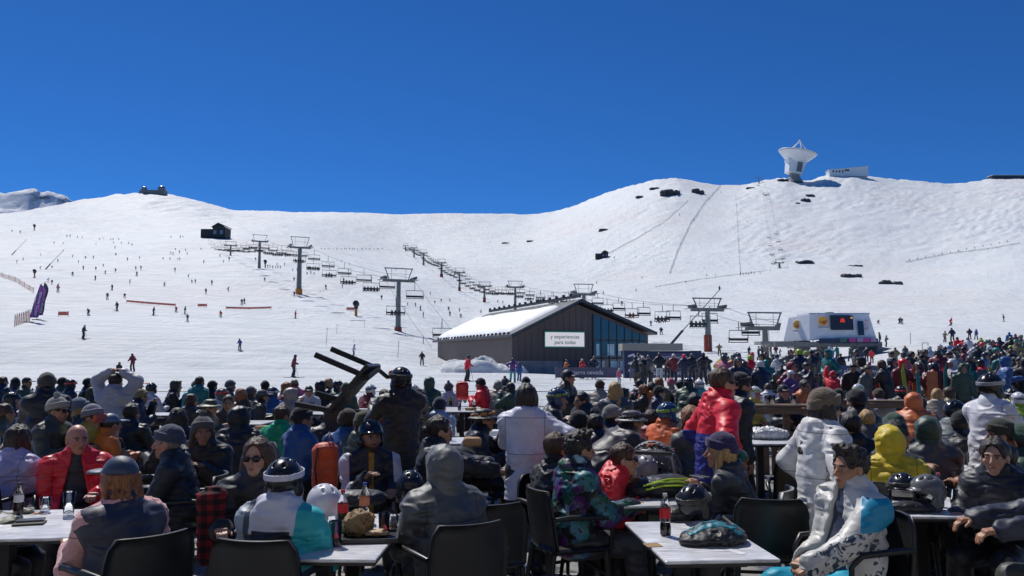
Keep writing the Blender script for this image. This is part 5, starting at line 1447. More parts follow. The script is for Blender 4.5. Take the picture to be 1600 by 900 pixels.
def chair_parts(mat):
    out = {}
    V, n, m = [], 12, 9                      # curved back shell
    for side in (0, 1):
        for j in range(m):
            f = j / (m - 1); z = .44 + .41 * f; hw = .255 * (1 - .10 * f ** 3) * (1 if f < .8 else 1 - ((f - .8) / .2) ** 2 * .16)
            for i in range(n):
                u = 2 * i / (n - 1) - 1; V.append((u * hw, -.225 - .055 * f - .03 * side + .055 * u * u, z))
    fs = []
    for side in (0, 1):
        for j in range(m - 1):
            for i in range(n - 1):
                a = side * n * m + j * n + i; q = (a, a + 1, a + n + 1, a + n); fs.append(q if side else q[::-1])
    ring = [j * n for j in range(m)] + [(m - 1) * n + i for i in range(1, n)] + [j * n + n - 1 for j in range(m - 2, -1, -1)] + [i for i in range(n - 2, 0, -1)]
    for k in range(len(ring)): a, b = ring[k], ring[(k + 1) % len(ring)]; fs.append((a, b, b + n * m, a + n * m))
    out['backrest'] = [MB().add(V, fs, True).mesh('backrest', mat)]
    out['seat'] = [MB().box((0, .02, .435), (.49, .47, .035), bev=.014).mesh('seat', mat)]
    out['leg'] = [MB().tube([(x * .22, y, .42), (x * .255, y + (.03 if y > 0 else -.06), .0)], [.022, .015], 8).mesh('leg', mat) for x in (-1, 1) for y in (-.2, .2)]
    out['armrest'] = [MB().tube([(x * .25, -.22, .66), (x * .285, -.1, .675), (x * .285, .18, .665), (x * .265, .235, .60), (x * .245, .225, .44)], [.016, .02, .02, .016, .016], 8).mesh('armrest', mat) for x in (-1, 1)]
    out['stretcher'] = [MB().bar((-.235, .21, .25), (.235, .21, .25), .02, .02).mesh('stretcher', mat)]
    return out
CH = {'black': chair_parts(BLK), 'grey': chair_parts(GRC)}
def chair(x, y, heading, label, col='black'):
    t = empty('terrace_chair', (x, y, 0.012), -R(heading), label, 'chair', 'terrace armchairs')
    for k, ms in CH[col].items():
        for m in ms: link(k, m, t)
    return t

tables = [(-3.25, 5.3, 1.3, .95, 6, 'whitewashed table at the left edge with an empty glass and a phone'),
          (-1.04, 5.0, .68, 1.25, -2, 'whitewashed table crowded with drinks, tray and white helmet'),
          (-.60, 8.35, .75, 1.5, 2, 'whitewashed table with a beer glass left of the standing woman in pale lilac'),
          (1.08, 4.86, .62, 1.02, 4, 'whitewashed table in front with a cola bottle and a black and teal bundle'),
          (1.00, 6.33, .75, .8, 6, 'whitewashed table under the lime piped backpack'),
          (2.98, 6.0, .72, .95, -2, 'whitewashed table at the right with two helmets and a cola cup'),
          (3.15, 10.8, .95, 1.3, 3, 'whitewashed table behind the red jacketed man with a white plastic bag'),
          (4.55, 8.0, .8, .75, 12, 'slatted table at the right with a blue can and blue sheet'),
          (4.95, 9.7, .8, .8, -6, 'small pale table behind the yellow hood'),
          (-1.05, 17.0, .8, 1.5, 3, 'grey table by the snow with a white helmet on it'),
          (-6.5, 15.6, 2.3, .8, 2, 'long pale table at the left with beer glasses'),
          (-4.8, 13.6, 1.5, .8, -3, 'pale table left of the carried table, farther row'),
          (-3.3, 12.2, 1.3, .8, 4, 'pale table just left of the carried table'),
          (-4.25, 15.9, 1.3, .8, 0, 'narrow pale table near the beige hooded person'),
          (-5.9, 9.4, .9, .9, 5, 'table at the left edge behind the lilac jacket'),
          (-.55, 10.6, 1.2, .8, 2, 'table with a white box left of the standing woman in pale lilac'),
          (-2.9, 17.4, 1.2, .8, 2, 'pale table beyond the carried table near the snow'),
          (-7.2, 11.0, 1.2, .8, 0, 'dark table at the left with a flat box'),
          (1.55, 8.6, .75, .8, 8, 'table under the grey stroller side, near the orange child')]
for a in tables: table(*a, trestle=(a[0] in (4.55,)))

# ------------------------------------------------------------------ people on the terrace, nearest first
BK, NV, GY, WH = (.013, .014, .017), (.016, .023, .055), (.08, .085, .09), (.55, .55, .60)
RED, DRED = (.72, .018, .034), (.36, .02, .03)
def who(o, J, chairname=None, ccol='black', dh=0):
    if chairname:
        h = -o.rotation_euler.z; c, s_ = math.cos(-h), math.sin(-h)
        ox, oy = 0 * c - (-.03) * s_, 0 * s_ + (-.03) * c
        chair(o.location.x + ox, o.location.y + oy, math.degrees(h) + dh, chairname, ccol)
    return o
def voron_mat():
    m, nt, b = _new('patchwork_ski_jacket'); L = nt.links.new
    co = coords(nt, scale=(1, 1, 1), rot=(.5, .7, .2)); n = N(nt, 'ShaderNodeTexNoise', i_Scale=9.0, i_Detail=3.0); L(co, n.inputs['Vector'])
    mixv = N(nt, 'ShaderNodeMix', data_type='VECTOR'); mixv.inputs['Factor'].default_value = .10; L(co, mixv.inputs['A']); L(n.outputs['Color'], mixv.inputs['B'])
    v = N(nt, 'ShaderNodeTexVoronoi', distance='CHEBYCHEV', i_Scale=13.0); L(mixv.outputs['Result'], v.inputs['Vector'])
    e = N(nt, 'ShaderNodeTexVoronoi', feature='DISTANCE_TO_EDGE', i_Scale=13.0); L(mixv.outputs['Result'], e.inputs['Vector'])
    sp_ = N(nt, 'ShaderNodeSeparateColor'); L(v.outputs['Color'], sp_.inputs[0])
    r = nt.nodes.new('ShaderNodeValToRGB'); r.color_ramp.interpolation = 'CONSTANT'; L(sp_.outputs[0], r.inputs[0])
    cols = [(0, (.012, .013, .02)), (.16, (.02, .16, .17)), (.30, (.10, .02, .15)), (.44, (.03, .09, .22)), (.58, (.015, .10, .045)), (.70, (.05, .20, .30)), (.80, (.02, .02, .03)), (.90, (.25, .02, .16)), (.95, (.30, .45, .50))]
    el = r.color_ramp.elements
    while len(el) < len(cols): el.new(.5)
    for x, (p, c) in zip(el, cols): x.position = p; x.color = (*c, 1)
    w = N(nt, 'ShaderNodeTexNoise', i_Scale=38.0, i_Detail=1.0); L(co, w.inputs['Vector'])
    mx = N(nt, 'ShaderNodeMix', data_type='RGBA'); L(ramp(nt, w.outputs[0], [(.62, (0, 0, 0)), (.64, (1, 1, 1))]), mx.inputs['Factor']); L(r.outputs[0], mx.inputs['A']); mx.inputs['B'].default_value = (.012, .013, .018, 1)
    m3 = N(nt, 'ShaderNodeMix', data_type='RGBA'); L(ramp(nt, e.outputs[0], [(.012, (1, 1, 1)), (.02, (0, 0, 0))]), m3.inputs['Factor']); L(mx.outputs['Result'], m3.inputs['A']); m3.inputs['B'].default_value = (.10, .16, .2, 1)
    L(m3.outputs['Result'], b.inputs['Base Color']); b.inputs['Roughness'].default_value = .5; creases(nt, b, co); return m
def print_sleeve_mat():
    m, nt, b = _new('white_ski_jacket_with_print'); L = nt.links.new
    tc = N(nt, 'ShaderNodeTexCoord'); sx = N(nt, 'ShaderNodeSeparateXYZ'); L(tc.outputs['Object'], sx.inputs[0])
    n = N(nt, 'ShaderNodeTexNoise', i_Scale=7.0, i_Detail=7.0, i_Distortion=.7); L(tc.outputs['Object'], n.inputs['Vector'])
    w = N(nt, 'ShaderNodeTexNoise', i_Scale=13.0, i_Detail=5.0, i_Roughness=.6, i_Distortion=1.6); L(tc.outputs['Object'], w.inputs['Vector'])
    def gt(s, v): a = N(nt, 'ShaderNodeMath', operation='GREATER_THAN'); L(s, a.inputs[0]); a.inputs[1].default_value = v; return a.outputs[0]
    def mul(a, c): q = N(nt, 'ShaderNodeMath', operation='MULTIPLY'); L(a, q.inputs[0]); L(c, q.inputs[1]); return q.outputs[0]
    def lt(s, v): a = N(nt, 'ShaderNodeMath', operation='LESS_THAN'); L(s, a.inputs[0]); a.inputs[1].default_value = v; return a.outputs[0]
    def mix(f, a, c): q = N(nt, 'ShaderNodeMix', data_type='RGBA'); L(f, q.inputs['Factor']); L(a, q.inputs['A']); q.inputs['B'].default_value = (*c, 1); return q.outputs['Result']
    base = ramp(nt, n.outputs[0], [(.3, (.48, .47, .44)), (.7, (.64, .63, .60))])
    # blue yoke over the near shoulder, printed near sleeve, dark inner front
    yk = N(nt, 'ShaderNodeMath', operation='ADD'); L(sx.outputs[0], yk.inputs[0]); L(sx.outputs[1], yk.inputs[1])
    c = mix(mul(mul(lt(yk.outputs[0], -.13), gt(sx.outputs[2], .80)), lt(sx.outputs[2], .985)), base, (.006, .24, .42))
    c = mix(mul(mul(lt(sx.outputs[0], -.20), lt(sx.outputs[2], .80)), gt(w.outputs[0], .54)), c, (.03, .055, .09))
    L(c, b.inputs['Base Color']); b.inputs['Roughness'].default_value = .45; creases(nt, b, tc.outputs['Object']); return m
def plaid_mat():
    m, nt, b = _new('red_black_plaid'); L = nt.links.new; co = coords(nt)
    out = None
    for ax in ('X', 'Z'):
        w = N(nt, 'ShaderNodeTexWave', bands_direction=ax, i_Scale=4.2, i_Distortion=.6); L(co, w.inputs['Vector']); r = ramp(nt, w.outputs[0], [(.45, (0, 0, 0)), (.55, (1, 1, 1))])
        if out is None: out = r
        else: a = N(nt, 'ShaderNodeMix', data_type='RGBA', blend_type='ADD'); a.inputs['Factor'].default_value = 1; L(out, a.inputs['A']); L(r, a.inputs['B']); out = a.outputs['Result']
    hv = N(nt, 'ShaderNodeMath', operation='MULTIPLY'); L(out, hv.inputs[0]); hv.inputs[1].default_value = .5
    L(ramp(nt, hv.outputs[0], [(.1, (.22, .012, .016)), (.5, (.07, .006, .01)), (.9, (.008, .008, .01))]), b.inputs['Base Color']); b.inputs['Roughness'].default_value = .9; return m

def hero():
    P_ = []
    def H(px, py, hd, lab, ch=None, d=None, ccol='black', res=0, dh=0, **sp):
        o, J = place(px, py, sp, hd, res, lab, d, 'people on the terrace'); who(o, J, ch, ccol, dh); return o
    H(186, 711, -50, 'person in navy cap and vest with pink sleeves and wavy auburn hair', 'black armchair of the pink sleeved person', sit=1, hands=(('table', 'lap')), hair='wavy', haircol='auburn', hat='cap', hatcol=(.03, .05, .10), jacket=(.66, .36, .36), jkind='knit', puff=.008, fold=.014, vest=(.03, .034, .06), trousers=(.05, .055, .08), lean=12, nod=8, yaw=-20, seed=3)
    H(122, 664, 152, 'bald person in open red jacket over dark shirt at the left', 'black armchair of the bald person in red', sit=1, hands=('table', 'lap'), hair='none', skin='ruddy', jacket=RED, jkind='gloss', open=(.015, .02, .032), lean=2, nod=12, yaw=-18, sh=1.12, fat=1.1, seed=5)
    H(-38, 690, 75, 'person in olive jacket cut by the left edge, hand on the table', 'black armchair of the olive jacketed person', sit=1, hands='table', jacket=(.085, .09, .05), haircol='brown', lean=8, seed=6)
    H(263, 662, -98, 'person in dark navy beanie and black jacket, bearded, looking left', 'black armchair of the navy beanie person', sit=1, hands='table', hat='beanie', hatcol=(.05, .06, .10), hair='crop', haircol='grey', beard=.4, jacket=(.016, .02, .03), skin='ruddy', lean=10, hooddown=1, sh=1.05, seed=7)
    H(402, 684, 172, 'smiling person in sunglasses and black jacket with long brown hair', 'black armchair of the person in sunglasses', sit=1, hands=('lap', 'table'), hair='long', haircol='brown', extra='sunglasses', jacket=BK, puff=.03, lean=2, nod=2, yaw=12, skin='fair', seed=8)
    boy = panels('boy_ski_jacket', (.045, .06, .085), [([('X', .12, 1), ('Z', .5, 1.1)], (.025, .38, .40)), ([('X', -1, -.17)], (.30, .35, .42)), ([('X', -.13, .13), ('Z', .84, 1.5)], (.56, .57, .66)), ([('X', -.11, .11), ('Z', .3, .86)], (.012, .012, .016))])
    H(446, 714, 8, 'child in black and white helmet and teal-sided ski jacket, back to the camera', 'black armchair of the helmeted child, lowest in the picture', sit=1, hands='table', hat='helmet', hatcol=(.012, .013, .017), extra='goggle_strap', extracol=(.55, .55, .66), hair='none', extra2='neck_gaiter', jmat=boy, hooddown=1, puff=.03, lean=6, nod=10, s=.95, seed=9)
    vest = panels('black_vest_grey_sleeves', (.016, .018, .028), [([('X', -1, -.185)], (.48, .49, .57)), ([('X', .185, 1)], (.48, .49, .57)), ([('X', -.022, .022), ('Y', 0, 1)], (.40, .19, .02))])
    H(580, 655, 164, 'bearded person in glossy black helmet and black vest with grey sleeves', 'black armchair of the bearded helmet wearer', sit=1, hands=('table', 'phone'), hat='helmet', hatcol=(.012, .014, .022), extra='neck_gaiter', hair='none', haircol='black', beard=.9, jmat=vest, lean=4, nod=18, yaw=-14, skin='olive', fat=1.1, glove=None, seed=10)
    H(691, 692, -28, 'person in grey-green jacket with the hood pulled up, back to the camera', 'black armchair of the grey hooded person', sit=1, hands='table', hat='hood', hatcol=(.105, .112, .115), hair='none', jacket=(.075, .082, .088), puff=.032, lean=10, nod=12, fat=1.1, seed=11)
    H(906, 674, 72, 'person in teal and purple patchwork jacket with short curly dark hair, looking right', 'black armchair of the patchwork jacket person', sit=1, hands=('lap', 'table'), hair='curly', haircol='dark', jmat=voron_mat(), puff=.034, lean=2, nod=4, skin='tan', beard=.25, hooddown=1, trousers=(.045, .042, .05), grip=.9, seed=12)
    H(872, 675, 60, 'head with cropped brown hair right behind the patchwork jacket person', None, d=6.4, sit=1, hands='lap', hair='crop', haircol='brown', jacket=BK, lean=0, seed=13)
    H(976, 692, 104, 'child in bright red jacket leaning on the table over a phone', 'black armchair of the red jacketed child', sit=1, hands=('phone', 'table'), hair='short', haircol='brown', jacket=(.70, .018, .035), extra='sunglasses', lean=26, nod=28, hooddown=1, s=.93, skin='fair', seed=14)
    H(1124, 673, -66, 'person in purple beanie with long fair hair and dark grey jacket, holding a phone', 'grey armchair of the purple beanie person', ccol='grey', sit=1, hands='phone', hat='beanie', hatcol=(.03, .022, .085), hair='side', haircol='blond', jacket=(.03, .033, .042), hooddown=1, lean=14, nod=30, seed=15)
    H(1326, 697, -106, 'curly haired person in white and blue ski jacket and turquoise trousers', 'black armchair of the white and blue jacket person', sit=1, hands=('knee', 'lap'), hair='curly', haircol='dark', jmat=print_sleeve_mat(), open=(.03, .035, .07), puff=.034, trousers=(.0, .34, .52), lean=-6, nod=4, yaw=-6, skin='tan', hooddown=1, fat=1.08, sh=1.08, grip=.8, seed=16)
    H(1553, 684, -128, 'person in navy jacket with tied dark hair, facing left at the right-hand table', 'black armchair of the navy jacket person', sit=1, hands='table', hair='tied', haircol='dark', jacket=(.017, .02, .033), extra='neck_gaiter', extracol=(.04, .045, .06), lean=10, nod=10, yaw=-10, skin='fair', puff=.03, seed=17)
    H(1664, 700, -82, 'person in dark blue cut by the right edge, hands together', 'black armchair at the right edge', d=4.9, sit=1, hands=('reach', 'reach'), haircol='dark', jacket=(.025, .03, .055), trousers=(.06, .065, .06), lean=12, seed=18)
    tall = panels('red_blue_orange_jacket', (.72, .015, .035), [([('Z', -1, 1.20), ('Y', -1, -.04), ('X', -1, .17)], (.015, .02, .20)), ([('Y', .10, 1), ('X', -1, .5), ('Z', .9, 1.36)], (.60, .12, .02)), ([('Z', 1.0, 1.10), ('Y', 0, .14), ('X', .05, 1)], (.01, .13, .11))])
    H(1130, 574, 82, 'tall person standing in red jacket with blue lower back, sunglasses, looking right', None, d=6.6, hands=('pocket', 'pocket'), hair='short', haircol='brown', extra='sunglasses', jmat=tall, hooddown=1, puff=.034, lean=3, nod=8, skin='ruddy', hem=.26, seed=19)
    H(1290, 604, 78, 'person standing in long white quilted coat and brown beanie with sunglasses', None, d=5.6, hands='pocket', hat='beanie', hatcol=(.15, .11, .075), hair='side', haircol='dark', extra='sunglasses', jacket=(.74, .73, .71), puff=.030, hem=.30, hooddown=1, lean=2, nod=8, skin='fair', seed=20)
    H(823, 600, 8, 'person standing in pale lilac jacket with dark bob hair, back to camera', None, d=7.0, hands=('fwd', 'hip'), hair='bob', haircol='dark', jacket=(.62, .62, .74), puff=.024, fold=.016, hem=.24, hooddown=1, lean=2, nod=10, seed=21)
    H(626, 572, -18, 'person in dark brown coat and black helmet carrying the tilted table', None, d=8.2, hands=('carry', 'carry'), hat='helmet', hatcol=(.02, .022, .028), extra='goggles_up', extracol=(.55, .08, .04), extra2='goggle_strap', extra2col=(.03, .03, .03), hair='none', jacket=(.03, .022, .02), hem=.26, lean=4, yaw=-16, fat=1.0, puff=.02, glove=(.02, .02, .022), seed=22)
    H(1548, 582, 66, 'person standing in white T-shirt over red sleeves and black helmet', None, d=7.4, hands=('chest', 'chest'), hat='helmet', hatcol=(.014, .015, .018), extra='goggle_strap', extracol=(.3, .3, .32), hair='none', jacket=(.68, .68, .72), puff=.010, sleeve=.62, under=(.28, .02, .03), hem=.2, lean=4, nod=22, skin='olive', seed=23)
    H(1388, 662, 16, 'person in bright yellow hooded jacket seen from behind', 'black armchair of the yellow hooded person', sit=1, hands='table', hat='hood', hatcol=(.66, .50, .015), hair='none', jacket=(.62, .46, .015), puff=.036, lean=12, nod=16, fat=1.15, seed=24)
    H(1428, 612, 40, 'person in orange puffer jacket leaning over a table on the right', None, d=11.0, res=1, sit=1, hands='table', hat='hood', hatcol=(.62, .15, .035), hair='none', jacket=(.62, .15, .035), quilt=1, puff=.045, lean=22, nod=24, seed=25)
    H(1492, 624, 58, 'person in blue-grey jacket and black helmet leaning to the right', None, res=1, d=8.6, sit=1, hands='table', hat='helmet', hatcol=(.013, .014, .018), hair='none', jacket=(.045, .07, .10), hooddown=1, lean=24, nod=18, puff=.03, skin='olive', seed=26)
    H(1560, 652, -52, 'person in burnt orange jacket and dark camouflage hat at the right', 'black armchair of the burnt orange jacket person', d=6.9, res=1, sit=1, hands='table', hat='beanie', hatcol=(.03, .035, .025), jacket=(.30, .085, .02), lean=8, yaw=-30, seed=27)
    H(988, 624, 74, 'person in dark plum jacket and grey brimmed hat bending to the right', None, d=8.2, res=1, sit=1, hands='table', hat='bucket', hatcol=(.12, .12, .12), jacket=(.03, .024, .036), extra='goggle_strap', lean=42, nod=26, fat=1.2, sh=1.1, puff=.035, seed=28)
    H(1044, 627, 60, 'child in orange jacket and blue patterned helmet with lime strap', None, d=8.9, res=1, sit=1, hands='table', hat='helmet', hatcol=(.03, .07, .16), hair='none', jacket=(.68, .13, .025), extra='goggle_strap', extracol=(.25, .4, .05), lean=14, nod=20, s=.94, seed=29)
    H(958, 631, 66, 'person in pale grey beanie and black jacket left of the bending plum jacket', None, d=9.4, res=1, sit=1, hands='table', hat='beanie', hatcol=(.24, .23, .21), jacket=BK, lean=16, nod=16, skin='ruddy', extra='goggles', extracol=(.04, .09, .2), seed=30)
    H(888, 577, 120, 'standing person in black cap and dark jacket behind the lilac jacket', None, d=12.5, res=1, hands='phone', hat='cap', hatcol=BK, jacket=(.018, .02, .026), lean=6, nod=26, skin='ruddy', puff=.03, seed=31)
    H(872, 602, 84, 'person in blue patterned helmet with red collar right of the lilac jacket', None, d=9.4, res=1, fix=1, s=.93, ground=-.12, hands='chest', hat='helmet', hatcol=(.025, .05, .12), hair='none', jacket=(.02, .02, .028), extra='neck_gaiter', extracol=(.5, .06, .04), extra2='goggle_strap', extra2col=(.2, .3, .05), lean=22, nod=20, seed=32)
    H(908, 612, -120, 'person in black down jacket standing bowed over something in hand', None, d=10.2, res=1, hands='chest', hair='short', haircol='black', jacket=BK, quilt=1, puff=.045, lean=18, nod=34, seed=33)
    H(961, 597, 10, 'person with wavy fair hair and blue-grey top seen from behind near the lodge', None, d=12.4, res=1, sit=1, hands='table', hair='wavy', haircol='blond', jacket=(.06, .075, .10), lean=6, seed=34)
    H(443, 633, 22, 'person with brown hair in shiny green jacket seen from behind', 'grey armchair of the green jacketed person', ccol='grey', sit=1, hands='table', hair='short', haircol='brown', jacket=(.015, .40, .15), jkind='gloss', hooddown=1, lean=8, yaw=30, puff=.035, fat=1.1, res=0, vox=.018, seed=35)
    H(207, 630, 14, 'broad person in black jacket with dark hair, seen from behind at the left', 'black armchair of the broad black jacketed person', sit=1, hands='table', hair='short', haircol='dark', jacket=(.012, .014, .02), puff=.03, fat=1.15, sh=1.18, lean=10, res=0, vox=.018, seed=36)
    H(32, 664, 12, 'person in lilac jacket with long dark hair at the left edge', 'black armchair of the lilac jacketed person', sit=1, hands='table', hair='long', haircol='dark', jacket=(.40, .38, .62), puff=.03, lean=14, seed=37)
    H(93, 612, 100, 'person in tall light grey beanie with sunglasses, looking right', None, d=8.6, res=1, sit=1, hands='table', hat='bobble', hatcol=(.30, .29, .27), extra='sunglasses', jacket=(.045, .05, .045), lean=10, nod=12, skin='tan', beard=.5, seed=38)
    H(147, 630, 110, 'person in grey cap with orange goggles on it and yellow jacket', None, d=8.8, res=1, sit=1, hands='table', hat='beanie', hatcol=(.20, .20, .26), extra='goggles', extracol=(.55, .10, .06), jacket=(.33, .30, .06), lean=10, nod=14, skin='olive', seed=39)
    H(126, 620, 30, 'person with fair hair and bluish grey cap behind the orange goggles', None, d=10, res=1, sit=1, hands='table', hat='beanie', hatcol=(.15, .18, .23), hair='long', haircol='blond', jacket=(.05, .055, .06), seed=40)
    H(175, 645, 40, 'person in blue cap and bright orange jacket half hidden by the broad black jacket', None, d=8.9, res=1, sit=1, hands='table', hat='cap', hatcol=(.10, .15, .25), jacket=(.62, .17, .03), lean=16, s=.9, seed=41)
    H(182, 583, 6, 'person standing in whitish grey jacket with both hands raised to the head', None, d=11.2, res=1, hands='headup', hair='short', haircol='dark', jacket=(.40, .39, .43), puff=.035, fat=1.05, sh=1.0, hooddown=1, hem=.24, lean=8, nod=18, seed=42)
    H(74, 581, -30, 'tall person in black coat and beanie standing at the left', None, d=9.3, res=1, hands='chest', hat='beanie', hatcol=(.06, .06, .05), jacket=(.012, .013, .022), hem=.3, puff=.035, lean=6, seed=43)
    H(688, 650, 82, 'person with dark tied hair in black jacket eating a sandwich, facing right', None, d=7.3, res=0, vox=.018, sit=1, hands=('reach', 'reach'), hair='tied', haircol='dark', jacket=(.014, .016, .024), hooddown=1, puff=.035, lean=6, nod=8, skin='fair', seed=44)
    H(757, 636, 86, 'person in dark jacket and black hat with orange trim, eating left of the lilac jacket', None, d=8.6, res=1, sit=1, hands=('mouth', 'table'), hat='bucket', hatcol=(.03, .03, .035), extra='goggle_strap', extracol=(.5, .2, .05), jacket=(.013, .015, .024), lean=16, nod=16, puff=.035, seed=45)
    H(1158, 580, 86, 'standing person in long black coat just behind the tall red jacketed person', None, d=8.2, res=1, hands='down', hat='beanie', hatcol=(.02, .02, .025), jacket=(.012, .013, .02), hem=.35, puff=.035, seed=46)
    H(1336, 606, -20, 'person in black coat and black hat seen from behind right of the brown beanie', None, d=9.0, res=1, fix=1, hands='table', sit=1, hat='beanie', hatcol=(.015, .015, .02), jacket=(.011, .012, .018), puff=.045, fat=1.2, seed=47)
    H(1330, 644, 30, 'dark haired head behind the white quilted coat', None, d=7.6, res=1, sit=1, hands='table', hair='short', haircol='black', jacket=BK, seed=48)
    H(1402, 656, 88, 'person with dark hair facing right just beyond the yellow hood', None, d=6.9, res=1, sit=1, hands='phone', hair='short', haircol='black', jacket=(.013, .015, .022), lean=8, skin='tan', seed=49)
    H(1354, 640, 20, 'small person with short fair hair beyond the yellow hood', None, d=8.8, res=1, sit=1, hands='table', hair='short', haircol='blond', jacket=GY, s=.85, seed=50)
    H(1224, 600, 172, 'person in black cap facing the camera behind the wooden counter', None, d=13, res=1, sit=1, hands='table', hat='cap', hatcol=BK, jacket=(.03, .04, .05), skin='ruddy', seed=51)
    H(1258, 592, 160, 'person in orange jacket with fluffy hood behind the wooden counter', None, d=13.6, res=1, fix=1, hands='chest', hair='short', jacket=(.5, .14, .03), hooddown=1, puff=.04, skin='olive', s=.95, ground=-.2, seed=52)
    H(1086, 606, 30, 'person in dark green jacket hunched left of the tall red jacket', None, d=9.5, res=1, sit=1, hands='table', hair='short', haircol='black', jacket=(.025, .04, .035), lean=24, puff=.04, seed=53)
    H(1078, 634, -20, 'person with loose auburn hair and grey top left of the tall red jacket', None, d=8.0, res=1, sit=1, hands='table', hair='wavy', haircol='auburn', jacket=(.06, .065, .07), lean=20, nod=20, seed=54)
    H(1568, 690, 20, 'person in black striped jacket bent low behind the navy jacket person', None, d=6.4, res=1, sit=1, hands='lap', hair='short', haircol='black', jacket=(.03, .032, .035), quilt=1, lean=30, seed=55)
hero()

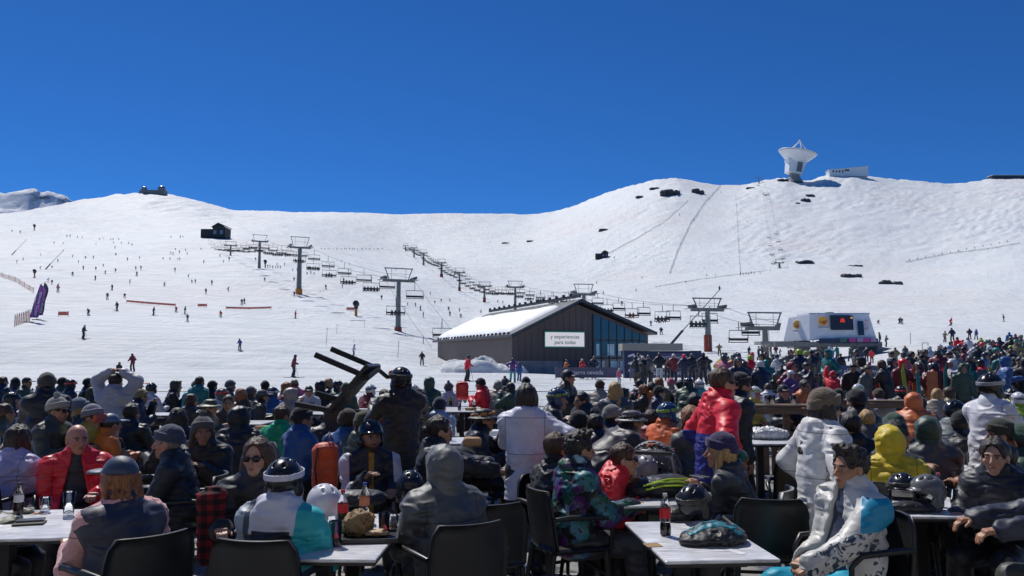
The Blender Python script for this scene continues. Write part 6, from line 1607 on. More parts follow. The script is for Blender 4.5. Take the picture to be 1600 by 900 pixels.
# rows of seated people farther back: (px, py, heading, jacket, headwear, headwear colour, hair, hair colour, words)
JC = {'black': BK, 'navy': NV, 'grey': GY, 'white': WH, 'red': RED, 'teal': (.01, .17, .16), 'green': (.03, .07, .05), 'beige': (.33, .28, .23), 'lilac': (.22, .18, .34), 'blue': (.02, .08, .26), 'olive': (.08, .085, .05), 'maroon': (.18, .02, .03),
      'brown': (.06, .04, .03), 'pink': (.5, .12, .2), 'yellow': (.5, .4, .04), 'orange': (.5, .13, .02), 'lime': (.3, .42, .04), 'turquoise': (.05, .35, .36), 'purple': (.10, .03, .18), 'khaki': (.20, .17, .09), 'pale blue': (.30, .40, .55)}
ROWS = [(6, 588, 20, 'navy', None, 0, 'short', 'dark'), (24, 589, -40, 'lilac', 'beanie', 'black', 'long', 'dark'), (43, 589, 80, 'green', 'cap', 'black', 'short', 'dark'), (99, 589, 10, 'green', 'beanie', 'black', 'short', 'dark'), (112, 592, 40, 'navy', 'helmet', 'black', 'none', 'dark'),
        (139, 590, 60, 'black', 'beanie', 'black', 'short', 'dark'), (156, 588, -30, 'black', 'cap', 'olive', 'short', 'brown'), (216, 592, 30, 'black', 'cap', 'red', 'short', 'dark'), (237, 597, 20, 'white', 'helmet', 'black', 'none', 'dark'), (222, 607, 60, 'navy', 'beanie', 'khaki', 'short', 'brown'),
        (277, 593, 70, 'black', 'hood', 'brown', 'long', 'dark'), (306, 594, -20, 'turquoise', 'beanie', 'grey', 'short', 'dark'), (313, 588, 20, 'teal', None, 0, 'short', 'dark'), (333, 594, 20, 'black', 'beanie', 'black', 'short', 'dark'), (348, 606, 90, 'white', 'helmet', 'grey', 'none', 'dark'),
        (361, 593, 60, 'green', 'beanie', 'grey', 'short', 'grey'), (376, 607, -60, 'brown', None, 0, 'wavy', 'auburn'), (393, 603, 30, 'olive', 'beanie', 'grey', 'short', 'dark'), (414, 594, -20, 'black', 'beanie', 'black', 'short', 'dark'), (411, 608, 60, 'black', 'cap', 'grey', 'short', 'dark'), (427, 604, 10, 'blue', 'helmet', 'navy', 'none', 'dark'),
        (449, 597, 70, 'maroon', None, 0, 'long', 'auburn'), (460, 592, -50, 'pink', 'cap', 'khaki', 'short', 'brown'), (457, 605, 40, 'beige', 'hood', 'beige', 'none', 'dark'), (483, 602, 150, 'white', 'cap', 'black', 'short', 'dark'), (503, 594, 20, 'black', 'hood', 'black', 'none', 'dark'),
        (515, 591, 70, 'black', None, 0, 'long', 'blond'), (529, 594, 80, 'green', 'helmet', 'navy', 'none', 'dark'), (541, 597, 10, 'green', 'beanie', 'green', 'short', 'dark'), (580, 600, 40, 'maroon', 'helmet', 'white', 'none', 'dark'), (600, 608, -40, 'maroon', None, 0, 'long', 'brown'),
        (330, 622, 90, 'olive', 'bucket', 'olive', 'short', 'brown'), (357, 617, 160, 'brown', None, 0, 'short', 'dark'), (378, 633, 10, 'black', 'hood', 'black', 'none', 'dark'), (318, 641, 170, 'black', 'bobble', 'grey', 'long', 'brown'), (277, 638, -60, 'black', None, 0, 'wavy', 'dark'), (474, 634, 40, 'blue', 'beanie', 'black', 'short', 'dark'),
        (300, 615, 20, 'brown', None, 0, 'short', 'brown'), (20, 612, 20, 'navy', 'helmet', 'black', 'none', 'dark'), (50, 622, 10, 'black', 'beanie', 'navy', 'short', 'dark'), (10, 630, 60, 'olive', None, 0, 'short', 'brown'),
        (545, 637, 20, 'blue', 'beanie', 'brown', 'short', 'dark'), (518, 632, -30, 'brown', None, 0, 'long', 'brown'), (572, 640, 30, 'olive', 'beanie', 'olive', 'short', 'dark'), (647, 600, 10, 'navy', 'helmet', 'white', 'none', 'dark'), (655, 606, 60, 'green', 'beanie', 'brown', 'short', 'dark'),
        (672, 588, 10, 'green', 'hood', 'green', 'none', 'dark'), (702, 594, 20, 'white', 'bobble', 'grey', 'short', 'dark'), (750, 590, -70, 'red', 'beanie', 'black', 'short', 'dark'), (778, 595, 10, 'beige', 'headphones', 'white', 'short', 'grey'), (790, 587, 30, 'grey', 'bobble', 'grey', 'short', 'dark'),
        (797, 597, -60, 'green', 'cap', 'black', 'short', 'dark'), (822, 588, 20, 'black', 'beanie', 'black', 'short', 'dark'), (660, 621, 30, 'black', None, 0, 'long', 'brown'), (688, 619, 20, 'pale blue', 'beanie', 'navy', 'short', 'dark'),
        (938, 593, 30, 'beige', 'beanie', 'brown', 'short', 'dark'), (975, 605, 60, 'black', 'hood', 'black', 'none', 'dark'), (1000, 592, 40, 'navy', None, 0, 'short', 'black'), (1004, 601, -60, 'black', None, 0, 'bob', 'auburn'), (1018, 597, 20, 'orange', None, 0, 'short', 'dark'), (1029, 590, 10, 'khaki', None, 0, 'wavy', 'auburn'),
        (1031, 602, 110, 'navy', 'beanie', 'black', 'short', 'dark'), (1048, 590, 20, 'beige', 'beanie', 'pink', 'none', 'dark'), (1064, 594, 60, 'black', None, 0, 'short', 'black'), (1076, 589, 30, 'green', 'helmet', 'navy', 'none', 'dark'), (1092, 592, -20, 'turquoise', 'helmet', 'white', 'none', 'dark'),
        (1200, 598, 20, 'white', 'cap', 'brown', 'short', 'dark'), (1180, 603, 150, 'yellow', 'helmet', 'white', 'none', 'dark'), (1278, 606, 140, 'maroon', 'beanie', 'brown', 'short', 'dark'), (1310, 606, 20, 'black', 'beanie', 'black', 'short', 'dark'), (1341, 599, 60, 'white', 'helmet', 'white', 'none', 'dark'),
        (1372, 606, 20, 'white', 'beanie', 'brown', 'short', 'dark'), (1408, 602, 30, 'black', 'helmet', 'black', 'none', 'dark'), (1395, 643, 20, 'olive', 'beanie', 'green', 'short', 'dark'), (1464, 607, 40, 'beige', None, 0, 'long', 'blond'), (1481, 605, -30, 'khaki', None, 0, 'bob', 'brown'), (1450, 648, 20, 'grey', 'hood', 'green', 'none', 'dark'),
        (1506, 640, 110, 'black', 'beanie', 'black', 'short', 'dark'), (1538, 640, -60, 'black', 'helmet', 'green', 'none', 'dark'), (1590, 612, 20, 'lime', 'helmet', 'white', 'none', 'dark'), (1580, 606, 60, 'yellow', 'helmet', 'black', 'none', 'dark'), (1566, 622, 30, 'pale blue', 'helmet', 'white', 'none', 'dark'), (1522, 640, 10, 'maroon', None, 0, 'short', 'dark'),
        (1436, 618, 30, 'navy', 'beanie', 'black', 'short', 'dark'), (1300, 640, 20, 'black', 'beanie', 'grey', 'short', 'dark'), (1592, 660, -40, 'green', 'beanie', 'green', 'short', 'dark'), (1020, 640, 60, 'maroon', None, 0, 'short', 'dark'), (905, 640, 30, 'black', 'beanie', 'black', 'short', 'dark'), (930, 646, -20, 'navy', None, 0, 'short', 'dark')]
HATW = {'beanie': 'beanie', 'bobble': 'bobble hat', 'cap': 'cap', 'helmet': 'helmet', 'hood': 'hood up', 'bucket': 'brimmed hat', 'headphones': 'headphones'}
def spot(px, py):
    if px < 130: return 'at the far left'
    if px < 260: return 'near the raised hands'
    if px < 400: return 'by the long left table'
    if px < 500: return 'left of the carried table'
    if px < 620: return 'around the carried table'
    if px < 830: return 'left of the lilac jacket'
    if px < 1000: return 'below the brown lodge'
    if px < 1110: return 'left of the tall red jacket'
    if px < 1300: return 'around the wooden counter'
    if px < 1420: return 'right of the brown beanie'
    return 'around the white shirt'
LABELS = {}
PEND = []
def rows():
    r = random.Random(5)
    poses = ['table', 'table', ('mouth', 'table'), 'phone', 'lap', ('table', 'lap'), 'chest']
    for i, (px, py, hd, jc, hat, hc, hair, hcol) in enumerate(ROWS):
        sp = dict(sit=1, hands=poses[i % len(poses)], jacket=JC[jc], hair=hair, haircol=hcol, lean=r.uniform(4, 18), nod=r.uniform(4, 22), yaw=r.uniform(-25, 25), puff=r.choice((.02, .03, .036)), seed=60 + i, skin=r.choice(('fair', 'tan', 'olive', 'ruddy')), hseed=i % 3, fat=r.uniform(.98, 1.15), hooddown=r.random() < .4, noboots=1)
        if hat: sp['hat'] = hat; sp['hatcol'] = JC[hc] if hc else BK
        if hat == 'helmet' and r.random() < .6: sp['extra'] = 'goggle_strap'; sp['extracol'] = JC[r.choice(('grey', 'black', 'white', 'red', 'lime'))]
        d = None
        zt = 1.30; dd = (CAMZ - zt) / -tan_el(py)
        d = min(dd, 19.5 - r.uniform(0, 2.5)) if dd > 17 else None
        o, J = place(px, py, sp, hd, 1, 'x', d, 'people on the terrace')
        w = HATW.get(hat); hw = f'{hc} {w}' if w and hat != 'hood' else ('hood up' if hat == 'hood' else f'{"fair" if hcol == "blond" else hcol} {"long " if hair in ("long", "wavy") else ""}hair')
        PEND.append((o, f'seated person in {jc} jacket, {hw}, {spot(px, py)}', px))
rows()
# ------------------------------------------------------------------ far figures: meshes of a few poses, shared by the crowd
def far_set(sp, h):
    J = skeleton(sp); P_ = {}
    v1, q1 = head_piece('head', .02); v1 = xf(v1, J['HM'], J['H'], J['hs'])
    fn, lo, hi = f_body(J, sp); v2, q2 = surf(fn, lo, hi, max(h, .035))
    P_['body'] = (np.concatenate([v1, v2]), np.concatenate([q1, q2 + len(v1)]))
    for nm, f in (('jacket', f_jacket), ('trousers', f_trousers)):
        fn, lo, hi = f(J, dict(sp, fold=.02)); P_[nm] = surf(fn, lo, hi, h)
    bt = [surf(*f_boot(J, sp, k), h) for k in 'LR']; P_['boots'] = (np.concatenate([bt[0][0], bt[1][0]]), np.concatenate([bt[0][1], bt[1][1] + len(bt[0][0])]))
    for hat in ('helmet', 'beanie', 'hood'): v, q = head_piece(hat, .022); P_[hat] = (xf(v, J['HM'], J['H'], J['hs']), q)
    v, q = head_piece('hair_bob', .022); P_['hair'] = (xf(v, J['HM'], J['H'], J['hs']), q)
    return P_, J
POSES = [dict(hands='down', lean=4), dict(hands='chest', lean=8, nod=20), dict(hands=('poles', 'poles'), lean=10, stance=.07), dict(hands=('down', 'mouth'), lean=3), dict(hands='pocket', lean=2, stride=.12), dict(hands=('fwd', 'down'), lean=10, stride=.18), dict(hands='poles', lean=28, crouch=.14, stance=.10, nod=-10), dict(hands=('up', 'down'), lean=4), dict(hands='hip', lean=-2, stance=.06)]
def one_colour(nm): return cloth(JC[nm])
FAR = []
for i, sp in enumerate(POSES):
    sp = dict(sp, puff=.03, seed=200 + i); P_, J = far_set(sp, .042)
    sk = np.tile(np.asarray(SKINS['tan'], f32), (len(P_['body'][0]), 1))
    FAR.append({k: mesh_np('person' if k == 'body' else k, v, q, SKIN if k == 'body' else cloth(BK), col=sk if k == 'body' else None) for k, (v, q) in P_.items()})
def own(o, mat): o.material_slots[0].link = 'OBJECT'; o.material_slots[0].material = mat
FLAT = {}
def far_person(loc, heading, s, pose, jc, tc, hat, hc, label, group, extra=None):
    M_ = FAR[pose]
    o = link('person', M_['body'], None, loc, (0, 0, -R(heading)), (s, s, s)); tag(o, label, 'person', group)
    for k, c in (('jacket', jc), ('trousers', tc), ('boots', 'black'), (hat, hc)):
        q = link({'hair': 'hair', 'boots': 'boots'}.get(k, k), M_[k], o)
        own(q, hair_mat(HAIRS[hc]) if k == 'hair' else cloth(JC[c]) if k != 'helmet' else plain('shell_' + c, JC[c], .3, 0, .1, 9))
    return o
SKI = MB(); SKI.add([(-.045, -.75, .012), (.045, -.75, .012), (.045, .70, .012), (-.045, .70, .012), (0, .9, .10), (-.045, -.75, .03), (.045, -.75, .03), (.045, .70, .03), (-.045, .70, .03)], [(0, 3, 2, 1), (5, 6, 7, 8), (3, 4, 2), (8, 7, 4), (0, 1, 6, 5), (1, 2, 7, 6), (3, 0, 5, 8), (2, 4, 7), (4, 3, 8)])
SKIM = SKI.mesh('ski', plain('ski_topsheet', (.06, .07, .09), .3, 0, .3, 4))
BOARD = MB().box((0, 0, .02), (.28, 1.5, .02), bev=.008).mesh('snowboard', plain('board_topsheet', (.04, .10, .20), .3, 0, .3, 3))
POLE = MB().tube([(0, 0, 0), (0, 0, 1.0)], .012, 5).tube([(0, 0, 1.0), (0, 0, 1.12)], .02, 5).mesh('ski_pole', DARKM)
def skis(o, board=False):
    if board: link('snowboard', BOARD, o, (0, 0, 0), (0, 0, R(80)))
    else:
        for x in (-.13, .13): link('ski', SKIM, o, (x, .05, 0))
    if not board:
        for x in (-.34, .34): link('ski_pole', POLE, o, (x, .30, 0), (R(14), 0, 0))

TAKEN = []
def free(x, y, r):
    for a, b in TAKEN:
        if (a - x) ** 2 + (b - y) ** 2 < r * r: return False
    TAKEN.append((x, y)); return True
CROWD_G = 'people standing in the lift queue and on the snow'
def zone(px, d):
    if px < 1120: return 'by the lodge banners'
    if px < 1225: return 'left of the station'
    if px < 1310: return 'below the station'
    if px < 1410: return 'around the bluish banner'
    if px < 1500: return 'right of the bluish banner'
    return 'at the right edge'
# people picked out one by one: px, y of head, y of feet, heading, pose, jacket, trousers, headwear, its colour, words, gear
ONE = [(730, 555, 596, 60, 2, 'red', 'black', 'helmet', 'black', 'skier in coral red jacket standing with poles beside the snow heap', 1), (801, 560, 598, 10, 8, 'purple', 'turquoise', 'helmet', 'black', 'person in purple jacket and turquoise trousers below the lodge', 0), (811, 566, 596, 30, 0, 'blue', 'blue', 'helmet', 'black', 'child in blue suit beside the purple and turquoise person', 0),
       (741, 555, 575, -30, 6, 'black', 'black', 'helmet', 'black', 'dark crouching skier on the snow heap', 0), (908, 561, 592, 150, 1, 'red', 'black', 'helmet', 'white', 'person in red and white helmet in front of the glazed lodge corner', 0), (927, 557, 592, 180, 4, 'navy', 'navy', 'beanie', 'brown', 'dark dressed person by the glazed lodge corner', 0), (883, 562, 590, 60, 5, 'orange', 'black', 'helmet', 'grey', 'person in orange by the lodge door', 0),
       (1016, 563, 597, 160, 4, 'beige', 'black', 'beanie', 'beige', 'person in beige jacket standing in front of the entrance portal', 0), (966, 582, 602, 150, 0, 'pink', 'white', 'helmet', 'white', 'small child in pink and white by the navy portal pillar', 0), (1123, 537, 556, 180, 8, 'khaki', 'black', 'beanie', 'khaki', 'person in khaki jacket on the snow right of the padded tower', 0),
       (1169, 541, 556, 150, 2, 'black', 'black', 'helmet', 'black', 'small dark skier on the snow left of the low tower', 1), (1184, 541, 563, 100, 4, 'navy', 'navy', 'beanie', 'black', 'left of two dark people by the low lift tower', 0), (1190, 540, 562, -100, 1, 'black', 'black', 'beanie', 'black', 'right of two dark people by the low lift tower', 0),
       (1203, 539, 556, 90, 0, 'brown', 'black', 'beanie', 'black', 'thin dark figure beside the low tower mast', 0), (1211, 538, 556, 20, 0, 'maroon', 'black', 'helmet', 'black', 'maroon figure standing under the conveyor arm', 0), (1217, 545, 557, 120, 5, 'blue', 'blue', 'helmet', 'blue', 'child in blue under the conveyor arm', 0),
       (1278, 542, 565, 110, 5, 'navy', 'black', 'beanie', 'black', 'dark person striding below the white station', 0), (1287, 545, 562, 10, 2, 'black', 'black', 'helmet', 'black', 'small dark skier below the white station', 0), (1296, 539, 563, 20, 0, 'white', 'navy', 'helmet', 'grey', 'person in white jacket below the white station', 0), (1307, 540, 566, -20, 1, 'teal', 'navy', 'beanie', 'grey', 'person in teal below the station screen', 0),
       (1327, 540, 565, 60, 5, 'green', 'navy', 'beanie', 'green', 'person in dark green reaching sideways below the station', 0), (1340, 541, 567, 0, 0, 'navy', 'black', 'helmet', 'navy', 'person in navy below the station info panels', 0), (1352, 543, 566, 20, 4, 'black', 'black', 'helmet', 'white', 'person in black below the station ramp', 0), (1360, 546, 568, 200, 0, 'red', 'black', 'helmet', 'black', 'person in red under the station ramp', 0),
       (1374, 519, 540, -60, 0, 'black', 'black', 'helmet', 'olive', 'person in black at the right end of the station deck', 0), (1383, 524, 542, 100, 1, 'olive', 'black', 'helmet', 'green', 'person in olive beside the right end of the station deck', 0), (1397, 543, 572, 30, 4, 'khaki', 'khaki', 'helmet', 'black', 'person in khaki standing on bare snow right of the station', 0),
       (1413, 540, 566, 10, 5, 'grey', 'black', 'helmet', 'orange', 'person in grey with orange helmet on bare snow right of the station', 0), (1429, 542, 578, 70, 6, 'khaki', 'maroon', 'helmet', 'khaki', 'person in khaki bending with arm stretched out on the snow', 0), (1477, 544, 562, 30, 5, 'turquoise', 'black', 'beanie', 'black', 'person in mint jacket gesturing at the edge of the crowd', 0),
       (1475, 517, 535, 70, 2, 'khaki', 'black', 'helmet', 'black', 'skier in khaki on the slope, leftmost of the walking four', 0), (1487, 512, 536, 10, 2, 'navy', 'black', 'helmet', 'black', 'larger dark skier on the slope, second of the walking four', 0), (1514, 513, 531, 40, 4, 'black', 'black', 'helmet', 'black', 'dark skier on the slope, third of the walking four', 0), (1524, 514, 531, 60, 5, 'blue', 'black', 'helmet', 'blue', 'snowboarder in blue on the slope, last of the walking four', 0),
       (1495, 527, 562, 10, 0, 'red', 'navy', 'helmet', 'black', 'person in dark red at the head of the right-hand crowd', 0), (1503, 531, 562, 20, 8, 'red', 'black', 'helmet', 'red', 'person in bright red beside the dark red one', 0), (1511, 527, 568, 30, 5, 'white', 'black', 'helmet', 'grey', 'person in white jacket and black trousers at the head of the right-hand crowd', 0),
       (1532, 528, 566, 20, 1, 'black', 'black', 'helmet', 'black', 'person in black hunched at the head of the right-hand crowd', 0), (1576, 519, 548, 30, 0, 'blue', 'navy', 'helmet', 'blue', 'person in blue high in the right-hand crowd', 0), (1586, 522, 555, 10, 4, 'maroon', 'black', 'helmet', 'brown', 'person in maroon high in the right-hand crowd', 0), (1593, 529, 560, 200, 2, 'white', 'black', 'helmet', 'black', 'person in white and black at the very right', 0),
       (1580, 536, 562, 20, 0, 'pale blue', 'blue', 'helmet', 'blue', 'person in bright blue in the right-hand crowd', 0), (1377, 582, 620, 170, 0, 'red', 'red', 'helmet', 'red', 'child all in bright red beside the ski racks', 0), (1350, 572, 612, 130, 7, 'pink', 'pink', 'beanie', 'pink', 'person in pink jacket in front of the bluish banner', 0), (1356, 578, 615, 150, 1, 'lime', 'black', 'helmet', 'pink', 'child in lime and pink in front of the bluish banner', 0),
       (1416, 558, 602, 150, 8, 'red', 'maroon', 'beanie', 'pink', 'person in red jacket with arms out right of the bluish banner', 0), (1436, 562, 606, 20, 0, 'blue', 'black', 'helmet', 'brown', 'person in royal blue jacket right of the bluish banner', 0), (1404, 565, 606, 10, 1, 'black', 'black', 'beanie', 'black', 'person in black puffer between two red jackets', 0), (1454, 567, 618, 160, 0, 'white', 'olive', 'helmet', 'grey', 'person in pale mint white jacket by the ski racks', 0),
       (1463, 566, 620, 20, 4, 'maroon', 'maroon', 'helmet', 'navy', 'person in maroon suit by the ski racks', 0), (1480, 556, 604, 0, 0, 'black', 'black', 'beanie', 'green', 'person in black seen from behind right of the racks', 0), (1497, 573, 612, 20, 1, 'olive', 'brown', 'helmet', 'red', 'person in olive with red helmet right of the racks', 0), (1519, 556, 612, 10, 0, 'black', 'black', 'helmet', 'grey', 'large person in black seen from behind in the right-hand crowd', 0),
       (1153, 564, 606, 10, 0, 'pale blue', 'navy', 'beanie', 'pale blue', 'person in pale blue jacket in the queue near the red jacketed man', 0), (1166, 564, 606, 20, 1, 'maroon', 'black', 'beanie', 'brown', 'person in crimson jacket next to the pale blue one', 0), (1200, 562, 610, -20, 0, 'teal', 'navy', 'helmet', 'teal', 'person in sea green jacket in the queue', 0), (1182, 575, 616, 20, 0, 'yellow', 'black', 'helmet', 'grey', 'person in dull yellow jacket in the queue', 0),
       (1266, 558, 606, 10, 1, 'khaki', 'navy', 'beanie', 'khaki', 'person in mustard jacket in the queue', 0), (1290, 556, 594, 180, 0, 'red', 'black', 'helmet', 'black', 'person in red vest facing the camera in the queue', 0), (1232, 578, 622, 150, 1, 'purple', 'navy', 'helmet', 'white', 'person in patterned purple jacket in the queue', 0), (1312, 553, 592, 5, 0, 'black', 'black', 'beanie', 'black', 'broad person in black left of the bluish banner', 0), (1300, 580, 620, 60, 7, 'red', 'black', 'beanie', 'red', 'person in red raising an arm behind the brown beanie', 0)]
def stand_on(px, yf, yh, d=None):
    p = ground_at(px, yf) if d is None else None
    return p, max(.55, min(1.2, (yf - yh) / F * p.y / 1.74))
for px, yh, yf, hd, pose, jc, tc, hat, hc, lab, gear in ONE:
    if yf > 602:                      # on the level snow in front of the terrace
        d = 30 - (yf - 602) * .5; p = at(px, yf, d); p.z = gz(p.x, d); s = max(.6, min(1.12, (z_of(yh, d) - p.z) / 1.74))
    else: p, s = stand_on(px, yf, yh)
    TAKEN.append((p.x, p.y)); o = far_person(p, hd, s, pose, jc, tc, hat, hc, lab, CROWD_G)
    if gear: skis(o)
def crowd():
    r = random.Random(11)
    cols = ['black'] * 16 + ['navy'] * 8 + ['grey'] * 5 + ['green'] * 4 + ['red'] * 2 + ['maroon'] * 2 + ['brown', 'olive', 'black', 'black'] + ['teal', 'blue', 'blue', 'white', 'white', 'pink', 'olive', 'olive', 'khaki', 'purple', 'orange', 'yellow', 'pale blue', 'brown', 'lilac']
    hats = ['helmet'] * 6 + ['beanie'] * 3 + ['hood', 'hair']
    plan = [(985, 1130, 44, 54, 14), (1125, 1225, 21, 44, 26), (1225, 1310, 21, 40, 22), (1310, 1420, 20, 31, 16), (1420, 1500, 20, 40, 20), (1480, 1610, 20, 47, 44)]
    for x0, x1, d0, d1, n in plan:
        k = 0; tries = 0
        while k < n and tries < 900:
            tries += 1
            px = r.uniform(x0, x1); d = d0 + (d1 - d0) * r.random() ** 1.3; x = (px - 800) / F * d
            if not free(x, d, .62): continue
            k += 1; jc = r.choice(cols); hat = r.choice(hats); hc = r.choice(['black'] * 5 + ['grey'] * 3 + ['white'] * 2 + ['navy'] * 2 + ['brown', 'brown', 'red', 'teal', 'lime']) if hat != 'hair' else r.choice(['dark', 'brown', 'blond', 'black'])
            if hat == 'hood': hc = jc
            tc = r.choice(['black'] * 5 + ['navy', 'grey', 'brown', 'olive', 'white'])
            s = r.choice((r.uniform(.93, 1.06), r.uniform(.93, 1.06), r.uniform(.93, 1.06), r.uniform(.66, .85)))
            z = gz(x, d) if d >= 25 else .012
            o = far_person((x, d, z), r.choice((0, 10, 20, 40, 150, 180, 200, -30, 90, -90)) + r.uniform(-20, 20), s, r.choice((0, 1, 2, 3, 4, 4, 5, 8, 0, 1)), jc, tc, hat, hc, 'x', CROWD_G)
            hw = {'helmet': f'{hc} helmet', 'beanie': f'{hc} beanie', 'hood': 'hood up', 'hair': f'{"fair" if hc == "blond" else hc} hair'}[hat]
            PEND.append((o, f'{"child" if s < .88 else "person"} in {jc} jacket and {hw}, standing {zone(px, d)}', px))
crowd()

# ------------------------------------------------------------------ skiers on the slopes
SL = [(138, 493, 13), (182, 486, 15), (239, 493, 14), (275, 488, 11), (288, 491, 13), (293, 503, 12), (345, 496, 12), (377, 477, 10), (381, 475, 8), (131, 530, 22), (376, 548, 10), (166, 468, 11), (193, 466, 9), (173, 454, 10), (88, 457, 12), (298, 443, 6), (303, 443, 5), (461, 498, 13), (508, 452, 8),
      (11, 363, 6), (24, 365, 8), (98, 371, 5), (103, 371, 5), (115, 372, 4), (122, 373, 4), (150, 375, 4), (155, 375, 4), (167, 376, 4), (171, 376, 4), (180, 375, 4), (172, 381, 3), (184, 381, 3), (196, 382, 4), (144, 383, 3), (262, 372, 3), (277, 372, 5), (281, 372, 4), (270, 391, 4), (286, 393, 4), (310, 391, 3),
      (58, 401, 5), (108, 403, 6), (118, 412, 6), (129, 405, 6), (141, 405, 6), (86, 410, 6), (146, 423, 7), (157, 417, 6), (110, 431, 8), (146, 438, 8), (177, 426, 7), (214, 405, 5), (195, 408, 6), (209, 422, 7), (211, 431, 8), (251, 406, 4), (262, 407, 4), (274, 407, 4), (277, 407, 5), (77, 420, 5), (346, 411, 4),
      (430, 415, 4), (442, 416, 6), (455, 424, 4), (462, 424, 4), (478, 430, 5), (484, 429, 5), (489, 430, 5), (459, 408, 4), (532, 410, 4), (545, 415, 4), (636, 478, 6), (649, 480, 7), (657, 486, 9), (661, 496, 9), (679, 475, 6), (689, 473, 6), (703, 472, 6), (701, 486, 8), (703, 494, 8), (718, 488, 7), (720, 497, 8), (778, 474, 6), (786, 475, 6),
      (416, 419, 4), (420, 419, 4), (424, 420, 4), (428, 420, 4), (432, 420, 4), (436, 420, 3), (553, 558, 20), (460, 590, 36), (210, 581, 29), (660, 571, 22), (933, 444, 5), (995, 456, 6), (943, 461, 6), (961, 405, 5), (995, 404, 5), (1023, 409, 4), (972, 478, 8), (1030, 505, 8), (1033, 523, 14), (1017, 510, 9), (1004, 436, 4), (751, 490, 5),
      (1159, 430, 5), (1163, 430, 4), (1168, 430, 4), (1172, 430, 4), (1176, 429, 5), (1181, 429, 4), (1190, 428, 4), (1206, 425, 4), (1073, 444, 4), (1106, 432, 3), (1119, 432, 4), (1405, 506, 12), (1409, 507, 8), (1372, 508, 7), (1485, 509, 14), (1569, 503, 12), (1322, 311, 3), (1065, 338, 4), (1088, 346, 4), (1131, 302, 3), (1048, 428, 4)]
SL += [(500 + 4.3 * i + (i % 3), 390 + (i % 2), 3.5) for i in range(23)] + [(1425 + i * 13, 408 - i * 2.4, 3) for i in range(13)]
rr = random.Random(21)
SL += [(rr.uniform(20, 330), rr.uniform(378, 470), 0) for _ in range(26)] + [(rr.uniform(330, 700), rr.uniform(395, 470), 0) for _ in range(16)]
WORDS = {553: 'person in white jacket and black trousers standing on the snow left of the lodge', 460: 'dark skier with poles standing on the snow above the back row', 210: 'dark skier with a backpack standing on the snow near the sitting snowboarder', 131: 'dark skier standing alone on the lower left piste', 660: 'person walking on the snow left of the lodge, near the stake',
         88: 'tiny skier in magenta beside the purple flags', 461: 'small red clad skier alone below the six-seat lift', 345: 'small red clad skier at the left end of the level banner', 275: 'small red clad skier at the end of the long banner'}
STV, STQ, STC = [], [], []
def add_stuff(p, hd, s, pose, cols):
    """tiny figure folded into the one object of far-off skiers"""
    global _nv
    a = -R(hd); M2 = np.array([[math.cos(a), -math.sin(a), 0], [math.sin(a), math.cos(a), 0], [0, 0, 1]], f32)
    for k, c in zip(('jacket', 'trousers', 'helmet'), cols):
        v, q = TINY[pose][k]; w = (v * s) @ M2.T + np.array(p, f32)
        STQ.append(q + _nv); STV.append(w); STC.append(np.tile(np.asarray(c, f32), (len(w), 1))); _nv += len(w)
_nv = 0
TINY = []
for sp in (dict(hands='poles', lean=10, stance=.08), dict(hands='poles', lean=30, crouch=.16, stance=.12), dict(sit=1, hands='lap', lean=6)):
    P_, J = far_set(dict(sp, puff=.03), .10); v, q = P_['helmet']; TINY.append({k: P_[k] for k in ('jacket', 'trousers')}); v, q = surf(lambda P: ell(P, J['H'], (.12, .13, .15)), J['H'] - .25, J['H'] + .25, .07); TINY[-1]['helmet'] = (v, q)
DK = ['black'] * 6 + ['navy'] * 4 + ['grey', 'red', 'maroon', 'blue', 'green', 'teal', 'brown', 'olive']
SKG = 'skiers on the slopes'
for i, (px, yf, hp) in enumerate(SL):
    p = ground_at(px, yf); q = hp / F * p.y / 1.75 if hp else 1.0; s = max(.8, min(1.25, q)); jc = rr.choice(DK)
    if px in (275, 345, 461): jc = 'red'
    if px == 88: jc = 'pink'
    if px == 553: jc = 'white'
    if hp >= 8:
        o = far_person(p, rr.choice((150, 180, 60, 90, -60, 200)), s, 2 if hp > 16 or i % 3 else 6, jc, 'black' if jc != 'red' else 'maroon', 'helmet', 'black', 'x', SKG); 
        if px != 210 and px != 553 and px != 660: skis(o, i % 5 == 0)
        if px in WORDS: o['label'] = WORDS[px]
        else:
            z = 'between and around the orange banners' if 130 <= px <= 390 and yf > 470 else 'on the upper left piste' if px < 330 else 'right of the nearest lift tower' if 640 <= px <= 730 else 'near the slanting lance beside the lodge' if 960 < px < 1050 else 'on the snow right of the white station' if px > 1300 else 'on the middle piste'
            PEND.append((o, f'small skier in {jc}, {z}', px))
    else: add_stuff(p, rr.choice((150, 200, 60, -60, 90)), s, i % 2, (JC[jc], JC['black'], JC['black']))
# riders hanging under the cables of the two busy lifts
def riders(LL, n0, n1, per, w, drop):
    k = 0
    for o, p, rz, side in LL:
        if side > 0: continue
        k += 1
        if not n0 <= k < n1: continue
        m = per - (k * 7) % 3
        for j in range(m):
            x = (j - (m - 1) / 2) * w / per; c, s_ = math.cos(rz), math.sin(rz); y = .12
            q = p + Vector((x * c - y * s_, x * s_ + y * c, -drop - .38))
            jc = rr.choice(DK); add_stuff(q, -math.degrees(rz), 1.0, 2, (JC[jc], JC['black'], JC['black']))
riders(LIFT1, 2, 14, 5, 3.1, 3.1); riders(LIFT2, 3, 46, 4, 2.4, 2.6)
def stuff_mat():
    m, nt, b = _new('far_skier_clothes'); a = N(nt, 'ShaderNodeVertexColor', layer_name='Col'); nt.links.new(a.outputs[0], b.inputs['Base Color']); b.inputs['Roughness'].default_value = .6; return m
o = link('distant_skiers', mesh_np('distant_skiers', np.concatenate(STV), np.concatenate(STQ), stuff_mat(), col=np.concatenate(STC)))
